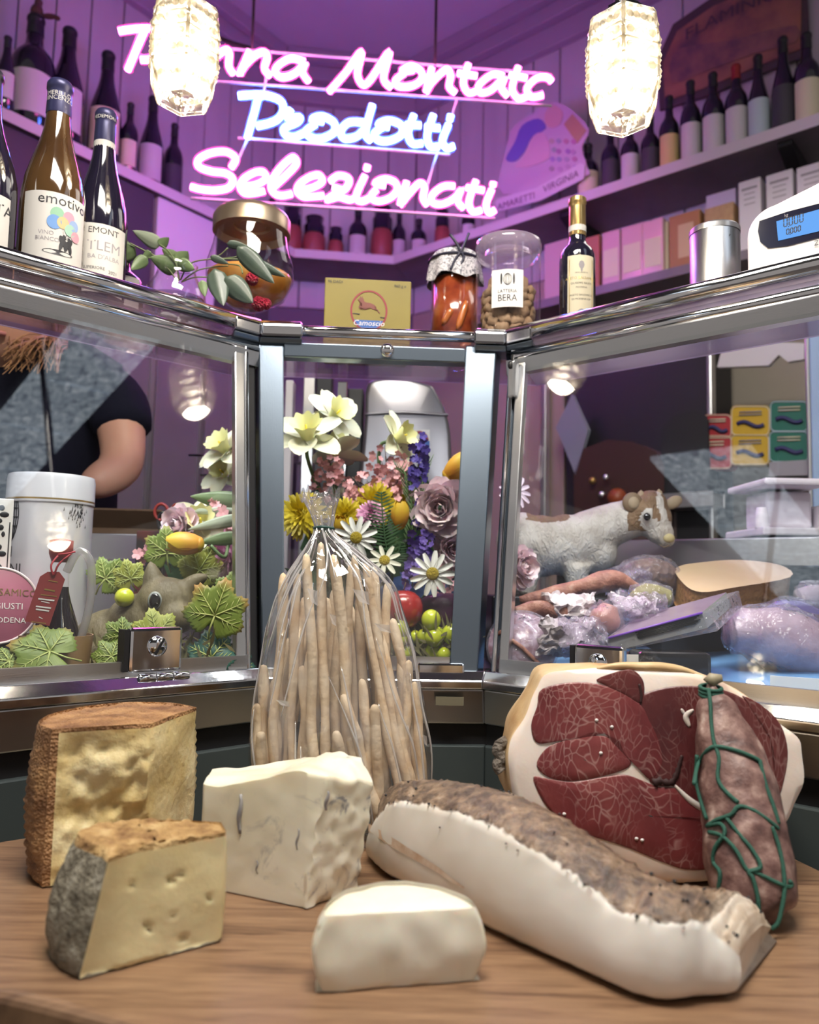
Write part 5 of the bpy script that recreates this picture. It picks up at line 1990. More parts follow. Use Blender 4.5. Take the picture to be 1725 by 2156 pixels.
for a, z0, z1, b in ((.15, .05, .10, .55), (.55, .03, .05, .95), (-.5, .06, .085, -.1), (.3, .02, .03, .8)):
    pts = [V((rq * .945 * math.sin(a + (b - a) * f), -rq * .945 * math.cos(a + (b - a) * f), z0 + (z1 - z0) * f)) for f in [i / 8 for i in range(9)]]
    part(G().tube(pts, [.003, .005, .006, .006, .006, .006, .006, .005, .003], 8), 'peel_strip', M_peel, pj, local=True)
M_cloth = mk('printed_cloth', (.62, .60, .62), .8, var=([(.40, (.62, .60, .62)), (.45, (.10, .10, .13)), (.49, (.62, .60, .62)), (.56, (.62, .60, .62)), (.60, (.08, .08, .11)), (.64, (.62, .60, .62))], 85, 2))


def capfn(u, v):
    a = 2 * pi * u
    if v < .45:
        f = v / .45
        return V((rq * .96 * f * math.sin(a), -rq * .96 * f * math.cos(a), zc - .006 * f * f))
    f = (v - .45) / .55
    rr = rq * (.97 + .10 * math.sin(f * pi * .7) + .13 * f * (1 + .6 * math.sin(a * 9)))
    return V((rr * math.sin(a), -rr * math.cos(a), zc - .006 - f * (zc - zt + .012) - .005 * f * math.sin(a * 5)))


part(G().grid(capfn, 64, 14, loop=True), 'cloth_cap', M_cloth, pj, local=True)
M_rib = mk('navy_ribbon', (.012, .012, .035), .5)
zz = zc - .018
part(G().tube([V((rq * 1.10 * math.sin(2 * pi * i / 28), -rq * 1.10 * math.cos(2 * pi * i / 28), zz)) for i in range(28)], .0024, 6, closed=True), 'ribbon', M_rib, pj, local=True)
for pts in (((.2, 0), (.05, .014), (-.2, .030)), ((.2, 0), (.35, .016), (.5, .034)), ((.2, 0), (.02, -.012), (-.15, -.030)), ((.2, 0), (.32, -.008), (.2, -.022))):
    part(G().tube(cr([V((rq * 1.15 * math.sin(a), -rq * 1.15 * math.cos(a), zz + b)) for a, b in pts], 5), .0022, 6), 'ribbon', M_rib, pj, local=True)

# --- clear canister of biscuits
p_ = shelfpos(1, 1068, -.068)
Yc = p_.y
kc = Yc / 1650
rc = 70 * kc
Hc = P(1068, 512, Yc).z - SZ
can = thing('biscuit_canister', 'clear lidded canister of dog-bone biscuits with a white dairy label', 'jar', p_, face_cam(p_))
part(G().lathe([(0, 0), (rc * .96, 0), (rc, .005), (rc, Hc * .90)], 40), 'canister_wall', M_clearglass, can, local=True)
M_lidp = glass('canister_lid', (.90, .86, .92), .06, 1.5, haze=.22, hazecol=(.95, .85, .98))
part(G().lathe([(0, Hc * .985), (rc * .95, Hc), (rc * 1.02, Hc * .985), (rc * 1.02, Hc * .915), (rc * .97, Hc * .90), (rc * .94, Hc * .86), (rc * .80, Hc * .845), (rc * .76, Hc * .86), (rc * .74, Hc * .90), (0, Hc * .91)], 40), 'lid', M_lidp, can, local=True)
M_bisc = mk('brown_biscuit', (.30, .185, .10), .75, var=([(.3, (.19, .105, .055)), (.6, (.33, .21, .12)), (.8, (.45, .32, .20))], 40, 4), bmp=(90, .4, .005))
bm = []
for v_ in range(4):
    def fnb(d, v_=v_):
        return 1 + .25 * math.sin(d.x * 5 + v_) * math.cos(d.y * 4 + v_ * 2) + .15 * abs(d.z)
    bm.append(mesh_of(G().ball((0, 0, 0), (.013, .008, .009), 10, 7, fn=fnb), 'biscuit', M_bisc))
cnt = 0
for lay in range(8):
    for i in range(11):
        a = i * 2 * pi / 11 + lay * .5 + rnd.uniform(-.15, .15)
        rr = rc * .86 - .010
        q = V((rr * math.sin(a), -rr * math.cos(a), .011 + lay * .0125 + rnd.uniform(-.002, .002)))
        if q.z > Hc * .68 + .016 * math.sin(a * 2):
            continue
        if rr and -q.y < -.6 * rr and lay % 2:
            continue
        o = meshpart(bm[rnd.randrange(4)], 'biscuit', None, None) if False else bpy.data.objects.new('biscuit', bm[rnd.randrange(4)])
        COL.objects.link(o)
        Mx = MW[can.name] @ Matrix.Translation(q) @ Matrix.Rotation(a, 4, 'Z') @ Matrix.Rotation(rnd.uniform(-.9, .9), 4, 'Y') @ Matrix.Rotation(rnd.uniform(-.5, .5), 4, 'X')
        o.matrix_world = Mx
        MW[o.name] = Mx
        tag(o, 'small brown biscuit piece inside the clear lidded canister', 'biscuit', 'biscuits in the canister')
        cnt += 1
part(G().lathe([(0, .004), (rc * .62, .004), (rc * .62, Hc * .66), (0, Hc * .70)], 20), 'inner_biscuits', M_bisc, can, local=True, kind='stuff')
lab = part(G().lathe([(rc * 1.008, Hc * .335), (rc * 1.008, Hc * .655)], 16, a0=-.50, a1=.46), 'label', M_paper, can, local=True)
for w_, sz, zz, x0 in (('LATTERIA', .0078, .455, -.02), ('BERA', .0150, .385, -.02)):
    part(G().text(w_, lambda X, Y: V((rc * 1.016 * math.sin(x0 + X * .86 / rc), -rc * 1.016 * math.cos(x0 + X * .86 / rc), zz * Hc + Y)), sz), 'lettering', M_ink, lab, local=True, smooth=False)
for x0, rx_, rz_ in ((-.20, .0018, .0095), (.17, .0018, .0095)):
    vs0, fs0 = disc_on(rc, Hc, x0, .575, rx_, rz_, 1.014, 10)
    part(G().add(vs0, fs0), 'whisk_emblem', M_ink, lab, local=True)
for j in range(3):
    g = G()
    rr_ = (.0062, .0038, .0014)[j]
    g.tube([V((rc * 1.015 * math.sin(-.015 + rr_ * math.cos(a) / rc), -rc * 1.015 * math.cos(-.015 + rr_ * math.cos(a) / rc), .57 * Hc + .0092 * math.sin(a))) for a in [2 * pi * i / 20 for i in range(20)]], .0004, 4, closed=True)
    part(g, 'whisk_emblem', M_ink, lab, local=True)

# --- balsamic vinegar bottle
p_ = shelfpos(2, 1215, -.075)
rv = 38.5 * p_.y / 1650
Hv = bH(1213, 418, p_)
t, lb = bottle('slim dark balsamic vinegar bottle with ivory label and gold cap', p_, rv, Hv, [(0, 0), (.92, 0), (1, .012), (1, .56), (.97, .60), (.84, .64), (.58, .672), (.47, .70), (.45, .74)], M_gdark, M_gold, lab=M_labelc, labz=(.06, .565), laba=(-.55, 1.05), rot=face_cam(p_), name='vinegar_bottle', capz=.735, neck=(.50, .76, .80, M_label),
               texts=(('ACETO BALSAMICO', .024, .24, .405, M_goldink), ('GIUSEPPE GIUSTI', .019, .24, .372, M_ink), ('MODENA', .017, .24, .345, M_ink), ('ACETO BALSAMICO', .017, .24, .295, M_ink), ('DI MODENA IGP', .017, .24, .268, M_ink), ('GRAN DEPOSITO', .011, .24, .445, M_ink)))
for x0, zz, rx_, rz_ in ((.24, .500, .0045, .0065), (.24, .19, .0055, .0045), (.24, .485, .002, .008)):
    vs0, fs0 = disc_on(rv, Hv, x0, zz, rx_, rz_, 1.012, 8)
    part(G().add(vs0, fs0), 'crest_print', M_labelgr, lb, local=True)
for x0 in (-.43, .92):
    g = G().tube([V((rv * 1.011 * math.sin(x0), -rv * 1.011 * math.cos(x0), z_ * Hv)) for z_ in (.09, .2, .35, .54)], .0005, 4)
    part(g, 'label_border', M_goldink, lb, local=True)
for i in range(3):
    part(G().lathe([(rv * .505, (.965 + i * .010) * Hv), (rv * .515, (.969 + i * .010) * Hv), (rv * .505, (.973 + i * .010) * Hv)], 24), 'cap_ridge', M_gold, t, local=True)

# --- aluminium canister
p_ = shelfpos(2, 1508, -.105)
rt_ = 52 * p_.y / 1650
Ht = P(1506, 484, p_.y).z - SZ
M_alu = mk('brushed_aluminium', (.62, .62, .64), .32, 1.0, bmp=(60, .08, .002), stretch=(14, 14, .6))
al = thing('aluminium_canister', 'plain brushed aluminium canister with lid, beside the shop scale', 'canister', p_, face_cam(p_))
part(G().lathe([(0, 0), (rt_, 0), (rt_, Ht * .93), (rt_ * .985, Ht * .935)], 40), 'can_body', M_alu, al, local=True, ang=40)
part(G().lathe([(rt_ * 1.015, Ht * .935), (rt_ * 1.02, Ht * .985), (rt_ * .97, Ht), (0, Ht)], 40), 'lid', M_alu, al, local=True, ang=40)
part(G().tube([V((rt_ * 1.004 * math.sin(.6) + .0012 * math.cos(a), -rt_ * 1.004 * math.cos(.6), Ht * .84 + .0012 * math.sin(a))) for a in [2 * pi * i / 10 for i in range(10)]], .0003, 4, closed=True), 'stamp', M_ink, al, local=True)

# --- shop scale with blue display
p0 = shelfpos(2, 1575, -.055)
u2 = V((dr.x, dr.y, 0))
n2 = V((vr.x, vr.y, 0))
Hs0 = P(1600, 475, p0.y).z - SZ
sc = thing('shop_scale', 'white shop scale head with glowing blue display reading zero', 'scale', p0, math.atan2(u2.y, u2.x))
Ws = .30
rise = .000
hl = P(1575, 470, p0.y).z - SZ
prof_ = []
for (cx_, cz_, a0_) in ((Ws - .03, .03, -90), (Ws - .03, hl + .035, 0), (.035, hl - .02, 90), (.012, .012, 180)):
    r_ = .035 if cz_ > .05 else .012
    for i in range(9):
        a = math.radians(a0_ + 90 * i / 8)
        prof_.append((cx_ + r_ * math.cos(a), max(0, cz_ + r_ * math.sin(a))))
M_scale = mk('scale_plastic', (.72, .70, .68), .42)
g = G()
nP = len(prof_)
g.add([V((q[0], 0, q[1])) for q in prof_] + [V((q[0], .07, q[1])) for q in prof_], [tuple(range(nP)), tuple(reversed(range(nP, 2 * nP)))] + [(i, nP + i, nP + (i + 1) % nP, (i + 1) % nP) for i in range(nP)])
hb_ = part(g, 'housing', M_scale, sc, local=True, smooth=False, bevel=.006, seg=3)
Ms_ = MW[sc.name].inverted()


def SCP(x, y, k=.001):
    q = Ms_ @ PPL(x, y, p0 + n2 * 0, n2)
    return V((q.x, -k, q.z))


def spoly(pts, k, name, m_, par, n=4):
    q = cr([SCP(x, y, k) for x, y in pts], n, True) if n else [SCP(x, y, k) for x, y in pts]
    return part(G().add(q, [tuple(range(len(q)))]), name, m_, par, local=True, smooth=False)


M_lcd = emit('lcd_blue', (.16, .42, .95), 1.0)
M_scr = mk('screen_bezel', (.012, .012, .028), .15)
bz = spoly([(1600, 466), (1660, 446), (1730, 428), (1830, 402), (1836, 440), (1828, 470), (1730, 500), (1660, 518), (1618, 523), (1602, 510), (1597, 488)], .0012, 'display_bezel', M_scr, hb_, 0)
lc = spoly([(1636, 467), (1725, 442), (1800, 422), (1800, 464), (1725, 488), (1640, 508)], .0018, 'lcd_screen', M_lcd, bz, 0)
SEG = {'0': 'abcdef', '1': 'bc'}


def digit(x, y, w_, h, par, k=.0022):
    sl = -w_ * .27
    segs = {'a': ((0, 0), (1, 0)), 'b': ((1, 0), (1, .5)), 'c': ((1, .5), (1, 1)), 'd': ((0, 1), (1, 1)), 'e': ((0, .5), (0, 1)), 'f': ((0, 0), (0, .5))}
    g = G()
    for s_ in SEG['0']:
        (a0, b0), (a1, b1) = segs[s_]
        q0, q1 = SCP(x + a0 * w_, y + b0 * h + a0 * sl, k), SCP(x + a1 * w_, y + b1 * h + a1 * sl, k)
        d = (q1 - q0)
        q0, q1 = q0 + d * .08, q1 - d * .08
        g.tube([q0, q1], .0006, 4, flat=.4, up=(0, 1, 0))
    part(g, 'digit', M_ink, par, local=True, smooth=False)


for i in range(4):
    digit(1652 + i * 11.2, 462 - i * 3.2, 7, 17, lc)
    digit(1658 + i * 8, 484 - i * 2.2, 5, 11, lc)
for x, y in ((1662, 478), (1665, 495)):
    part(G().ball(SCP(x, y, .002), .0007, 6, 4), 'decimal_point', M_ink, lc, local=True)
part(G().text('kg', lambda X, Y: SCP(1657 + X * 9, 457 - Y * 9 - X * 2.2, .0022), 1), 'lettering', M_labelgr, bz, local=True, smooth=False)
part(G().text('ZI', lambda X, Y: SCP(1722 + X * 15, 517 - Y * 15 - X * 3.2, .0016), 1), 'lettering', M_ink, hb_, local=True, smooth=False)
# ================================================================ inside the display case
DZ = .9615
toc = lambda p_: (CP - V(p_)).normalized()


# ---------------------------------------------------------------- flowers
def petal(l, w, cup=.2, curl=.0, tip=.5, nu=4, nv=6, wave=0):
    def fn(u, v):
        x = (u - .5) * 2
        wd = math.sin(pi * (v * .86 + .10)) ** tip
        return V((x * w / 2 * wd, v * l, l * (cup * (x * x * .5) * wd + curl * v * v) + wave * math.sin(x * 6 + v * 5) * l))
    return G().grid(fn, nu, nv)


def flower(name, label, cat, x, y, Y, fwd=None, group=None, root=None, stemcol=None, stem=True, sr=.0018):
    c = P(x, y, Y)
    f = V(fwd) if fwd is not None else toc(c)
    t = thing(name, label, cat, M=frame(c, f), group=group)
    if stem:
        b = V(root) if root is not None else V((c.x * .92, c.y + .05, DZ))
        M_ = MW[t.name].inverted()
        s0 = c - f.normalized() * .012
        pts = cr([M_ @ s0, M_ @ (s0 - f.normalized() * .02 + V((0, 0, -.015))), M_ @ (s0.lerp(b, .5) + V((0, .01, 0))), M_ @ b], 5)
        part(G().tube(pts, sr, 6), 'stem', stemcol or M_stem2, t, local=True)
    return t


M_stem2 = mk('flower_stem', (.10, .17, .06), .5)
M_dafp = mk('white_petal', (.80, .78, .66), .5, sss=.2, var=((.72, .72, .50), 30))
M_dafc = mk('pale_yellow_corona', (.76, .74, .36), .5, sss=.2)
M_dais = mk('daisy_petal', (.82, .82, .80), .5)
M_daisc = mk('daisy_centre', (.58, .42, .02), .7, bmp=(500, .9, .01))
M_pink = mk('peony_petal', (.93, .66, .74), .5, sss=.2, var=((.95, .80, .84), 25))
M_blos = mk('blossom_petal', (.70, .30, .34), .55, var=((.78, .45, .47), 40))
M_mumy = mk('yellow_mum', (.66, .50, .02), .5, var=((.74, .62, .06), 60))
M_mump = mk('pink_mum', (.58, .22, .42), .5, var=((.74, .42, .60), 60))
M_tul = mk('tulip_petal', (.70, .50, .03), .45, var=([(.35, (.62, .22, .03)), (.55, (.72, .53, .04)), (.8, (.78, .66, .12))], 14, 2))
M_blu = mk('larkspur_blue', (.035, .025, .20), .6, var=((.10, .06, .36), 70))
M_lav = mk('lavender_floret', (.16, .10, .42), .6)
M_fern = mk('fern_green', (.025, .075, .030), .55, var=((.05, .11, .04), 60))
M_twig = mk('brown_twig', (.10, .055, .04), .7)

pet_daf = mesh_of(petal(.046, .034, .35, .12, .55, wave=.01), 'petal', M_dafp)
pet_dai = mesh_of(petal(.026, .0085, .2, -.05, .35, 3, 5), 'petal', M_dais)
pet_pkd = mesh_of(petal(.024, .0075, .2, -.05, .35, 3, 5), 'petal', mk('pink_daisy_petal', (.80, .66, .76), .5))
pet_peo = mesh_of(petal(.036, .034, .5, .25, .45, 5, 6, wave=.035), 'petal', M_pink)
def tulp():
    def fn(u, v):
        a = (u - .5) * 2.3 * math.sin(pi * (v * .80 + .16)) ** .6
        r = .015 * math.sin(pi * (v * .72 + .14)) ** .7
        return V((r * math.sin(a), r * math.cos(a), .044 * v))
    return G().grid(fn, 6, 8)


pet_tul = mesh_of(tulp(), 'petal', M_tul)
pet_edw = mesh_of(petal(.022, .008, .2, .1, .4, 3, 5), 'petal', mk('edelweiss_petal', (.66, .65, .55), .7))


def ringp(t, me, n, tilt, r0=.004, z0=0., off_=0., sc=1., jit=.0, name='petal'):
    for i in range(n):
        a = 2 * pi * i / n + off_ + rnd.uniform(-jit, jit)
        s_ = sc * (1 + rnd.uniform(-jit, jit))
        M = Matrix.Rotation(a, 4, 'Z') @ Matrix.Translation((0, r0, z0)) @ Matrix.Rotation(tilt + rnd.uniform(-jit, jit), 4, 'X') @ Matrix.Scale(s_, 4)
        meshpart(me, name, t, M)


def daffodil(label, x, y, Y, fwd, sc=1., root=None):
    t = flower('daffodil', label, 'flower', x, y, Y, fwd, 'white daffodils', root, sr=.003)
    ringp(t, pet_daf, 3, -.10, .006, 0, 0, sc, .08)
    ringp(t, pet_daf, 3, .10, .006, .002, pi / 3, sc, .08)

    def fn(u, v):
        a = 2 * pi * u
        r = sc * (.008 + .013 * v ** 1.6 * (1 + .10 * math.sin(a * 9)))
        return V((r * math.cos(a), r * math.sin(a), sc * (.002 + .026 * v + .002 * v * math.sin(a * 9))))
    part(G().grid(fn, 54, 6, loop=True), 'corona', M_dafc, t, local=True)
    part(G().tube([(0, 0, .003), (0, 0, .022 * sc)], .0016, 6), 'pistil', M_mumy, t, local=True)
    return t


def daisy(label, x, y, Y, sc=1., fwd=None, me=None, n=13, root=None):
    t = flower('daisy', label, 'flower', x, y, Y, fwd, 'daisies', root)
    ringp(t, me or pet_dai, n, -.06, .007 * sc, 0, rnd.random(), sc, .06)
    part(G().ball((0, 0, .001), (.0095 * sc, .0095 * sc, .0045 * sc), 14, 8), 'flower_centre', M_daisc, t, local=True)
    return t


def mum(label, x, y, Y, r, m_, fwd=None, dens=5, root=None, name='chrysanthemum'):
    t = flower(name, label, 'flower', x, y, Y, fwd, 'chrysanthemums', root)
    g = G()
    pl = r * .55
    for lay in range(dens + 2):
        th = .05 + lay * (1.45 / (dens + 1))
        n = 4 + lay * 4
        for i in range(n):
            a = 2 * pi * (i + .5 * (lay % 2)) / n + rnd.uniform(-.1, .1)
            t2 = th + rnd.uniform(-.08, .08)
            d = V((math.sin(t2) * math.cos(a), math.sin(t2) * math.sin(a), math.cos(t2)))
            sd = V((-math.sin(a), math.cos(a), 0))
            up = d.cross(sd)
            b0 = d * r * .35
            tipp = d * r * (1 + rnd.uniform(-.08, .05)) - V((0, 0, r * .15 * math.sin(t2)))
            w_ = r * .085
            mid = b0.lerp(tipp, .6) + up * r * .04
            g.add([b0 - sd * w_ * .5, b0 + sd * w_ * .5, mid + sd * w_, mid - sd * w_, tipp + sd * w_ * .35, tipp - sd * w_ * .35], [(0, 1, 2, 3), (3, 2, 4, 5)])
    part(g, 'petals', m_, t, local=True)
    part(G().ball((0, 0, 0), r * .42, 12, 8), 'flower_core', m_, t, local=True)
    return t


def tulip(label, x, y, Y, axis, sc=1., root=None):
    t = flower('tulip', label, 'flower', x, y, Y, axis, 'yellow tulips', root, sr=.0026)
    for i in range(6):
        M = Matrix.Rotation(pi * i / 3, 4, 'Z') @ Matrix.Scale(sc * (1 if i % 2 else .93), 4)
        meshpart(pet_tul, 'petal', t, M)
    part(G().ball((0, 0, .004), (.0105 * sc, .0105 * sc, .007 * sc), 12, 8), 'receptacle', M_tul, t, local=True)
    return t


def peony(label, x, y, Y, sc=1., fwd=None, root=None):
    t = flower('peony', label, 'flower', x, y, Y, fwd, 'pink peonies', root)
    for lay, (n, tl, s_) in enumerate(((9, -.05, 1.0), (8, .35, .95), (8, .7, .85), (6, 1.0, .7), (5, 1.25, .55))):
        ringp(t, pet_peo, n, tl, .004 * sc, .002 * lay * sc, lay * .4, s_ * sc, .16)
    return t


def sprig(label, pts, Y, dens, m_=None, leafs=False, name='blossom_sprig', fl=.0062, spread=18, cat='flower', grp='pink blossom sprigs', seed=0):
    r2 = random.Random(seed)
    b = P(pts[-1][0], pts[-1][1], Y)
    t = thing(name, label, cat, b, group=grp)
    path = cr([P(x, y, Y + r2.uniform(-.01, .01)) for x, y in pts], 6)
    part(G().tube(path, .0011, 5), 'twig', M_twig, t)
    key = name + '_floret'
    if key not in FL:
        g = G()
        for i in range(5):
            a = 2 * pi * i / 5
            d, sd = V((math.cos(a), math.sin(a), .25)), V((-math.sin(a), math.cos(a), 0))
            g.add([V((0, 0, 0)), d * .6 + sd * .42, d * 1.0 + sd * .28, d * 1.0 - sd * .28, d * .6 - sd * .42], [(0, 1, 2, 3, 4)])
        FL[key] = mesh_of(g, 'floret', m_ or M_blos)
    MI = MW[t.name].inverted()
    for i in range(dens):
        q = path[r2.randrange(0, int(len(path) * .8))] + V((r2.uniform(-1, 1), r2.uniform(-1, .4), r2.uniform(-1, 1))) * spread * Y / 1650
        d = (toc(q) + V((r2.uniform(-.8, .8), 0, r2.uniform(-.8, .8)))).normalized()
        meshpart(FL[key], 'floret', t, MI @ frame(q, d) @ Matrix.Scale(fl * r2.uniform(.75, 1.2), 4))
    for i in range(dens // 6):
        q = path[r2.randrange(len(path))]
        part(G().tube([q, q + V((r2.uniform(-1, 1), r2.uniform(-.3, .3), r2.uniform(.2, 1))) * spread * Y / 1650], .0006, 4), 'twiglet', M_twig, t)
    return t


FL = {}
ROOT = P(800, 1400, 1.28)
ROOT.z = DZ
daffodil('white daffodil at the upper left of the bouquet, facing right', 700, 880, 1.24, (.5, -.55, .35), 1.05, ROOT)
daffodil('large white daffodil with ruffled cup, left of the bouquet by the steel post', 648, 925, 1.20, (-.05, -.7, .75), 1.2, ROOT)
daffodil('white daffodil in front of the meat slicer', 833, 925, 1.22, (.75, -.45, .25), 1.0, ROOT)
daffodil('white daffodil seen from its back petals, left of the pink blossom', 706, 960, 1.23, (.1, .3, .9), 1.05, ROOT)
daffodil('white daffodil peeping out left of the middle bay', 478, 950, 1.25, (-.4, -.6, .5), 1.05, P(470, 1300, 1.27))
daffodil('low white daffodil behind the left corner post', 476, 1000, 1.27, (-.3, -.7, .3), .8, P(470, 1300, 1.27))
mum('yellow chrysanthemum at the centre of the bouquet above the bag', 792, 1062, 1.20, .036, M_mumy, root=ROOT)
mum('round yellow chrysanthemum just right of the bag neck', 726, 1086, 1.17, .029, M_mumy, root=ROOT)
mum('yellow chrysanthemum partly hidden behind the bag neck', 640, 1086, 1.20, .040, M_mumy, (-.3, -1, .1), root=ROOT)
mum('yellow chrysanthemum right behind the dark fern', 838, 1062, 1.225, .033, M_mumy, (.5, -.8, .1), root=ROOT)
mum('pink clover-like chrysanthemum left of the fern', 781, 1086, 1.16, .024, M_mump, (0, -1, .5), root=ROOT)
mum('large mauve chrysanthemum beside the left corner post', 486, 1172, 1.16, .042, M_mump, (-.5, -.8, -.1), root=P(500, 1340, 1.2))
tulip('yellow tulip standing right of the fern', 838, 1112, 1.155, (.12, -.25, 1), .95, ROOT)
tulip('yellow tulip below the neck of the breadstick bag', 716, 1128, 1.155, (.05, -.55, .8), .75, ROOT)
tulip('yellow and red tulip by the right corner post', 942, 1005, 1.24, (.55, -.3, .5), 1.25, P(930, 1200, 1.3))
tulip('yellow and red tulip lying sideways above the rabbit', 425, 1147, 1.10, (-1, -.25, .05), 1.1, P(520, 1120, 1.14))
daisy('white daisy right of the bag shoulder', 750, 1132, 1.13, .95, root=ROOT)
daisy('white daisy low down beside the right corner post', 911, 1208, 1.12, 1.0, root=ROOT)
daisy('pale pink daisy peeping out right of the right corner post', 1086, 1034, 1.27, 1.0, (.4, -.9, .2), pet_pkd, 12, P(1070, 1150, 1.29))
t = daisy('small furry edelweiss between bag and daisy', 810, 1180, 1.13, .85, (0, -.9, .4), pet_edw, 9, ROOT)
t.name = 'edelweiss'
peony('big pale pink peony at the right of the bouquet', 926, 1070, 1.19, 1.15, root=ROOT)
peony('small salmon pink peony under the big one, by the right post', 950, 1158, 1.20, .8, (.2, -1, 0), root=ROOT)
peony('pink peony peeping out right of the right corner post, by the goat', 1090, 1195, 1.20, .85, (.6, -.8, 0), P(1075, 1330, 1.25))
peony('blush pink peony above the rabbit, among white petals', 384, 1110, 1.16, .85, (-.4, -.9, .1), P(470, 1250, 1.2))
t = daffodil('open white lily petals behind the sideways tulip', 425, 1108, 1.17, (.1, -.9, .5), 1.0, P(470, 1250, 1.2))
sprig('pink blossom sprig rising before the meat slicer', [(812, 960), (815, 1000), (808, 1050), (800, 1100)], 1.225, 62, spread=36, seed=1)
sprig('pink blossom sprig leaning right of centre, below the white daffodil', [(845, 985), (835, 1020), (815, 1070)], 1.20, 46, spread=28, seed=2)
sprig('pink blossom sprig low in the bouquet centre', [(770, 1020), (762, 1050), (770, 1090)], 1.21, 46, spread=30, seed=3)
sprig('pink blossom sprig reaching left below the daffodils', [(690, 985), (715, 1005), (745, 1030), (770, 1070)], 1.22, 40, spread=24, seed=4)
sprig('sparse pink blossom sprig above the bag ruffle', [(668, 1000), (676, 1030), (690, 1060)], 1.22, 18, spread=20, seed=5)
sprig('salmon blossom sprig hanging by the right corner post', [(955, 1170), (945, 1210), (950, 1260)], 1.19, 40, spread=22, seed=6)
sprig('pink blossom sprig behind the peony', [(900, 1060), (880, 1090), (870, 1130)], 1.24, 26, spread=24, seed=7)
sprig('small pink buds left of the rabbit ears', [(300, 1176), (322, 1155), (360, 1160)], 1.13, 7, spread=9, seed=8, fl=.009)
sprig('pink buds at the top right of the left flowers', [(460, 1070), (480, 1098), (500, 1120)], 1.17, 14, spread=16, seed=9, fl=.009)
sprig('deep blue larkspur spike in the bouquet', [(884, 930), (882, 970), (880, 1005), (870, 1060)], 1.19, 60, M_blu, name='larkspur_spike', spread=16, grp='blue flower spikes', seed=10, fl=.0065)
sprig('violet lavender spike beside the peony', [(888, 1060), (882, 1085), (870, 1120)], 1.185, 26, M_lav, name='lavender_spike', spread=9, grp='blue flower spikes', seed=11, fl=.005)
sprig('violet blue flower head above the low daisy', [(888, 1140), (886, 1160), (880, 1185)], 1.16, 46, M_lav, name='lavender_spike', spread=22, grp='blue flower spikes', seed=12, fl=.006)
sprig('dark violet flower head left of the low daisy', [(872, 1195), (870, 1215), (868, 1235)], 1.15, 36, M_lav, name='lavender_spike', spread=16, grp='blue flower spikes', seed=13, fl=.006)


def fern(label, pts, Y, wmax, seed=0, name='fern_frond'):
    path = cr([P(x, y, Y) for x, y in pts], 8)
    t = thing(name, label, 'fern', path[-1], group='ferns')
    part(G().tube(path, .0010, 5), 'rachis', M_fern, t)
    n = len(path)
    for i in range(1, n):
        f = i / n
        w_ = wmax * math.sin(pi * min(1, f * .9 + .05)) * Y / 1650
        d = (path[i] - path[i - 1]).normalized()
        vw = toc(path[i])
        sd = d.cross(vw).normalized()
        for s_ in (-1, 1):
            b = path[i]
            tp = b + sd * s_ * w_ + d * -w_ * .35 + vw * rnd.uniform(-.002, .006)
            k = d * (path[1] - path[0]).length * .55
            m_ = b.lerp(tp, .5)
            part(G().add([b - k * .5, m_ - k, tp, m_ + k, b + k * .5], [(0, 1, 2, 3, 4)]), 'leaflet', M_fern, t)
    return t


fern('dark green fern frond in the bouquet centre', [(803, 1035), (806, 1090), (812, 1140), (822, 1200)], 1.145, 42)
fern('small fern frond lower right of the centre', [(845, 1140), (835, 1175), (815, 1200)], 1.15, 24)
for i, (pts, Y) in enumerate((([(852, 1000), (860, 1050), (868, 1100), (864, 1150)], 1.19), ([(832, 985), (862, 1010), (866, 1060), (868, 1120)], 1.185), ([(894, 990), (885, 1040), (872, 1090), (866, 1140)], 1.185), ([(905, 960), (888, 1030), (870, 1100), (860, 1160)], 1.20))):
    path = cr([P(x, y, Y) for x, y in pts], 6)
    t = thing('grass_stem', ['rosemary-like green stem, leftmost of the tall four', 'arching green grass stem before the slicer', 'green grass stem right of the larkspur', 'tallest thin green stem by the larkspur'][i], 'stem', path[-1], group='thin green stems')
    part(G().tube(path, .0011, 5), 'stalk', M_stem2, t)
    for k in range(2, len(path), 1):
        b = path[k]
        for s_ in (-1, 1):
            tp = b + V((s_ * .009, -.002, .016)) * rnd.uniform(.7, 1.2)
            part(G().tube([b, b.lerp(tp, .5) + V((s_ * .001, 0, 0)), tp], [.0009, .0008, .0003], 4), 'needle', M_stem2, t)
# dark foliage mass, basket moss behind the flowers
def bladeclump(name, label, x0, x1, y0, y1, Y, n, m_, cat='foliage', lw=.012, ln=.05):
    g = G()
    for i in range(n):
        q = P(rnd.uniform(x0, x1), rnd.uniform(y0, y1), Y + rnd.uniform(-.03, .05))
        a = rnd.uniform(-1.2, 1.2)
        d = V((math.sin(a), rnd.uniform(-.5, .2), math.cos(a))).normalized()
        sd = d.cross(toc(q)).normalized()
        l_ = ln * rnd.uniform(.6, 1.2)
        w_ = lw * rnd.uniform(.6, 1.1)
        up = toc(q) * l_ * .18
        g.add([q, q + d * l_ * .4 + sd * w_ + up, q + d * l_, q + d * l_ * .4 - sd * w_ + up], [(0, 1, 2, 3)])
    b = P((x0 + x1) / 2, y1, Y)
    return tag(part(g, name, m_, None, loc=(b.x, b.y, DZ)), label, cat, kind='stuff')


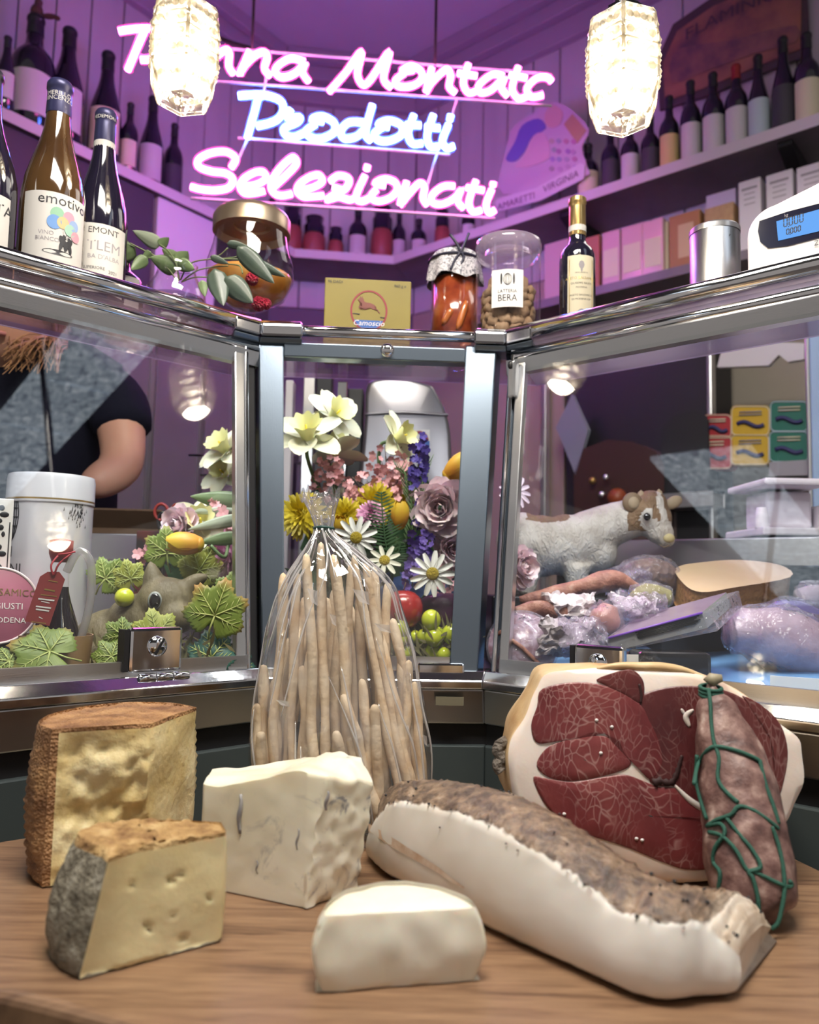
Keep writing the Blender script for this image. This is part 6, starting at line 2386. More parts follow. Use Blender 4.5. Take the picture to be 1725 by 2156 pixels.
bladeclump('bouquet_foliage', 'dense dark green leaves filling the bouquet behind the flowers', 640, 970, 1080, 1330, 1.24, 230, M_fern)
bladeclump('bouquet_foliage', 'dark leaves behind the left flowers above the rabbit', 380, 520, 1130, 1330, 1.24, 90, M_fern)
bladeclump('straw_bedding', 'dry straw bedding on the case floor under the fruit', 640, 985, 1330, 1395, 1.12, 200, mk('straw', (.16, .15, .07), .8, var=((.28, .24, .12), 30)), 'straw', .0022, .035)
bladeclump('straw_bedding', 'dry straw and moss under the rabbit and vine leaves', 190, 500, 1360, 1412, 1.02, 160, bpy.data.materials['straw'], 'straw', .0022, .03)
M_bluecl = mk('blue_cloth', (.015, .06, .22), .7, bmp=(30, .5, .01))
q = P(880, 1262, 1.22)
o = part(G().ball(q, (.085, .03, .045), 24, 14, fn=lambda d: 1 + .12 * math.sin(d.x * 9) * math.cos(d.z * 7)), 'blue_cloth', M_bluecl, None, loc=(q.x, q.y, q.z - .04))
tag(o, 'crumpled dark blue cloth bundle beneath the bouquet', 'cloth')
q = P(800, 1345, 1.25)
bk = part(G().lathe([(0, 0), (.10, 0), (.13, .09), (.125, .09), (.095, .01), (0, .01)], 32, Matrix.Translation((q.x, q.y + .03, DZ))), 'flower_basket', mk('wicker', (.12, .075, .04), .7, bmp=(120, .8, .01)), None, loc=(q.x, q.y + .03, DZ))
tag(bk, 'dark wicker basket holding the bouquet, mostly hidden', 'basket')
# fruit
M_grape = mk('plastic_grape', (.56, .62, .04), .22, coat=.5, sss=.2)
gr = [(908, 1305, 18), (893, 1340, 13.5), (920, 1338, 16), (914, 1342, 17), (916, 1372, 18), (873, 1341, 12), (951, 1335, 18), (840, 1325, 19), (850, 1378, 17), (935, 1378, 13), (843, 1345, 14)]
gs = [(P(x, y, 1.10 + .012 * ((i * 7) % 3)), r * 1.26 / 1650) for i, (x, y, r) in enumerate(gr)]
gd = ['topmost', 'far left of stack', 'second row', 'middle', 'lowest', 'single left', 'rightmost by the post', 'large one beside the bag', 'low one beside the bag', 'low right', 'back left']
for (q, r), s_ in zip(gs, gd):
    o = part(G().ball(q, (r, r, r * 1.06), 16, 12), 'grape', M_grape, None, loc=(q.x, q.y, q.z - r))
    tag(o, 'shiny yellow-green plastic grape, %s in the middle bay cluster' % s_, 'grape', 'plastic grapes in the middle bay')
pts = cr([gs[5][0], gs[1][0] + V((0, .01, 0)), gs[3][0] + V((0, .015, 0)), gs[4][0] + V((0, .01, 0)), gs[6][0]], 5)
tag(part(G().tube(pts, .0016, 5), 'grape_stalk', M_twig, None, loc=pts[0]), 'thin brown stalk threading the plastic grapes', 'stalk')
q = P(849, 1282, 1.13)
ap = thing('apple', 'shiny red apple half hidden behind the breadstick bag', 'apple', q - V((0, 0, .03)))
part(G().ball(q, (.029, .029, .030), 20, 14, fn=lambda d: 1 - .12 * max(0, d.z) ** 6), 'apple_body', mk('apple_red', (.36, .02, .018), .25, coat=.4), ap)
part(G().tube([q + V((0, 0, .024)), q + V((.003, 0, .038))], .001, 5), 'apple_stalk', M_twig, ap)
q = P(935, 1290, 1.17)
o = part(G().ball(q, (.045, .03, .03), 18, 12), 'aubergine', mk('aubergine_skin', (.07, .012, .06), .3, coat=.4), None, loc=(q.x, q.y, q.z - .03))
tag(o, 'dark purple aubergine behind the grapes', 'aubergine')

# ---------------------------------------------------------------- vine leaves on the left
def leafmat(name, c0, c1, edge, r0=.55):
    m, t, p, o = nt(name)
    tc = t.nodes.new('ShaderNodeTexCoord')
    ln = t.nodes.new('ShaderNodeVectorMath')
    ln.operation = 'LENGTH'
    t.links.new(tc.outputs['Object'], ln.inputs[0])
    n = tex(t, 'noise', tc.outputs['Object'], 28, 4)
    ad = t.nodes.new('ShaderNodeMath')
    ad.operation = 'MULTIPLY_ADD'
    t.links.new(n, ad.inputs[0])
    ad.inputs[1].default_value = .03
    t.links.new(ln.outputs['Value'], ad.inputs[2])
    rm = t.nodes.new('ShaderNodeMapRange')
    t.links.new(ad.outputs[0], rm.inputs[0])
    rm.inputs[1].default_value, rm.inputs[2].default_value = .048, .066
    base = ramp(t, tex(t, 'noise', tc.outputs['Object'], 40, 3), [(.3, c0), (.7, c1)])
    t.links.new(mix(t, rm.outputs[0], base, edge), p.inputs['Base Color'])
    p.inputs['Roughness'].default_value = .5
    return m


M_vl = [leafmat('vine_leaf_green', (.10, .16, .025), (.20, .27, .05), (.42, .20, .08)), leafmat('vine_leaf_yellow', (.26, .30, .045), (.36, .38, .08), (.50, .26, .10)), leafmat('vine_leaf_teal', (.015, .07, .06), (.03, .11, .08), (.20, .14, .06))]
M_vein2 = mk('leaf_vein', (.42, .48, .16), .5)
lobes = [(0, 1.0), (.45, .74), (.85, .93), (1.30, .70), (1.75, .82), (2.25, .66), (2.7, .62), (3.02, .14)]


def leafoutline(n=110):
    out = []
    for i in range(n):
        a = -pi + 2 * pi * i / n
        b = abs(a)
        r = .1
        for (a0, r0), (a1, r1) in zip(lobes[:-1], lobes[1:]):
            if a0 <= b <= a1:
                f = (b - a0) / (a1 - a0)
                f = f * f * (3 - 2 * f)
                r = r0 + (r1 - r0) * f
        r *= 1 + .05 * (1 if i % 3 == 0 else -.4)
        out.append((r * math.sin(a), r * math.cos(a)))
    return out


LO = leafoutline()


def vine_leaf(label, x, y, Y, size, roll, tilt, m_, yaw=0.):
    c = P(x, y, Y)
    f = toc(c)
    M = frame(c, f) @ Matrix.Rotation(yaw, 4, 'Y') @ Matrix.Rotation(tilt, 4, 'X') @ Matrix.Rotation(roll, 4, 'Z')
    t = thing('vine_leaf', label, 'leaf', M=M, group='vine leaves round the rabbit')
    s_ = size * Y / 1650
    g = G()
    rings_ = []
    for k in (.02, .3, .6, .85, 1.0):
        rings_.append([V((q[0] * s_ * k, q[1] * s_ * k, -.16 * s_ * k * k * (q[0] ** 2 + q[1] ** 2) + .05 * s_ * math.sin(q[0] * 5 * k + q[1] * 3) * k)) for q in LO])
    n = len(LO)
    g.add([v for r_ in rings_ for v in r_], [(a * n + i, a * n + (i + 1) % n, (a + 1) * n + (i + 1) % n, (a + 1) * n + i) for a in range(4) for i in range(n)])
    g.v = [V((q.x, q.y, q.z)) for q in g.v]
    part(g, 'blade', m_, t, local=True, solid=.0005)
    vg = G()

    def zz(X, Y_):
        k = math.hypot(X, Y_) / s_
        return -.16 * s_ * (X * X + Y_ * Y_) / s_ / s_ + .05 * s_ * math.sin((X * 5 + Y_ * 3) / s_) * min(1, k) * .9 + .0009
    for a, r_ in ((0, .92), (.85, .84), (-.85, .84), (1.75, .70), (-1.75, .70)):
        e = [V((math.sin(a) * r_ * s_ * f_, math.cos(a) * r_ * s_ * f_, zz(math.sin(a) * r_ * s_ * f_, math.cos(a) * r_ * s_ * f_))) for f_ in (0, .25, .5, .75, 1)]
        vg.tube(e, [.0011, .0010, .0008, .0006, .0003], 5)
        for f_ in (.3, .5, .7):
            for sg in (-1, 1):
                a2 = a + sg * .75
                X0, Y0 = math.sin(a) * r_ * s_ * f_, math.cos(a) * r_ * s_ * f_
                X1, Y1 = X0 + math.sin(a2) * s_ * .24, Y0 + math.cos(a2) * s_ * .24
                vg.tube([V((X0, Y0, zz(X0, Y0))), V((X1, Y1, zz(X1, Y1)))], [.0006, .0003], 4)
    part(vg, 'veins', M_vein2, t, local=True)
    part(G().tube([(0, 0, .0008), (0, -s_ * .4, -.004), (s_ * .1, -s_ * .75, -.012)], .0012, 5), 'leaf_stalk', M_vein2, t, local=True)
    return t


for a in (('large drooping green vine leaf under the vinegar jug', 105, 1372, .905, 84, 1.25, -.5, 0), ('green vine leaf behind the jug handle', 222, 1218, 1.09, 50, -.6, 0, 0), ('yellowish vine leaf left of the rabbit ears', 275, 1218, 1.08, 42, .3, .1, 1),
          ('veined green vine leaf above the rabbit head', 352, 1165, 1.13, 58, .1, .1, 0), ('yellow-green vine leaf right behind the rabbit', 420, 1200, 1.12, 58, -.5, .1, 1), ('broad vine leaf right of the rabbit face', 452, 1296, .995, 80, -.3, .1, 0),
          ('yellow-green vine leaf in front of the rabbit chest', 330, 1338, .985, 60, .25, -.1, 1), ('vine leaf left of the rabbit chest', 258, 1338, .98, 42, .9, 0, 0), ('small vine leaf behind the pane clamp', 235, 1382, .965, 44, .6, -.3, 0),
          ('dark teal vine leaf at the lower right of the left bay', 445, 1385, 1.0, 62, .2, -.2, 2), ('dark green vine leaf low by the left corner post', 495, 1400, 1.03, 45, -.8, -.2, 2), ('dull vine leaf under the pink round tin', 20, 1392, .89, 42, 1.4, -.4, 0), ('vine leaf with brown rim right of the rabbit ear', 490, 1250, 1.06, 55, -.9, 0, 0)):
    vine_leaf(a[0], a[1], a[2], a[3], a[4], a[5], a[6], M_vl[a[7]])
for i, (x0, y0, x1, y1, w_, Y) in enumerate(((520, 1060, 400, 1045, 34, 1.17), (510, 1075, 340, 1078, 12, 1.16), (515, 1090, 395, 1115, 22, 1.13), (510, 1075, 430, 1068, 40, 1.19), (505, 1130, 420, 1142, 24, 1.12), (505, 1105, 450, 1110, 36, 1.18))):
    b = P(x0, y0, Y)
    t = thing('lily_leaf', ['broad pale green leaf, topmost of the left flowers', 'narrow grey-green leaf reaching furthest left', 'long pointed leaf crossing the white petals', 'dark broad leaf behind the pink buds', 'green tulip leaf beside the sideways tulip', 'dark leaf behind the mauve chrysanthemum'][i], 'leaf', b, group='long leaves of the left flowers')
    leaf_px(x0, y0, x1, y1, w_, Y, Y - .01, (M_leaf, M_leafl, M_leafl, M_leafd, M_leaf, M_leafd)[i], t, 'blade', heart=False)
q = P(262, 1258, 1.03)
tag(part(G().ball(q, 20 * 1.03 / 1650, 16, 12), 'grape', M_grape, None, loc=(q.x, q.y, q.z - .012)), 'single yellow-green plastic grape on the rabbit back', 'grape', 'plastic grapes')

# ---------------------------------------------------------------- rabbit and goat figurines
def fuse(name, blobs, m_, parent, vox=.004, tubes=()):
    g = G()
    for c, r, M in blobs:
        g.ball(c, r, 20, 14, M)
    for pts, rr in tubes:
        g.tube(pts, rr, 14)
    o = part(g, name, m_, parent)
    md = o.modifiers.new('fuse', 'REMESH')
    md.mode = 'VOXEL'
    md.voxel_size = vox
    md.use_smooth_shade = True
    sm = o.modifiers.new('soft', 'SMOOTH')
    sm.iterations = 6
    sm.factor = .5
    return o


def rotat(c, ax, a):
    return Matrix.Translation(c) @ Matrix.Rotation(a, 4, ax) @ Matrix.Translation(-V(c))


M_rab = mk('rabbit_resin', (.20, .165, .09), .6, var=([(.3, (.085, .068, .036)), (.55, (.15, .122, .066)), (.8, (.27, .22, .12))], 26, 5), bmp=(120, .5, .005), stretch=(1, 1, .4))
Yr = 1.055
kr = Yr / 1650
hc = P(350, 1268, Yr)
rab = thing('rabbit_figurine', 'grey-brown crouching rabbit figurine among vine leaves', 'figurine', V((hc.x - .03, hc.y + .02, DZ)))
bc = P(245, 1345, Yr + .02)
blobs = [(hc, (.040, .034, .034), None), (P(372, 1300, Yr - .015), (.026, .026, .022), None), (P(300, 1305, Yr + .01), (.048, .040, .036), None), (bc, (.055, .045, .042), None), (P(215, 1375, Yr + .01), (.035, .04, .03), None), (P(330, 1370, Yr), (.035, .04, .03), None)]
blobs = [(c, r, M) for c, r, M in blobs]
ears = [(cr([P(328, 1245, Yr), P(322, 1215, Yr), P(317, 1180, Yr)], 5), [.018, .017, .016, .0155, .0145, .0135, .012, .0095, .007, .004, .0015]), (cr([P(385, 1248, Yr), P(410, 1225, Yr), P(438, 1212, Yr)], 5), [.014, .014, .013, .013, .012, .011, .010, .009, .007, .005, .0025])]
fuse('rabbit_body', blobs, M_rab, rab, .0032, ears)
part(G().ball(P(326, 1265, Yr - .0345), (.0075, .004, .0100), 14, 10), 'eye', mk('glass_eye', (.012, .010, .010), .08, coat=.6), rab)
part(G().ball(P(326, 1265, Yr - .0325), (.0095, .004, .0122), 14, 10), 'eye_rim', mk('eye_rim', (.30, .32, .30), .5), rab)

M_goat = None


def goatmat():
    m, t, p, o = nt('goat_resin')
    at = t.nodes.new('ShaderNodeAttribute')
    at.attribute_name = 'patch'
    v = coords(t)
    n = tex(t, 'noise', v, 26, 5)
    sm = t.nodes.new('ShaderNodeMath')
    sm.operation = 'MULTIPLY_ADD'
    t.links.new(n, sm.inputs[0])
    sm.inputs[1].default_value = .5
    t.links.new(at.outputs['Fac'], sm.inputs[2])
    msk = ramp(t, sm.outputs[0], [(.72, (0, 0, 0)), (.82, (1, 1, 1))])
    wh = ramp(t, n, [(.3, (.50, .44, .37)), (.6, (.70, .65, .58))])
    br = ramp(t, n, [(.3, (.16, .09, .045)), (.6, (.27, .17, .095))])
    t.links.new(mix(t, msk, wh, br), p.inputs['Base Color'])
    p.inputs['Roughness'].default_value = .65
    w_ = tex(t, 'noise', coords(t, (1, 1, .55), (0, .5, 0)), 105, 3, .5, 2.2)
    bump(t, p, w_, .8, .006)
    return m


Yg = 1.36
GZ = P(1225, 1252, Yg).z
gt = thing('goat_figurine', 'white goat kid figurine with brown face patches, standing on the ledge', 'figurine', V((P(1180, 1250, Yg).x, Yg, GZ)))
kg = Yg / 1650
B = lambda x, y, d=0.: P(x, y, Yg + d)
body_b = [(B(1140, 1150), (58 * kg, .055, 66 * kg), None), (B(1100, 1140), (55 * kg, .053, 62 * kg), None), (B(1190, 1148), (58 * kg, .052, 66 * kg), None), (B(1235, 1135), (52 * kg, .046, 60 * kg), None), (B(1255, 1165), (44 * kg, .042, 46 * kg), None),
          (B(1372, 1092, -.02), (42 * kg, .036, 40 * kg), None), (B(1352, 1078, -.02), (36 * kg, .038, 36 * kg), None), (B(1370, 1062, -.02), (34 * kg, .034, 30 * kg), None), (B(1390, 1122, -.03), (28 * kg, .026, 24 * kg), None), (B(1402, 1138, -.036), (18 * kg, .020, 16 * kg), None)]
tub = [(cr([B(1230, 1135), B(1275, 1110, -.005), B(1330, 1092, -.015), B(1356, 1090, -.02)], 5), [.047, .046, .044, .043, .041, .040, .038, .037, .036, .035, .034, .033, .032, .031, .030, .030]),
       ([B(1212, 1190, -.025), B(1214, 1220, -.025), B(1216, 1254, -.025)], [.026, .020, .015]), ([B(1240, 1195, .02), B(1243, 1225, .02), B(1245, 1254, .02)], [.020, .016, .013]), ([B(1110, 1190, -.02), B(1108, 1225, -.02), B(1110, 1254, -.02)], [.028, .020, .014]), ([B(1090, 1190, .03), B(1088, 1225, .03), B(1088, 1254, .03)], [.026, .018, .014])]
# fuse once, then keep the result so that the brown patches can be painted per vertex
gob = fuse('goat_body', body_b, goatmat(), gt, .0042, tub)
dg = bpy.context.evaluated_depsgraph_get()
me2 = bpy.data.meshes.new_from_object(gob.evaluated_get(dg))
gob.modifiers.clear()
gob.data = me2
at_ = me2.attributes.new('patch', 'FLOAT', 'POINT')
Mg = MW[gt.name]
for v in me2.vertices:
    q = Mg @ v.co
    x, y = proj(q)
    k = 0.
    front_ = q.y < Yg + .03
    d_eye = math.hypot((x - 1366) / 18, (y - 1094) / 24)
    if x > 1315 and y < 1122:
        if 1322 < x < 1362 and y < 1118 and d_eye > 1.0:
            k = .85
        if y < 1075 and x > 1325:
            k = .9
        if x > 1385 and y < 1098:
            k = .9
        stripe = 1388 + (y - 1050) * .28
        if abs(x - stripe) < 7 and y < 1110:
            k = .0
        if d_eye < 1.0:
            k = 0.
        if 1372 < x < 1384 and y < 1092:
            k = .9
    if 1108 < x < 1200 and y < 1102 - abs(x - 1150) * .15:
        k = .75
    if x > 1225 and y > 1195 and q.y > Yg + .005:
        k = .9
    at_.data[v.index].value = k
me2.shade_smooth()
M_gbr = mk('goat_ear', (.20, .13, .075), .6)
M_gin = mk('goat_inner_ear', (.36, .27, .17), .6)
e1 = B(1332, 1058, -.045)
er = part(G().ball(e1, (21 * kg, .006, 21 * kg), 16, 10), 'ear', M_gbr, gt)
part(G().ball(e1 + V((.001, -.004, -.001)), (12 * kg, .004, 13 * kg), 14, 8), 'inner_ear', M_gin, er)
e2 = B(1418, 1058, -.01)
er = part(G().ball(e2, (21 * kg, .006, 13 * kg), 14, 8, rotat(e2, 'Y', -.5)), 'ear', M_gin, gt)
part(G().ball(B(1363, 1088, -.056), (.0062, .004, .0066), 14, 10), 'eye', bpy.data.materials['glass_eye'], gt)
for x, y in ((1350, 1042), (1388, 1040)):
    part(G().lathe([(.007, -.004), (.005, .004), (0, .009)], 10, Matrix.Translation(B(x, y, -.03))), 'horn_bud', M_gin, gt)
part(G().ball(B(1409, 1133, -.052), (.010, .006, .008), 12, 8), 'nose', mk('goat_nose', (.55, .45, .22), .5), gt)
part(G().tube(cr([B(1388, 1146, -.058), B(1398, 1152, -.058), B(1410, 1148, -.056)], 4), .0009, 5), 'mouth', M_gbr, gt)
# slab the goat stands on
q0 = B(1165, 1258)
pl = part(G().box((q0.x + .01, Yg + .02, (GZ + DZ) / 2 - .002), (.24, .13, GZ - DZ - .004)), 'display_riser', M_dark, None, loc=(q0.x, Yg, DZ), smooth=False, bevel=.003)
tag(pl, 'dark steel riser the goat figurine stands on', 'riser')

# ---------------------------------------------------------------- left bay goods
M_tin = mk('white_tin', (.62, .62, .66), .28, .3, coat=.3)
Yt = 1.09
pt_ = P(100, 1180, Yt)
rt2 = 86 * Yt / 1650
zt_ = P(100, 1004, Yt).z
tin = thing('biscuit_tin', 'tall white round tin with lid and printed hot-air balloon', 'tin', (pt_.x, Yt, DZ), face_cam(pt_))
Ht2 = zt_ - DZ
part(G().lathe([(0, 0), (rt2 * .98, 0), (rt2 * .98, Ht2 * .86)], 48), 'tin_body', M_tin, tin, local=True, ang=40)
part(G().lathe([(rt2 * 1.0, Ht2 * .855), (rt2 * 1.01, Ht2 * .86), (rt2 * 1.0, Ht2 * .87), (rt2 * 1.0, Ht2 * .975), (rt2 * .97, Ht2), (0, Ht2)], 48), 'tin_lid', M_tin, tin, local=True, ang=40)
part(G().lathe([(rt2 * 1.006, Ht2 * .868), (rt2 * 1.008, Ht2 * .872), (rt2 * 1.006, Ht2 * .876)], 48), 'gold_line', M_gold, tin, local=True)


def on_tin(a, z):
    return V((rt2 * .988 * math.sin(a), -rt2 * .988 * math.cos(a), z))


g = G()
bz_ = P(40, 1098, Yt).z - DZ
for k in range(7):
    w_ = (k - 3) / 3
    g.tube([on_tin(-.95 + .20 * w_ * math.sin(pi * (.15 + .85 * f)) ** .7, bz_ + .030 - .060 * f) for f in [i / 10 for i in range(11)]], .0006, 4)
for f in (.25, .45, .65):
    g.tube([on_tin(-.95 + .20 * math.sin(pi * (.15 + .85 * f)) ** .7 * w_, bz_ + .030 - .060 * f) for w_ in [i / 5 - 1 for i in range(11)]], .0005, 4)
g.add([on_tin(-1.0, bz_ - .05), on_tin(-.9, bz_ - .05), on_tin(-.9, bz_ - .036), on_tin(-1.0, bz_ - .036)], [(0, 1, 2, 3)])
part(g, 'balloon_print', M_ink, tin, local=True)
part(G().text('ANI', lambda X, Y: on_tin(-.88 + X / rt2, P(30, 1208, Yt).z - DZ + Y), .020), 'lettering', M_ink, tin, local=True, smooth=False)
g = G()
for i in range(60):
    a, z = .62 + rnd.gauss(0, .14), P(160, 1085, Yt).z - DZ + rnd.gauss(0, .010)
    g.add([on_tin(a, z), on_tin(a + .03, z + .001), on_tin(a + .02, z + .006)], [(0, 1, 2)])
part(g, 'tree_print', M_ink, tin, local=True)

q = P(8, 1120, .955)
bx = thing('ornate_box', 'white box with black scroll ornament at the left edge', 'box', (q.x, .955, DZ), .5)
zt3 = P(8, 1050, .955).z - DZ
part(G().box((-.03, .03, zt3 / 2), (.078, .06, zt3)), 'carton', M_paper, bx, local=True, smooth=False, bevel=.001)
g = G()
for i in range(16):
    z = zt3 * (.95 - i * .035)
    g.ball((-.004 + .004 * math.sin(i * 2.1), -.0004, z), (.0035 + .002 * math.sin(i), .0006, .0035), 8, 5)
part(g, 'scroll_print', M_ink, bx, local=True)
for dx in (.006, -.045):
    part(G().box((dx, -.0004, zt3 * .45), (.0012, .0006, zt3 * .85)), 'border_line', M_ink, bx, local=True, smooth=False)

# pink round gift box lying with its face to the window
Yk = .93
ck = P(-6, 1275, Yk)
rk = 80 * Yk / 1650
fk = (toc(ck) + V((.15, 0, .1))).normalized()
M_rosy = mk('rose_card', (.42, .13, .20), .45, var=((.36, .10, .17), 8))
gb_ = thing('round_gift_box', 'pink round balsamic vinegar gift box lying on its side', 'box', M=frame(ck, fk))
part(G().lathe([(rk * .98, -.11), (rk * .98, -.012), (rk * 1.0, -.012), (rk * 1.0, 0), (rk * .96, .001), (0, .0012)], 48), 'lid', M_rosy, gb_, local=True, ang=40)
part(G().tube([V((rk * .985 * math.cos(2 * pi * i / 48), rk * .985 * math.sin(2 * pi * i / 48), .0005)) for i in range(48)], .0018, 6, closed=True), 'rim', mk('pale_rim', (.72, .60, .60), .5), gb_, local=True)
for w_, sz, yy in (('BALSAMICO', .0115, .012), ('GIUSTI', .0105, -.004), ('MODENA', .009, -.020)):
    part(G().text(w_, lambda X, Y: V((X + .012, Y + yy - (X + .01) ** 2 * 1.5, .0018)), sz), 'lettering', M_paper if w_ != 'BALSAMICO' else M_gold, gb_, local=True, smooth=False)
q = P(-10, 1380, .95)
zk = ck.z - rk - .002
o = part(G().box((ck.x, ck.y + .05, (DZ + zk) / 2), (.10, .10, zk - DZ)), 'display_riser', M_dark, None, loc=(ck.x, ck.y, DZ), smooth=False, bevel=.002)
tag(o, 'dark block under the pink round gift box', 'riser')

# vinegar jug in a kraft tray
Yv = .965
cj = P(118, 1340, Yv)
tr_ = thing('kraft_tray', 'low round kraft card tray under the vinegar jug', 'tray', (cj.x, Yv, DZ))
rtr = 73 * Yv / 1650
ztr = P(118, 1342, Yv - rtr).z - DZ
part(G().lathe([(0, .0005), (rtr * .86, .0005), (rtr, ztr), (rtr * .96, ztr), (rtr * .83, .004), (0, .004)], 40), 'tray_wall', mk('kraft_card', (.36, .22, .11), .7), tr_, local=True, ang=50)
jv = thing('vinegar_jug', 'dark balsamic vinegar jug with glass handle and red tag', 'jug', (cj.x, Yv, DZ + .005))
hz = P(118, 1165, Yv).z - DZ - .005
rj2 = 56 * Yv / 1650
part(G().lathe([(0, 0), (rj2 * .9, 0), (rj2, .008), (rj2 * .98, hz * .22), (rj2 * .78, hz * .42), (rj2 * .46, hz * .62), (rj2 * .36, hz * .70), (rj2 * .34, hz * .74)], 32), 'vinegar', mk('black_vinegar', (.010, .006, .010), .06, coat=.6), jv, local=True)
part(G().lathe([(rj2 * .35, hz * .70), (rj2 * .33, hz * .85), (rj2 * .36, hz * .98)], 24), 'glass_neck', M_clearglass, jv, local=True)
part(G().lathe([(0, hz * .93), (rj2 * .30, hz * .93), (rj2 * .42, hz * 1.0), (rj2 * .42, hz * 1.10), (0, hz * 1.12)], 20), 'stopper', mk('red_wax', (.20, .02, .02), .5), jv, local=True)
hd = cr([V((rj2 * .30, -.004, hz * .86)), V((rj2 * .75, -.006, hz * 1.02)), V((rj2 * 1.22, -.006, hz * .92)), V((rj2 * 1.26, -.006, hz * .62)), V((rj2 * .98, -.005, hz * .34))], 7)
part(G().tube(hd, .0050, 12), 'handle', glass('handle_glass', (.75, .75, .72), .04, 1.8, haze=.25), jv, local=True)
MJ = MW[jv.name].inverted()
tagp = [(100, 1204), (125, 1204), (137, 1220), (104, 1318), (52, 1308), (84, 1214)]
yt_ = Yv - rj2 - .006
tg = part(G().prism([(0, 0)], 0, 0) if False else G().add([P(x, y, yt_) for x, y in tagp] + [P(x, y, yt_ + .0015) for x, y in tagp], [tuple(range(6)), tuple(reversed(range(6, 12)))] + [(i, (i + 1) % 6, 6 + (i + 1) % 6, 6 + i) for i in range(6)]), 'red_tag', mk('red_card', (.26, .035, .035), .5), jv, smooth=False)
for i, (x, y, w_, m_) in enumerate(((105, 1240, 22, M_goldink), (103, 1252, 34, M_goldink), (98, 1260, 34, M_paper), (96, 1266, 18, M_paper), (92, 1276, 32, M_paper), (90, 1282, 28, M_paper), (86, 1299, 8, M_paper), (82, 1309, 30, M_goldink), (112, 1222, 20, M_goldink))):
    h_ = 3.0 if i in (0, 2, 4, 5) else 1.6
    sk = -.28
    part(G().add([P(x - w_ / 2, y - 1, yt_ - .0005), P(x + w_ / 2, y + 3, yt_ - .0005), P(x + w_ / 2 - h_ * .3, y + 3 + h_, yt_ - .0005), P(x - w_ / 2 - h_ * .3, y - 1 + h_, yt_ - .0005)], [(0, 1, 2, 3)]), 'tag_print', m_, tg, smooth=False)
for pts in (((112, 1212), (108, 1190), (122, 1170)), ((114, 1212), (124, 1188), (150, 1166)), ((122, 1168), (140, 1166), (158, 1162))):
    part(G().tube(cr([P(x, y, yt_ - .001 + .01 * (i == 2)) for i, (x, y) in enumerate(pts)], 5), .0012, 5), 'red_cord', mk('red_cord', (.30, .01, .02), .6) if 'red_cord' not in bpy.data.materials else bpy.data.materials['red_cord'], jv)

# things on the staff side of the left bay
def pbox(name, label, cat, x0, x1, y0, y1, Y, D, m_, rot=0., z0=None, bevel=.002, group=None):
    a, b = P(x0, y0, Y), P(x1, y1, Y)
    zb_ = b.z if z0 is None else z0
    c = V(((a.x + b.x) / 2, Y, zb_))
    t = thing(name, label, cat, c, rot, group)
    body = part(G().box((0, D / 2, (a.z - zb_) / 2), (abs(b.x - a.x), D, a.z - zb_)), 'body', m_, t, local=True, smooth=False, bevel=bevel)
    return t, body


t, b_ = pbox('steel_till', 'low brushed steel box behind the vinegar jug', 'box', 182, 288, 1122, 1250, 1.36, .18, M_steel, .1, DZ)
Yk2 = 1.36
a, b = P(182, 1165, Yk2), P(288, 1182, Yk2)
part(G().box((0, -.003, P(230, 1180, Yk2).z - DZ), (.085, .006, .006)), 'handle_bar', M_chrome, t, local=True, smooth=False)
M_card = mk('cardboard', (.20, .115, .062), .75, var=((.15, .085, .045), 9))
c = P(260, 1090, 1.42)
cb = thing('cardboard_box', 'open brown cardboard box with raised flaps behind the steel box', 'box', (c.x, 1.42, DZ), .08)
zc_ = P(260, 1112, 1.42).z - DZ
part(G().box((0, .08, zc_ / 2), (.135, .15, zc_)), 'carton', M_card, cb, local=True, smooth=False)
part(G().hexa([V((-.068, -.03, zc_ + .030)), V((.075, -.03, zc_ + .030)), V((.068, .005, zc_)), V((-.068, .005, zc_)), V((-.068, -.03, zc_ + .033)), V((.075, -.03, zc_ + .033)), V((.068, .008, zc_ + .003)), V((-.068, .008, zc_ + .003))]), 'flap', M_card, cb, local=True, smooth=False)
part(G().hexa([V((-.068, .155, zc_)), V((.068, .155, zc_)), V((.075, .17, zc_ + .04)), V((-.075, .17, zc_ + .04)), V((-.068, .152, zc_ + .003)), V((.068, .152, zc_ + .003)), V((.075, .167, zc_ + .043)), V((-.075, .167, zc_ + .043))]), 'flap', M_card, cb, local=True, smooth=False)
t, b_ = pbox('printed_carton', 'dark carton with red streaks behind the rabbit', 'box', 286, 352, 1117, 1250, 1.33, .06, mk('dark_red_print', (.05, .012, .012), .5, var=([(.45, (.025, .018, .018)), (.6, (.28, .035, .02))], 9, 2)), -.1, DZ)
# scissors standing handles up
sc_ = thing('scissors', 'pair of scissors with red and black looped handles', 'scissors', V((P(345, 1200, 1.29).x, 1.29, DZ)))
for cx_, cy_, rx_, ry_, m_ in ((340, 1078, 14, 17, mk('red_handle', (.34, .04, .03), .4)), (372, 1078, 10, 16, bpy.data.materials['red_handle']), (345, 1098, 12, 20, M_black)):
    part(G().tube([P(cx_ + rx_ * math.cos(a), cy_ + ry_ * math.sin(a), 1.285) for a in [2 * pi * i / 24 for i in range(24)]], .0026, 8, closed=True), 'handle_loop', m_, sc_)
part(G().tube([P(342, 1095, 1.29), P(335, 1200, 1.29), V((P(333, 1200, 1.29).x, 1.29, DZ + .004))], [.005, .006, .002], 8), 'blade', M_chrome, sc_)

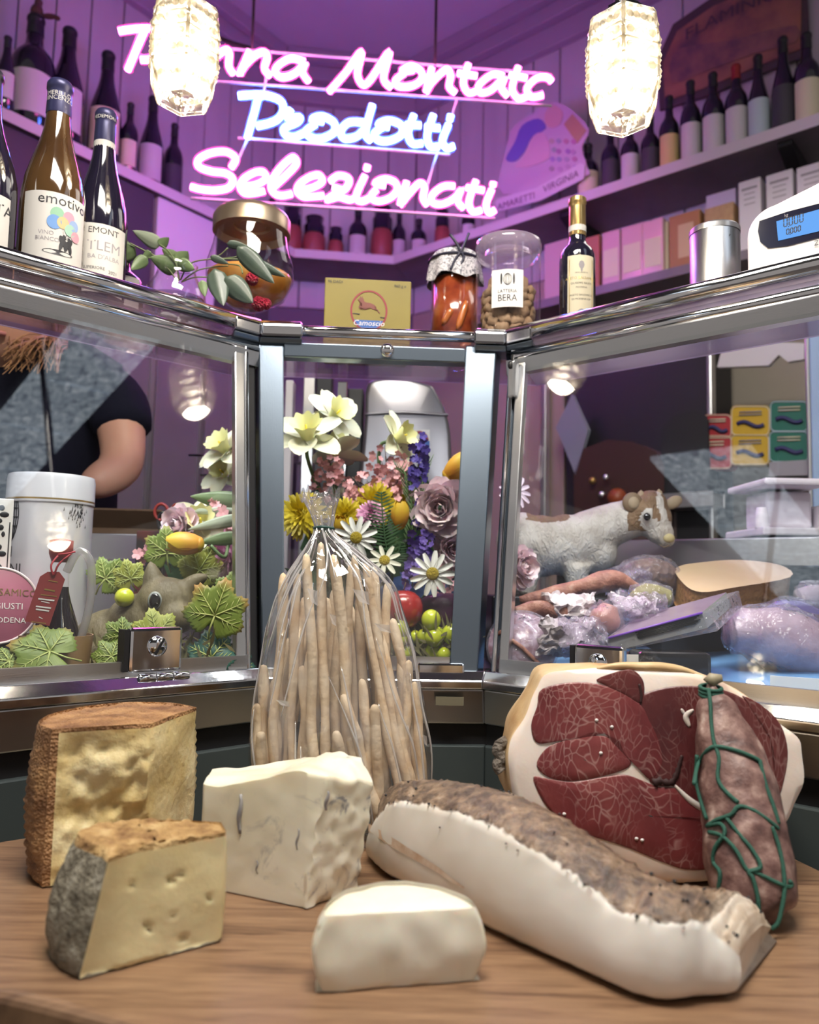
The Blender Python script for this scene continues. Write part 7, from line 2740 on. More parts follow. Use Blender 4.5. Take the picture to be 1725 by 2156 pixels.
# ---------------------------------------------------------------- right bay goods
M_wrap = glass('cling_film', (.93, .91, .95), .08, 1.45, haze=.16, hazecol=(.85, .80, .92), bmp=(45, .9, .02))
M_paperw = mk('butcher_paper', (.66, .58, .62), .55, bmp=(20, .3, .01))
M_dry = mk('dry_sausage', (.28, .11, .08), .6, var=([(.3, (.17, .055, .045)), (.55, (.34, .15, .11)), (.8, (.56, .40, .33))], 50, 5), bmp=(90, .6, .006))
Yx = 1.16
rest = lambda x, y, Y: P(x, y, Y)


def loaf(name, label, cat, pts, rr, m_, Y, wrap=None, n=16, nzs=.002, Ys=None):
    path = cr([P(x, y, (Ys[i] if Ys else Y)) for i, (x, y) in enumerate(pts)], 6)
    radii = [q.x for q in cr([(r * Y / 1650, 0, 0) for r in rr], 6)]
    lo = min(q.z for q in path)
    t = thing(name, label, cat, V((path[len(path) // 2].x, path[len(path) // 2].y, max(DZ, lo - max(radii)))))
    g = G().tube(path, radii, n)
    g.v = [q + V((nz(q, 50), nz(q, 50, 3), nz(q, 50, 7))) * nzs for q in g.v]
    part(g, 'piece', m_, t)
    if wrap:
        g = G().tube(path, [r * 1.10 + .003 for r in radii], n)
        g.v = [q + V((nz(q, 70), nz(q, 70, 3), nz(q, 70, 7))) * .006 for q in g.v]
        part(g, 'wrapping', wrap, t)
    return t


loaf('cured_sausage', 'long dark red cured sausage lying below the goat', 'sausage', [(1096, 1266), (1150, 1254), (1220, 1238), (1290, 1222), (1345, 1236)], [8, 15, 19, 22, 8], M_dry, 1.17)
loaf('cured_sausage', 'wrinkled brown sausage end left of the paper parcel', 'sausage', [(1085, 1290), (1130, 1282), (1180, 1288), (1206, 1296)], [12, 18, 17, 8], M_dry, 1.10)
loaf('ham_hock', 'pink meat knuckle in shiny plastic wrap', 'meat', [(1262, 1330), (1275, 1300), (1285, 1275)], [26, 32, 16], mk('pink_meat', (.44, .17, .14), .35, var=((.56, .28, .22), 20), coat=.4), 1.06, M_wrap)
loaf('wrapped_roast', 'brown netted roast in clear film behind the cheese wedge', 'meat', [(1295, 1240), (1340, 1215), (1390, 1212), (1425, 1232)], [20, 34, 34, 20], mk('netted_roast', (.24, .13, .07), .6, var=((.14, .07, .04), 40), bmp=(90, .8, .008, 'voronoi')), 1.26, M_wrap)
loaf('wrapped_roast', 'roast with green herb in film, right of the meat knuckle', 'meat', [(1330, 1270), (1365, 1252), (1410, 1262)], [14, 24, 18], mk('herb_roast', (.20, .17, .05), .5, var=((.32, .30, .05), 16)), 1.13, M_wrap)
# plate-like wrapped salami slab at left
q = P(1100, 1358, 1.06)
ws = thing('sliced_salami_pack', 'round lilac-speckled salami slab in shrink film by the right corner post', 'salami', V((q.x, q.y, DZ)))
Msl = frame(q, (-.15, -1, .35))
part(G().lathe([(0, -.02), (.044, -.02), (.046, -.010), (.045, 0), (0, .001)], 32, Msl), 'salami_slab', mk('speckled_salami', (.34, .20, .24), .35, var=([(.35, (.24, .10, .13)), (.55, (.42, .30, .38)), (.75, (.66, .58, .70))], 85, 4), coat=.6), ws)  # rose and lilac speckles in the base colour
part(G().lathe([(0, -.022), (.047, -.022), (.049, -.010), (.048, .002), (0, .004)], 32, Msl), 'shrink_film', M_wrap, ws)
part(G().tube([Msl @ V((-.036, .020, .004)), Msl @ V((0, -.005, .005)), Msl @ V((.030, -.034, .004))], .003, 6), 'film_seam', M_dry, ws)


def crumple(name, label, x, y, Y, rx, ry, m_, seed, cat='wrapping'):
    c = P(x, y, Y)

    def fn(u, v):
        X, Z = (u - .5) * 2, (v - .5) * 2
        w_ = noise.noise(V((X * 1.6 + seed, Z * 1.6, seed)))
        w2 = noise.noise(V((X * 4 + seed, Z * 4, seed + 3)))
        ed = 1 + .3 * noise.noise(V((X * 2, Z * 2, seed + 9)))
        return c + V((X * rx * Y / 1650 * ed, -.030 * (1 - X * X) * (1 - Z * Z) + w_ * .025 + w2 * .010, Z * ry * Y / 1650 * ed + abs(w2) * .01))
    o = part(G().grid(fn, 22, 18), name, m_, None, loc=(c.x, c.y, max(DZ, c.z - ry * Y / 1650)), solid=.0006, smooth=False)
    return tag(o, label, cat)


crumple('butcher_paper', 'white butcher paper opened round the meat, centre of the right bay', 1200, 1290, 1.11, 58, 38, M_paperw, 1.3)
crumple('butcher_paper', 'crumpled grey paper below the meat knuckle', 1195, 1345, 1.05, 60, 40, mk('grey_paper', (.46, .40, .44), .5), 5.1)
crumple('plastic_bag', 'clear plastic bag crumpled over the paper near the clamp', 1235, 1350, 1.03, 55, 45, M_wrap, 7.7)
crumple('plastic_bag', 'clear plastic bag left of the tilted pack', 1340, 1290, 1.09, 62, 36, M_wrap, 9.2)
crumple('butcher_paper', 'white paper sheet with blue print behind the knuckle', 1340, 1285, 1.12, 45, 28, M_paperw, 3.4)
crumple('plastic_bag', 'clear plastic film over the roast behind the knuckle', 1330, 1225, 1.23, 48, 32, M_wrap, 11.3)
# cheese wedge behind
M_wpaste = mk('pale_orange_paste', (.74, .55, .34), .4, var=((.66, .45, .24), 10), coat=.3)
M_wrind = mk('orange_rind', (.40, .19, .06), .6, bmp=(120, .7, .008))
Yw = 1.22
wp = [(1428, 1196), (1445, 1230), (1478, 1245), (1540, 1236), (1660, 1214), (1640, 1190), (1560, 1180), (1490, 1184)]
topn = V((0, -.35, 1)).normalized()
tp0 = P(1500, 1215, Yw)
tops = [PPL(x, y, tp0, topn) for x, y in wp]
bots = [q + V((0, .01, -.045)) for q in tops]
g = G()
n = len(tops)
tw = cr(tops, 4, True)
bw = [q + V((0, .012, -.045)) for q in tw]
n = len(tw)
g.add(tw + bw, [tuple(range(n)), tuple(reversed(range(n, 2 * n)))] + [(i, (i + 1) % n, n + (i + 1) % n, n + i) for i in range(n)])
for i in range(len(g.f)):
    g.m[i] = 0 if i == 0 else 1
wz = min(q.z for q in bw)
ww = part(g, 'cheese_wedge', [M_wpaste, M_wrind], None, loc=(tp0.x, tp0.y, wz), smooth=False, bevel=.003)
tag(ww, 'pale orange cheese wedge with ribbed rind in the right bay', 'cheese')
o = part(G().box((tp0.x + .03, tp0.y + .08, (DZ + wz) / 2 + .002), (.20, .10, wz - DZ - .004)), 'display_riser', M_dark, None, loc=(tp0.x, tp0.y, DZ), smooth=False)
tag(o, 'dark step under the pale orange cheese wedge', 'riser')
# tilted plastic-wrapped pack
Yp2 = 1.02
A_, B_ = P(1290, 1372, Yp2), P(1490, 1322, Yp2)
C_, D_ = P(1478, 1290, Yp2), P(1275, 1345, Yp2)
bk_ = P(1530, 1247, Yp2 + .075)
sh_ = bk_ - C_
pk = thing('shrink_wrapped_pack', 'long flat shrink-wrapped carton tilted against the meats, violet edge', 'pack', V(((A_.x + B_.x) / 2, Yp2, DZ)))
M_packs = mk('pack_side', (.30, .31, .28), .3, coat=.5)
M_packt = mk('pack_top', (.24, .17, .24), .25, coat=.6, var=((.32, .24, .32), 14))
vs0 = [A_, B_, B_ + sh_, A_ + sh_, D_, C_, C_ + sh_, D_ + sh_]
g = G().hexa(vs0)
for i in range(6):
    g.m[i] = 1 if i == 1 else 0
body = part(g, 'carton', [M_packs, M_packt], pk, smooth=False)
cen_ = sum((V(q) for q in vs0), V((0, 0, 0))) / 8
g = G().hexa([cen_ + (V(q) - cen_) * 1.012 for q in vs0])
g.v[1] += V((.012, 0, -.004)); g.v[2] += V((.014, 0, 0)); g.v[5] += V((.008, 0, 0)); g.v[6] += V((.016, 0, .002))
part(g, 'shrink_film', M_wrap, pk, smooth=False)
g = G().tube([D_ + V((0, -.002, 0)), C_ + V((0, -.002, 0))], .0016, 5)
part(g, 'violet_edge', mk('violet_print', (.18, .06, .42), .4), body)
for i in range(6):
    f0, f1 = .30 + .02 * (i % 2), .96 - .03 * (i % 3)
    h_ = .88 - i * .085
    qa, qb = A_.lerp(B_, f0), A_.lerp(B_, f1)
    qc, qd = D_.lerp(C_, f0), D_.lerp(C_, f1)
    part(G().tube([qa.lerp(qc, h_) + V((0, -.0012, 0)), qb.lerp(qd, h_) + V((0, -.0012, 0))], .0009, 4), 'print_line', M_ink, body)
o = part(G().box(((A_.x + B_.x) / 2, Yp2 + .06, (DZ + min(A_.z, B_.z)) / 2 - .003), (.10, .06, min(A_.z, B_.z) - DZ - .006)), 'meat_parcel', M_dry, None, loc=(A_.x, Yp2, DZ), bevel=.01)
tag(o, 'dark red vacuum meat parcel under the tilted pack', 'parcel')
t, b_ = pbox('black_tray', 'black plastic film tray in front of the tilted pack', 'tray', 1345, 1502, 1372, 1440, .965, .05, mk('black_film', (.014, .014, .018), .12, coat=.5), .0, DZ, .006)
t, b_ = pbox('price_label', 'small white card beside the right pane clamp', 'card', 1320, 1345, 1378, 1402, .93, .0015, M_paper, .0, None, .0)
# mortadella / wrapped hams at far right
loaf('wrapped_ham', 'big pink boiled ham in netting at the far right of the case', 'ham', [(1535, 1330), (1590, 1330), (1660, 1350), (1740, 1385)], [34, 52, 62, 60], mk('boiled_ham', (.42, .27, .32), .4, var=((.56, .44, .50), 34, 6), coat=.4, bmp=(40, .7, .008)), 1.10, M_wrap, nzs=.006)
loaf('wrapped_ham', 'violet vacuum-packed ham behind the big boiled ham', 'ham', [(1610, 1300), (1660, 1292), (1720, 1310)], [18, 30, 30], mk('violet_pack', (.20, .17, .46), .25, coat=.7), 1.17, M_wrap)
loaf('wrapped_ham', 'pale wrapped cut at the right edge above the hams', 'meat', [(1680, 1262), (1720, 1258), (1770, 1265)], [20, 28, 30], mk('pale_cut', (.50, .36, .40), .4, var=((.62, .55, .58), 22), coat=.4), 1.22, M_wrap)
for i, (x0, x1, y0, y1, Y) in enumerate(((1625, 1690, 1424, 1455, .93), (1690, 1745, 1428, 1460, .915))):
    t, b_ = pbox('price_label', ['white price card lying left at the foot of the right pane', 'white price card at the right edge of the pane foot'][i], 'card', x0, x1, y0, y1, Y, .0015, M_paper, -.5, None, 0)
# sloping blue display deck the meats of the right bay rest on
part(strip(G(), 2, [(.02, .9615), (.02, .963), (-.385, 1.008), (-.385, .9615)], .02, 1.), 'display_slope', bpy.data.materials['blue_deck'], counter, smooth=False)
# ================================================================ staff side and back wall
def case_fill_strip(s_, t0, t1):  # strips added under the shelf to brighten the case contents
    part(strip(G(), s_, [(-.012, 1.440), (-.012, 1.450), (-.030, 1.450), (-.030, 1.440)], t0, t1), 'fill_strip_housing', M_steel, counter, smooth=False)
    q = off(-.022)
    a, b = q[s_].lerp(q[s_ + 1], t0), q[s_].lerp(q[s_ + 1], t1)
    m = (a + b) / 2
    n_ = (vl, vc, vr)[s_]
    o = area_light('case_fill_light', (m.x, m.y, 1.437), (m.x - n_.x * .22, m.y - n_.y * .22, .96), (b - a).length, (1.7, .55, 1.8)[s_], (.96, .97, 1.0), .012)
    z = (V((m.x - n_.x * .22, m.y - n_.y * .22, .96)) - V((m.x, m.y, 1.437))).normalized()
    x = V(((b - a).normalized().x, (b - a).normalized().y, 0))
    y = (-z).cross(x).normalized()
    x = y.cross(-z)
    o.matrix_world = Matrix.Translation((m.x, m.y, 1.437)) @ Matrix((x, y, -z)).transposed().to_4x4()


case_fill_strip(0, .30, .92)
case_fill_strip(1, .14, .80)
case_fill_strip(2, .08, .70)

# ---------------------------------------------------------------- bottles on the wall shelf
def wallpos(seg, x, k, z=SH_Z):
    q = shelf_line(k)
    best = None
    for i in range(-40, 441):
        p_ = q[seg].lerp(q[seg + 1], i / 400)
        if p_.y < .3:
            continue
        d = abs(proj((p_.x, p_.y, z))[0] - x)
        if best is None or d < best[0]:
            best = (d, p_)
    return V((best[1].x, best[1].y, z + .0005))


M_labg = mk('grey_white_label', (.56, .54, .55), .6)
M_labb = mk('pale_blue_label', (.46, .55, .62), .6)
ordn = ['first', 'second', 'third', 'fourth', 'fifth', 'sixth', 'seventh', 'eighth', 'ninth', 'tenth', 'eleventh', 'twelfth']
M_redcap = mk('red_capsule', (.35, .02, .02), .4)
M_greencap = mk('green_glass', (.02, .035, .02), .1, coat=.4)
lb_ = [(8, 78, 40, M_gdark, M_labg, BURG, -.10, 'dark bottle cut by the left edge, above the vinegar bottles'), (58, 36, 88, M_gdark, M_labg, BORD, -.02, 'magnum wine bottle with pale label and small statue on top, left shelf'), (132, 62, 74, M_gdark, M_labg, BURG, -.02, 'dark long-necked wine bottle with low white label, left shelf'),
       (214, 112, 68, M_gdark, M_labelc, BURG, -.02, 'wine bottle with beige label beside the pink-lit patch, left shelf'), (268, 218, 36, M_gdark, M_labelc, BORD, -.05, 'small bottle with pale label, left shelf'), (312, 205, 52, M_gdark, M_labg, BURG, -.0, 'dark bottle furthest right on the left shelf before the corner'), (360, 262, 40, M_gdark, M_labdark, BORD, .0, 'slim dark bottle behind the neon S')]
for (x, yt, w_, mg, ml, pr, dk, lab_) in lb_:
    p_ = wallpos(0, x, .12 + dk)
    d = (p_ - CP).dot(RC @ V((0, 0, -1)))
    t, l2 = bottle(lab_, p_, w_ / 2 * d / FPX, P(x, yt, p_.y).z - p_.z, pr, mg, M_foilb, lab=ml, labz=(.14, .48), laba=(-1.0, 1.0), group='bottles on the left wall shelf', n=20)
    if 'statue' in lab_:
        H_ = P(x, yt, p_.y).z - p_.z
        top = V((0, 0, H_))
        st_ = thing('cork_figure', 'small dark carved figure sitting on the magnum bottle', 'figurine', p_ + top)
        fuse('figure_body', [(p_ + top + V((0, 0, .018)), (.020, .018, .026), None), (p_ + top + V((.004, 0, .050)), (.013, .013, .014), None), (p_ + top + V((.040, 0, .004)), (.030, .010, .009), None), (p_ + top + V((.068, 0, -.002)), (.010, .008, .008), None)], mk('carved_wood', (.09, .04, .03), .6), st_, .004)
rb_ = [(1240, 305, 46, M_labelc), (1284, 268, 40, M_labdark), (1326, 258, 40, M_labg), (1369, 245, 40, M_labdark), (1411, 204, 42, M_laby), (1456, 172, 44, M_labg), (1503, 155, 47, M_labg), (1553, 138, 48, M_labg), (1602, 118, 46, M_labb), (1652, 80, 50, M_labdark), (1703, 72, 54, M_labelc), (1760, 50, 56, M_labg)]
dsc = ['short bottle with ivory label next to the printed standee', 'dark bottle with black label under the right lamp', 'bottle with grey label under the right lamp', 'dark bottle with black label left of the yellow label', 'bottle with yellow label right of the lamp', 'bottle with whitish label right of the yellow one', 'bottle with large pale label, sixth from the right edge', 'bottle with pale label and red capsule', 'bottle with pale blue label', 'black-labelled bottle second from the right edge', 'bottle with cream label at the right edge', 'bottle beyond the right edge']
for i, (x, yt, w_, ml) in enumerate(rb_[:-1]):
    p_ = wallpos(2, x, .10)
    d = (p_ - CP).dot(RC @ V((0, 0, -1)))
    bottle('wine ' + dsc[i] + ', right wall shelf', p_, w_ / 2 * d / FPX, P(x, yt, p_.y).z - p_.z, BORD if i not in (8, 9) else BURG, M_gdark, M_redcap if i == 7 else M_foilb, lab=ml, labz=(.10, .50), laba=(-1.1, 1.1), group='bottles on the right wall shelf', n=20)
M_terra = mk('terracotta', (.30, .07, .06), .5)
for i, (x, yt, w_, kind, seg) in enumerate(((612, 428, 46, 'jar', 1), (660, 455, 50, 'pot', 1), (706, 478, 34, 'pot', 1), (752, 438, 40, 'bot', 1), (803, 432, 48, 'jar', 1), (838, 445, 30, 'bot', 2), (880, 462, 34, 'bot', 2), (930, 440, 34, 'jar', 2), (985, 430, 30, 'bot', 2), (570, 420, 34, 'bot', 0))):
    p_ = wallpos(seg, x, .10)
    d = (p_ - CP).dot(RC @ V((0, 0, -1)))
    r_, H_ = w_ / 2 * d / FPX, P(x, yt, p_.y).z - p_.z
    nm = ['dark-lidded red pot, leftmost on the back shelf', 'squat clay pot second on the back shelf', 'small clay pot third on the back shelf', 'slim bottle in the middle of the back shelf', 'tall dark-lidded red pot on the back shelf', 'slim bottle at the right end of the back shelf', 'bottle just round the corner on the right shelf', 'dark jar under the end of the neon word', 'narrow bottle below the last neon letters', 'bottle just left of the back shelf behind the goblet jar'][i]
    if kind == 'bot':
        bottle(nm, p_, r_, H_, BORD, M_gdark, M_foilb, lab=M_labg, labz=(.12, .45), laba=(-1, 1), group='goods on the back shelf', n=18)
    else:
        t = thing('storage_pot', nm, 'pot', p_, 0, 'goods on the back shelf')
        part(G().lathe([(0, 0), (r_ * .8, 0), (r_, H_ * .25), (r_ * .95, H_ * .5), (r_ * .7, H_ * .58)], 20), 'pot_body', M_terra, t, local=True)
        part(G().lathe([(r_ * .85, H_ * .56), (r_ * .9, H_ * .75), (r_ * .7, H_ * .8), (r_ * .8, H_ * .95), (0, H_)], 20), 'pot_lid', M_gdark, t, local=True)

# printed standee of the amaretti brand on the right shelf
pa, pb_ = wallpos(2, 1062, .05), wallpos(2, 1236, .05)
us = (pb_ - pa).normalized()
ns = V((uR.y, -uR.x, 0))
ns = ns if ns.y < 0 else -ns
st_ = thing('printed_standee', 'die-cut printed amaretti standee with lettered banner on the right shelf', 'sign', pa)


def SP(x, y, k=0.):
    return PV(x, y, (pa.x, pa.y), (us.x, us.y)) + ns * k


def cut(name, pts, k, m_, par, n=3, th=.004):
    q = cr([SP(x, y, k) for x, y in pts], n, True) if n else [SP(x, y, k) for x, y in pts]
    m = len(q)
    g = G().add(q + [a - ns * th for a in q], [tuple(range(m)), tuple(reversed(range(m, 2 * m)))] + [(i, (i + 1) % m, m + (i + 1) % m, m + i) for i in range(m)])
    return part(g, name, m_, par, smooth=False)


M_lil = mk('print_lilac', (.55, .42, .55), .6)
bd = cut('card_back', [(1060, 410), (1062, 330), (1080, 270), (1120, 240), (1160, 215), (1195, 225), (1240, 270), (1225, 310), (1236, 350), (1225, 375)], .0, M_lil, st_)
cut('cloak_print', [(1066, 335), (1085, 300), (1100, 265), (1135, 250), (1150, 270), (1120, 290), (1105, 320), (1085, 340)], .003, mk('print_blue', (.16, .13, .50), .6), bd)
cut('dress_print', [(1105, 330), (1125, 285), (1150, 285), (1158, 330), (1120, 350), (1085, 352)], .003, mk('print_rose', (.62, .40, .52), .6), bd)
cut('face_print', [(1148, 240), (1165, 222), (1185, 235), (1180, 262), (1155, 268)], .003, mk('print_skin', (.60, .38, .40), .6), bd)
cut('box_print', [(1188, 262), (1206, 240), (1236, 275), (1216, 302)], .003, mk('print_ochre', (.45, .28, .18), .6), bd, 0)
for i in range(16):
    x, y = 1165 + (i % 4) * 15 + rnd.uniform(-3, 3), 300 + (i // 4) * 18 + rnd.uniform(-3, 3)
    cut('flower_print', [(x - 6, y), (x, y - 6), (x + 6, y), (x, y + 6)], .0034, mk('print_dot_%d' % i, (.30 + .2 * rnd.random(), .16 + .2 * rnd.random(), .32 + .2 * rnd.random()), .6), bd, 2, .002)
bn = cut('banner', [(1046, 420), (1130, 398), (1225, 345), (1234, 350), (1232, 378), (1140, 424), (1048, 448)], .008, mk('print_banner', (.66, .58, .66), .6), st_, 0)
part(G().text('AMARETTI', lambda X, Y: SP(1090 + X * 17, 432 - Y * 19 - X * 5.5, .010), 1), 'lettering', mk('print_plum', (.14, .06, .14), .6), bn, smooth=False)
part(G().text('VIRGINIA', lambda X, Y: SP(1184 + X * 18, 391 - Y * 21 - X * 8.6, .010), 1), 'lettering', bpy.data.materials['print_plum'], bn, smooth=False)

# arched wooden sign on the right wall
wq = shelf_line(.262)
ws0, wsu = wq[2], (wq[3] - wq[2]).normalized()
WP = lambda x, y, k=0.: PV(x, y, (ws0.x, ws0.y), (wsu.x, wsu.y)) + ns * k
c0 = WP(1540, 150)
ar = thing('arched_sign', 'arched painted wooden sign on the right wall above the bottles', 'sign', c0)


def wcut(name, pts, k, m_, par, n=3, th=.006):
    q = cr([WP(x, y, k) for x, y in pts], n, True) if n else [WP(x, y, k) for x, y in pts]
    m = len(q)
    g = G().add(q + [a - ns * th for a in q], [tuple(range(m)), tuple(reversed(range(m, 2 * m)))] + [(i, (i + 1) % m, m + (i + 1) % m, m + i) for i in range(m)])
    return part(g, name, m_, par, smooth=False)


fr = wcut('sign_frame', [(1392, 235), (1386, 130), (1420, 55), (1500, 0), (1600, -40), (1700, -60), (1705, 60), (1702, 120), (1600, 160), (1490, 205)], .012, mk('sign_frame_wood', (.09, .06, .07), .5), ar, 0, .012)
pn = wcut('sign_panel', [(1404, 218), (1400, 135), (1430, 70), (1505, 18), (1600, -20), (1690, -38), (1690, 50), (1688, 108), (1595, 146), (1485, 190)], .016, mk('sign_paint', (.30, .13, .10), .6, var=([(.3, (.13, .07, .09)), (.5, (.32, .14, .10)), (.7, (.42, .20, .12))], 7, 4)), fr, 0, .004)
wcut('hill_print', [(1420, 120), (1470, 100), (1540, 92), (1600, 75), (1680, 60), (1680, 95), (1590, 120), (1480, 160), (1420, 180)], .019, mk('sign_paint_dark', (.16, .08, .10), .6, var=((.34, .16, .12), 16)), pn, 2, .002)
part(G().text('FLAMINIO', lambda X, Y: WP(1545 + X * 44, 42 - Y * 34 - X * 20 + (X * X) * 1.2, .020), 1), 'lettering', mk('sign_letter', (.10, .06, .08), .6), pn, smooth=False)

# ---------------------------------------------------------------- lower shelf on the right wall
q0 = PV(1300, 592, (RS1.x, RS1.y), (uR.x, uR.y))
Z2 = q0.z
ls = thing('lower_shelf', 'lower shelf of boxed goods under the bottle shelf, right wall', 'shelf', (RS1.x, RS1.y, Z2))
a_, b_ = RS1 + uR * .25, RS1 + uR * 2.4
part(G().prism([a_ + nR * .0, b_ + nR * .0, b_ + nR * .262, a_ + nR * .262], Z2 - .03, Z2), 'shelf_board', M_shelf, ls, smooth=False)
for t_ in (.25, .6, .95):
    c_ = a_.lerp(b_, t_)
    part(G().prism([c_ - uR * .015 + nR * .06, c_ + uR * .015 + nR * .06, c_ + uR * .015 + nR * .26, c_ - uR * .015 + nR * .26], Z2 - .10, Z2 - .031), 'bracket', M_black, ls, smooth=False)


def onwall(x, z, k):
    best = None
    p0 = RS1 + nR * k
    for i in range(600):
        p_ = p0 + uR * (i * .005)
        d = abs(proj((p_.x, p_.y, z))[0] - x)
        if best is None or d < best[0]:
            best = (d, p_)
    return V((best[1].x, best[1].y, z))


def wallbox(name, label, cat, x0, x1, yt, m_, k=.04, D=.10, z=None, group=None, wrap=None):
    z = Z2 + .0005 if z is None else z
    a, b = onwall(x0, z, k), onwall(x1, z, k)
    c = (a + b) / 2
    H_ = P((x0 + x1) / 2, yt, c.y).z - z
    t = thing(name, label, cat, c, math.atan2(uR.y, uR.x), group)
    w_ = (b - a).length
    o = part(G().box((0, D / 2, H_ / 2), (w_, D, H_)), 'carton', m_, t, local=True, smooth=False, bevel=.003)
    return t, o, w_, H_


M_boxw = mk('white_carton', (.66, .62, .66), .5)
for i, (x0, x1, yt) in enumerate(((1556, 1606, 378), (1616, 1672, 362), (1682, 1745, 345))):
    t, o, w_, H_ = wallbox('white_carton', ['tall white carton with faint grey lettering, left of three', 'tall white carton, middle of three', 'tall white carton, right of three by the edge'][i], 'box', x0, x1, yt, M_boxw, group='white cartons on the lower shelf')
    for j in range(4):
        part(G().box((0, -.0006, H_ * (.88 - j * .07)), (w_ * (.7 if j == 0 else .5), .0008, H_ * (.03 if j == 0 else .012))), 'print_line', M_labelgr, o, local=True, smooth=False)
t, o, w_, H_ = wallbox('pasta_pack', 'clear pack of straw pasta with lilac header', 'pack', 1486, 1548, 432, mk('pasta', (.50, .33, .16), .6, var=((.40, .25, .12), 60)))
part(G().box((0, .05, H_ * 1.14), (w_ * 1.0, .06, H_ * .28)), 'header', mk('lilac_header', (.50, .44, .62), .5), t, local=True, smooth=False)
t, o, w_, H_ = wallbox('wooden_gift_box', 'brown box with a pale window on the lower shelf', 'box', 1408, 1474, 448, mk('brown_box', (.36, .17, .06), .5), .03, .12)
part(G().box((.005, -.0006, H_ * .5), (w_ * .5, .001, H_ * .6)), 'window_print', mk('box_window', (.55, .40, .22), .5), o, local=True, smooth=False)
M_rosebox = mk('rose_wrapper', (.60, .36, .42), .3, coat=.4)
for i, (x0, x1, yt) in enumerate(((1268, 1306, 486), (1308, 1352, 474), (1354, 1398, 462))):
    t, o, w_, H_ = wallbox('wrapped_cake', ['pink wrapped cake pack with cream front, left of three', 'pink wrapped cake pack with cream front, middle of three', 'pink wrapped cake pack with cream front, right of three'][i], 'pack', x0, x1, yt, M_rosebox, .03, .12, group='wrapped cakes')
    part(G().box((0, -.0006, H_ * .42), (w_ * .8, .001, H_ * .5)), 'cream_label', M_labelc, o, local=True, smooth=False)
t, o, w_, H_ = wallbox('brown_carton', 'orange-brown carton behind the vinegar bottle', 'box', 1212, 1262, 500, mk('brown_carton', (.40, .16, .09), .5), .06, .1)
t, o, w_, H_ = wallbox('pink_carton', 'pale pink carton left of the vinegar bottle', 'box', 1145, 1196, 508, mk('pale_pink_carton', (.50, .34, .38), .5), .06, .1)
t, o, w_, H_ = wallbox('glass_canister', 'blurred clear bag of biscuits at the shelf end', 'pack', 1398, 1408, 466, M_labelc, .05, .08)

# ---------------------------------------------------------------- what shows through the right glass
KW = -.02
cp = lambda x, y, k=KW: PV(x, y, ((RS1 + nR * k).x, (RS1 + nR * k).y), (uR.x, uR.y))


def panel(name, label, cat, pts, k, D, m_, bevel=.003, struct=False, n=0, grp=None):
    q = [cp(x, y, k) for x, y in pts]
    if n:
        q = cr(q, n, True)
    nn = V((nR.x, nR.y, 0))
    m = len(q)
    zb_ = min(v.z for v in q)
    t = thing(name, label, cat, V((q[0].x, q[0].y, zb_)), group=grp)
    g = G().add(q + [a + nn * D for a in q], [tuple(range(m)), tuple(reversed(range(m, 2 * m)))] + [(i, (i + 1) % m, m + (i + 1) % m, m + i) for i in range(m)])
    o = part(g, 'panel', m_, t, smooth=False, bevel=bevel)
    return t, o


M_doorway = mk('dark_recess', (.010, .009, .014), .5)
zlo = 0.0
lowp = lambda x, k: 1078 + 0


def tall(name, label, cat, x0, x1, y0, k, D, m_, z0=0., **kw):
    """floor-standing slab along the right wall from z0 up to pixel row y0"""
    zt_ = cp((x0 + x1) / 2, y0, k).z
    p0 = RS1 + nR * k
    def at(x):
        best = None
        for i in range(900):
            p_ = p0 + uR * (i * .0035 - .4)
            d = abs(proj((p_.x, p_.y, zt_))[0] - x)
            if best is None or d < best[0]:
                best = (d, p_)
        return best[1]
    a, b = at(x0), at(x1)
    t = thing(name, label, cat, V((*((a + b) / 2), z0)))
    o = part(G().prism([a, b, b + nR * D, a + nR * D], z0, zt_), 'body', m_, t, smooth=False, bevel=.004)
    return t, o, a, b, zt_


tall('dark_recess', 'near-black slab painted for the dark recess behind the goat', 'cupboard', 1192, 1490, 700, .0, .22, M_doorway)  # solid slab, the gloom of the recess is put into its colour
tall('steel_upright', 'beige and steel upright left of the dark recess', 'post', 1100, 1188, 690, .03, .12, mk('beige_upright', (.34, .27, .22), .5))
tall('steel_upright', 'thin steel edge post beside the dark recess', 'post', 1140, 1150, 690, -.01, .03, M_steel)
tall('steel_upright', 'thin steel post right of the dark recess', 'post', 1486, 1496, 700, -.03, .04, M_steel)
tall('blue_panel', 'pale blue panel at the far right behind the glass', 'panel', 1704, 1800, 700, -.20, .04, mk('pale_blue_panel', (.36, .52, .74), .4))  # unlit panel, brightness only in its pale blue colour
tall('steel_upright', 'slim steel mullion left of the pale blue panel', 'post', 1692, 1703, 700, -.20, .03, M_steel)
t, o = panel('hanging_board', 'blue-grey cutting board hanging in front of the dark recess', 'board', [(1172, 900), (1205, 832), (1238, 905), (1212, 998)], -.10, .015, mk('blue_grey_board', (.22, .24, .30), .5), .002)
t, o = panel('bread_oven', 'dark brown domed oven behind the goat', 'oven', [(1216, 1130), (1214, 1000), (1232, 950), (1280, 932), (1330, 936), (1375, 955), (1392, 980), (1392, 1130)], -.10, .095, mk('dark_brown', (.045, .014, .010), .5), .01)
t2, o2 = panel('waste_bin', 'matt black cabinet right of the domed oven', 'cabinet', [(1398, 1040), (1396, 905), (1420, 880), (1462, 868), (1486, 880), (1490, 1040)], -.09, .085, mk('matt_black', (.008, .008, .012), .6), .006)
panel('steel_cabinet', 'steel drawer front under the black cabinet', 'drawer', [(1396, 1042), (1500, 1035), (1500, 1062), (1396, 1068)], -.10, .095, M_steel)
M_ember = emit('ember_glow', (1.0, .25, .05), .5)
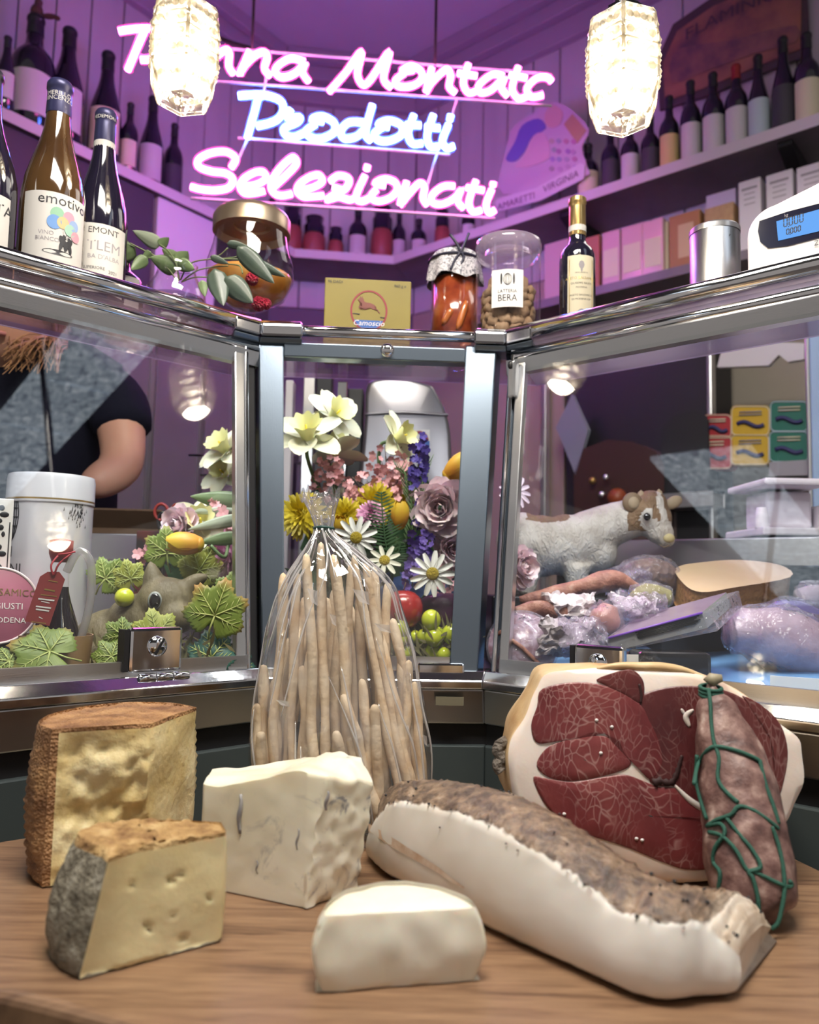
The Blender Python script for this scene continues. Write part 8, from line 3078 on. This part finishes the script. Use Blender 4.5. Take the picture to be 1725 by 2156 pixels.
for i, (x, y, r_, m_) in enumerate(((1248, 1012, .012, mk('brass_knob', (.5, .3, .1), .3, .8)), (1276, 1005, .011, M_chrome), (1268, 1042, .013, M_chrome), (1300, 1048, .030, mk('orange_glow_pan', (.30, .06, .02), .4)))):
    part(G().ball(cp(x, y, -.13), r_, 12, 8), 'oven_knob' if i < 3 else 'oven_pan', m_, t)
M_tinr, M_tiny, M_ting = mk('tin_red', (.42, .035, .045), .35), mk('tin_yellow', (.62, .40, .03), .35), mk('tin_green', (.02, .16, .11), .35)
tins = [(1482, 1540, 874, 922, M_tinr, 'upper'), (1464, 1540, 918, 986, M_tinr, 'lower'), (1541, 1620, 856, 916, M_tiny, 'upper'), (1540, 1619, 916, 978, M_tiny, 'lower'), (1623, 1701, 846, 908, M_ting, 'upper'), (1621, 1702, 909, 972, M_ting, 'lower')]
for (x0, x1, y0, y1, m_, w_) in tins:
    cn = {M_tinr: 'red', M_tiny: 'yellow', M_ting: 'green'}[m_]
    r_ = 10
    pts = []
    for cx_, cy_, a0 in ((x0 + r_, y0 + r_, 180), (x1 - r_, y0 + r_, 270), (x1 - r_, y1 - r_, 0), (x0 + r_, y1 - r_, 90)):
        for i in range(5):
            a = math.radians(a0 + i * 22.5)
            pts.append((cx_ + r_ * math.cos(a), cy_ + r_ * math.sin(a)))
    t, o = panel('rectangular_tin', '%s of the two rounded %s tins on the wall behind the case' % (w_, cn), 'tin', pts, -.06, .05, m_, .003, grp='coloured tins')
    mx, my = (x0 + x1) / 2, (y0 + y1) / 2
    g = G()
    bnr = [cp(mx + f * (x1 - x0) * .36, my + (y1 - y0) * .12 + 5 * math.sin(f * 3), -.063) for f in [i / 6 - 1 for i in range(13)]]
    part(G().tube(bnr, .006, 4, flat=.2, up=(nR.x, nR.y, 0)), 'banner_print', mk('tin_navy', (.03, .03, .12), .5) if 'tin_navy' not in bpy.data.materials else bpy.data.materials['tin_navy'], o)
    for j, f in enumerate((.30, .20)):
        part(G().tube([cp(mx - (x1 - x0) * .30, my - (y1 - y0) * f, -.0625), cp(mx + (x1 - x0) * .30, my - (y1 - y0) * (f + .03), -.0625)], .0022, 4, flat=.3, up=(nR.x, nR.y, 0)), 'print_line', M_labelc if cn != 'yellow' else M_labelgr, o)
    rim = [cp(x, y, -.0605) for x, y in pts]
    part(G().tube(rim, .0016, 5, closed=True), 'tin_rim', M_labelc if cn != 'green' else M_labb, o)
t, o = panel('wall_bracket', 'white bracket plate under the shelf above the tins', 'bracket', [(1512, 772), (1520, 742), (1640, 722), (1692, 724), (1692, 755), (1660, 760), (1640, 745), (1618, 768)], -.06, .02, M_boxw, .002)
t, o = panel('shelf_box', 'grey box lid under the green tins', 'box', [(1622, 1000), (1622, 975), (1704, 970), (1704, 998)], -.10, .06, mk('grey_lid', (.34, .33, .36), .4))
# weighing scale on the ledge
q = PV(1640, 1112, (off(-.52)[2].x, off(-.52)[2].y), (dr.x, dr.y))
sc2 = thing('counter_scale', 'white weighing scale with flat pan on the rear ledge', 'scale', (q.x, q.y, 1.1855))
EP = lambda x, y: PV(x, y, (q.x, q.y), (1, 0))
kk = (q - CP).dot(RC @ V((0, 0, -1))) / FPX
M_scw = mk('scale_white', (.66, .60, .66), .45)
zz0 = 1.1860
part(G().box((q.x, q.y, zz0 + .010), (150 * kk, .16, .014)), 'scale_base', M_scw, sc2, smooth=False, bevel=.003)
part(G().box((q.x + 10 * kk, q.y + .02, zz0 + .020 + 38 * kk), (95 * kk, .09, 76 * kk)), 'scale_column', M_scw, sc2, smooth=False, bevel=.006)
part(G().box((q.x - 2 * kk, q.y, zz0 + .022 + 86 * kk), (135 * kk, .16, 14 * kk)), 'weighing_pan', M_scw, sc2, smooth=False, bevel=.004)
part(G().lathe([(.012, 0), (.011, .02), (.008, .035), (0, .036)], 14, Matrix.Translation((q.x - 62 * kk, q.y - .05, zz0 + .017))), 'level_knob', M_scw, sc2)
part(G().box((q.x + 95 * kk, q.y - .02, zz0 + .03), (60 * kk, .10, .06)), 'keypad', M_scw, sc2, smooth=False, bevel=.004)

# ---------------------------------------------------------------- meat slicer on the ledge of the middle bay
Ys = 1.50
sl = thing('meat_slicer', 'aluminium meat slicer with rounded cover and round badge', 'slicer', V((P(855, 1100, Ys).x, Ys, 1.0205)))
so = [(766, 1140), (768, 880), (772, 812), (790, 796), (840, 792), (900, 806), (918, 822), (946, 890), (952, 1000), (952, 1140)]
q = cr([P(x, y, Ys) for x, y in so], 4, True)
q = [V((v.x, v.y, max(v.z, 1.022))) for v in q]
m = len(q)
c_ = sum(q, V((0, 0, 0))) / m
g = G()
rows_ = [[c_ + (v - c_) * .02 for v in q], [c_ + (v - c_) * .9 + V((0, -.004, 0)) for v in q], [c_ + (v - c_) * .97 for v in q], [v + V((0, .012, 0)) for v in q], [v + V((0, .12, 0)) for v in q], [c_ + (v - c_) * .02 + V((0, .13, 0)) for v in q]]
g.add([V((v.x, v.y, max(v.z, 1.021))) for r_ in rows_ for v in r_], [(a * m + i, a * m + (i + 1) % m, (a + 1) * m + (i + 1) % m, (a + 1) * m + i) for a in range(5) for i in range(m)])
M_alu2 = mk('satin_aluminium', (.33, .32, .34), .42, 1.0, bmp=(40, .08, .003))
cvr = part(g, 'motor_cover', M_alu2, sl, ang=50)
part(G().tube(cr([P(768, 872, Ys - .005), P(850, 868, Ys - .008), P(944, 874, Ys - .005)], 5), .003, 8), 'cover_ridge', M_alu2, cvr)
bx0 = [P(868, 905, Ys - .006), P(905, 905, Ys - .006), P(906, 948, Ys - .006), P(868, 948, Ys - .006)]
bg = part(G().add(bx0 + [v + V((0, .003, 0)) for v in bx0], [(0, 1, 2, 3), (0, 4, 5, 1), (1, 5, 6, 2), (2, 6, 7, 3), (3, 7, 4, 0)]), 'badge', M_paper, sl, smooth=False)
part(G().add([P(869, 930, Ys - .0065), P(905, 928, Ys - .0065), P(905, 947, Ys - .0065), P(869, 947, Ys - .0065)], [(0, 1, 2, 3)]), 'badge_blue', M_bluep, bg, smooth=False)
part(G().tube([P(884 + 16 * math.cos(a), 928 - 18 * math.sin(a), Ys - .007) for a in [pi * i / 14 for i in range(15)]], .003, 6, flat=.3, up=(0, 1, 0)), 'badge_red', M_redp, bg)
part(G().text('W', lambda X, Y: P(886 + X * 20, 936 - Y * 20, Ys - .0075), 1), 'lettering', M_redp, bg, smooth=False)
part(G().box((P(716, 880, Ys).x, Ys + .05, (1.022 + P(716, 792, Ys).z) / 2), (22 * Ys / 1650, .02, P(716, 792, Ys).z - 1.022)), 'guide_column', M_chrome, sl, smooth=False, bevel=.002)
part(G().box((P(742, 880, Ys).x, Ys + .09, (1.022 + P(742, 800, Ys).z) / 2), (36 * Ys / 1650, .05, P(742, 800, Ys).z - 1.022)), 'gear_housing', M_black, sl, smooth=False, bevel=.004)
part(G().box((P(800, 1120, Ys).x, Ys + .06, 1.03), (.28, .18, .018)), 'slicer_base', M_alu2, sl, smooth=False, bevel=.004)
# paper rolls / uprights left of the slicer
for i, (x0, x1, y0, m_) in enumerate(((602, 618, 800, M_boxw), (640, 664, 790, M_steel), (668, 700, 775, M_dark))):
    a, b = P(x0, y0, 1.66), P(x1, y0, 1.66)
    o = part(G().box(((a.x + b.x) / 2, 1.68, (1.022 + a.z) / 2), (abs(b.x - a.x), .04, a.z - 1.022)), 'upright_rail', m_, None, loc=((a.x + b.x) / 2, 1.68, 1.022), smooth=False, bevel=.002)
    tag(o, ['white upright rail left of the slicer, by the post', 'steel upright rail between the white and black ones', 'black upright rail beside the slicer column'][i], 'rail', 'upright rails behind the bouquet')
a, b = P(560, 900, 1.66), P(760, 900, 1.66)

# back cabinet below the back shelf and cold cabinet along the left wall
q0, q1 = shelf_line(-.10), shelf_line(.25)
cb2 = thing('back_cabinet', 'low dark cabinet along the back wall below the shelf', 'cabinet', (q0[1].x, q0[1].y, 0))
part(G().prism([q0[1], q0[2], q1[2], q1[1]], 0, 1.55), 'carcass', mk('aubergine_laminate', (.06, .04, .08), .5), cb2, smooth=False)
part(G().prism([shelf_line(-.12)[1], shelf_line(-.12)[2], q1[2], q1[1]], 1.551, 1.58), 'cabinet_top', M_shelf, cb2, smooth=False)
kf = -.06
q0 = shelf_line(kf)
uLn = (q0[1] - q0[0]).normalized()


def LPX(x, y, k=kf):
    qq = shelf_line(k)
    return PV(x, y, (qq[0].x, qq[0].y), (uLn.x, uLn.y))


def leftslab(name, label, cat, x0, x1, z0, z1, m_, k=kf, D=.25, x_at=None):
    qq = shelf_line(k)
    zr_ = 1.25 if x_at is None else x_at
    def at(x):
        best = None
        for i in range(1000):
            p_ = qq[0] + uLn * (i * .003 - .2)
            if p_.y < .5:
                continue
            d = abs(proj((p_.x, p_.y, zr_))[0] - x)
            if best is None or d < best[0]:
                best = (d, p_)
        return best[1]
    a, b = at(x0), at(x1)
    t = thing(name, label, cat, V((*((a + b) / 2), z0)))
    o = part(G().prism([a, b, b + nL * D, a + nL * D], z0, z1), 'carcass', m_, t, smooth=False, bevel=.003)
    return t, o, a, b


M_fr = mk('mauve_grey_laminate', (.20, .175, .19), .42, var=((.16, .14, .155), 3))
t, o, a, b = leftslab('cold_cabinet', 'tall grey cold cabinet with steel-edged doors along the left wall', 'cabinet', 150, 500, 0, 2.05, M_fr)
nn = -V((nL.x, nL.y, 0))
for f0, f1 in ((.02, .38), (.40, .70), (.72, .99)):
    pa_, pb2 = a.lerp(b, f0), a.lerp(b, f1)
    dr_ = part(G().prism([pa_ - nL * .018, pb2 - nL * .018, pb2 - nL * .001, pa_ - nL * .001], .12, 2.03), 'door', M_fr, t, smooth=False, bevel=.003)
    part(G().prism([pb2 - nL * .030 - uLn * .015, pb2 - nL * .030, pb2 - nL * .0185, pb2 - nL * .0185 - uLn * .015], .12, 2.03), 'door_edge', M_steel, dr_, smooth=False)
    hq = pb2 - uLn * .05 - nL * .03
    part(G().box((hq.x, hq.y, 1.24), (.03, .02, .07)), 'door_handle', M_chrome, dr_, smooth=False, bevel=.004)
t, o, a, b = leftslab('white_side_panel', 'pale side panel of a wall unit below the left shelf', 'panel', 330, 455, 2.06, SH_Z - .032, mk('pale_panel', (.62, .58, .64), .5), .02, .18, 2.3)
t, o, a, b = leftslab('dark_wall_unit', 'dark wall unit under the left shelf behind the bottles', 'cupboard', -40, 322, 2.06, SH_Z - .032, mk('dark_unit', (.045, .04, .05), .5), .02, .18, 2.3)

# knife rack with white handles behind the left post
for i, y in enumerate((958, 1000, 1012)):
    a, b = P(398 + i * 25, y, 1.62), P(478, y + 2, 1.60)
    o = thing('serving_spatula', ['steel rail with white handle behind the left post, upper', 'white handled spatula behind the left post, middle', 'white handled spatula behind the left post, lower'][i], 'spatula', a, group='utensils behind the left post')
    part(G().tube([a, a.lerp(b, .75)], .003, 6), 'shaft', M_chrome, o)
    part(G().tube([a.lerp(b, .72), b], [.006, .009], 8), 'grip', M_paper, o)

# ---------------------------------------------------------------- person behind the counter
M_shirt = mk('black_shirt', (.006, .006, .014), .9, bmp=(60, .4, .006), spec=.12)
M_skin = mk('skin', (.50, .25, .17), .5, sss=.25, var=((.56, .30, .21), 12))
M_trous = mk('dark_trousers', (.015, .015, .02), .8)
M_hair = mk('light_brown_hair', (.30, .14, .055), .5, var=((.42, .22, .10), 60))
px_, py_ = -.735, 1.575
pz = {'hip': .93, 'waist': 1.06, 'chest': 1.27, 'neck': 1.475, 'head': 1.60}
per = thing('person', 'person in black short-sleeved shirt with long light brown hair behind the left bay', 'person', (px_, py_, 0))


def skinned(name, verts, edges, radii, m_, parent, root=0, sub=2):
    me = bpy.data.meshes.new(name)
    I = MW[parent.name].inverted()
    me.from_pydata([tuple(I @ V(v)) for v in verts], edges, [])
    me.materials.append(m_)
    o = bpy.data.objects.new(name, me)
    L(o, MW[parent.name])
    o.parent = parent
    md = o.modifiers.new('skin', 'SKIN')
    md.use_smooth_shade = True
    sv = me.skin_vertices[0].data if me.skin_vertices else None
    if sv is None:
        bpy.context.view_layer.objects.active = o
        sv = o.data.skin_vertices[0].data
    for i, r_ in enumerate(radii):
        sv[i].radius = r_ if isinstance(r_, tuple) else (r_, r_)
        sv[i].use_root = i == root
    s2 = o.modifiers.new('sub', 'SUBSURF')
    s2.levels = s2.render_levels = sub
    return o


sR = P(252, 815, 1.50)                # shoulder of the arm that shows
eR = P(262, 985, 1.44)                # elbow
wR = P(180, 1030, 1.36)
X = lambda dx, dy, z: V((px_ + dx, py_ + dy, z))
shL = X(-.17, .02, 1.43)
verts = [X(0, 0, .93), X(.01, 0, 1.08), X(.02, -.01, 1.22), X(.02, -.01, 1.36), X(0, -.01, 1.45), X(-.02, -.03, 1.52), sR + V((-.05, 0, .0)), sR + V((-.005, 0, -.03)), sR.lerp(eR, .55), eR, eR.lerp(wR, .5), wR, shL, shL + V((-.05, -.02, -.14)), shL + V((-.05, -.06, -.28)), shL + V((.02, -.2, -.33)), shL + V((.08, -.28, -.33)),
         X(.09, 0, .86), X(.10, 0, .48), X(.10, .01, .09), X(-.09, 0, .86), X(-.10, 0, .48), X(-.10, .01, .09), X(.10, -.10, .05), X(-.10, -.10, .05)]
edges = [(0, 1), (1, 2), (2, 3), (3, 4), (4, 5), (3, 6), (6, 7), (7, 8), (8, 9), (9, 10), (10, 11), (3, 12), (12, 13), (13, 14), (14, 15), (15, 16), (0, 17), (17, 18), (18, 19), (19, 23), (0, 20), (20, 21), (21, 22), (22, 24)]
rad = [(.12, .09), (.11, .08), (.11, .08), (.10, .075), (.06, .06), (.050, .050), (.050, .050), (.058, .058), (.047, .047), (.043, .043), (.038, .038), (.028, .028), (.075, .075), (.055, .055), (.044, .044), (.036, .036), (.027, .027), (.095, .095), (.065, .065), (.045, .045), (.095, .095), (.065, .065), (.045, .045), (.04, .035), (.04, .035)]
body = skinned('body', verts, edges, rad, M_skin, per)
# shirt: a slightly larger shell over torso and upper arms, ending at the sleeve hem
sv = [X(0, 0, .90), X(.01, 0, 1.08), X(.02, -.01, 1.22), X(.02, -.01, 1.36), X(.0, -.01, 1.445), sR + V((-.05, 0, 0)), sR + V((-.003, 0, -.03)), sR.lerp(eR, .42), sR.lerp(eR, .62), shL, shL + V((-.05, -.02, -.14)), shL + V((-.05, -.03, -.18))]
se = [(0, 1), (1, 2), (2, 3), (3, 4), (3, 5), (5, 6), (6, 7), (7, 8), (3, 9), (9, 10), (10, 11)]
srd = [(.180, .13), (.165, .12), (.180, .13), (.170, .12), (.085, .085), (.080, .080), (.070, .070), (.060, .060), (.062, .062), (.080, .08), (.070, .070), (.070, .07)]
skinned('shirt', sv, se, srd, M_shirt, per)
skinned('trousers', [X(0, 0, .95), X(.09, 0, .86), X(.10, 0, .48), X(.10, .01, .06), X(-.09, 0, .86), X(-.10, 0, .48), X(-.10, .01, .06)], [(0, 1), (1, 2), (2, 3), (0, 4), (4, 5), (5, 6)], [(.17, .12), (.105, .105), (.076, .076), (.06, .06), (.105, .105), (.076, .076), (.06, .06)], M_trous, per)
# head
hd_ = X(-.05, -.06, 1.60)
hb = part(G().ball(hd_, (.075, .092, .112), 24, 18, fn=lambda d: 1 - .10 * max(0, -d.z) * max(0, abs(d.x)) - .04 * max(0, -d.y) * (1 if d.z > 0 else 0)), 'head', M_skin, per)
for s_ in (-1, 1):
    part(G().ball(hd_ + V((s_ * .030, -.083, .006)), (.012, .008, .008), 12, 8), 'eye', M_paper, hb)
    part(G().ball(hd_ + V((s_ * .030, -.090, .006)), (.005, .003, .005), 10, 6), 'iris', M_ink, hb)
    part(G().ball(hd_ + V((s_ * .076, .0, -.005)), (.010, .018, .028), 12, 8), 'ear', M_skin, hb)
part(G().tube([hd_ + V((0, -.088, .012)), hd_ + V((0, -.104, -.022)), hd_ + V((0, -.094, -.030))], [.008, .012, .009], 10), 'nose', M_skin, hb)
part(G().tube(cr([hd_ + V((-.022, -.080, -.056)), hd_ + V((0, -.090, -.054)), hd_ + V((.022, -.080, -.056))], 5), .0045, 8), 'mouth', mk('lip', (.42, .14, .13), .5), hb)
part(G().ball(hd_ + V((0, .016, .022)), (.088, .094, .108), 24, 16), 'hair_cap', M_hair, hb)
for i in range(110):
    f = i / 109
    a = rnd.uniform(-.5, 2.6)
    q0_ = hd_ + V((.080 * math.cos(a), .02 + .075 * math.sin(a), .03 - .03 * rnd.random()))
    ed = P(30 + rnd.uniform(-30, 95), 760 + rnd.uniform(-40, 28), 1.37 + rnd.uniform(-.02, .03))
    part(G().tube(cr([q0_, q0_ + V((.02, -.02, -.06)), q0_.lerp(ed, .6) + V((.01, -.02, -.01)), ed], 5), [.0034 * (1 - .8 * k / 15) for k in range(16)], 5), 'hair_strand', M_hair, hb)
# hands with separate fingers
for wv, fd in ((wR, V((-.6, -.75, -.25)).normalized()), (shL + V((.08, -.28, -.33)), V((.75, -.6, -.25)).normalized())):
    side = V((0, 0, 1)).cross(fd).normalized()
    up = fd.cross(side)
    pv, pe, pr = [wv, wv + fd * .045, wv + fd * .085], [(0, 1), (1, 2)], [(.027, .020), (.034, .016), (.036, .014)]
    for k, (o_, l_) in enumerate(((-.027, .070), (-.009, .080), (.009, .075), (.027, .058))):
        b0 = len(pv)
        b_ = wv + fd * .090 + side * o_
        pv += [b_, b_ + fd * l_ * .45 - up * .006, b_ + fd * l_ * .75 - up * .020, b_ + fd * l_ * .92 - up * .036]
        pr += [(.0095, .009), (.009, .0085), (.008, .008), (.007, .007)]
        pe += [(2, b0), (b0, b0 + 1), (b0 + 1, b0 + 2), (b0 + 2, b0 + 3)]
    b0 = len(pv)
    pv += [wv + fd * .040 + side * -.035, wv + fd * .075 + side * -.052 - up * .008, wv + fd * .10 + side * -.055 - up * .018]
    pr += [(.012, .012), (.010, .010), (.009, .009)]
    pe += [(1, b0), (b0, b0 + 1), (b0 + 1, b0 + 2)]
    skinned('hand', pv, pe, pr, M_skin, per, 1, 1)
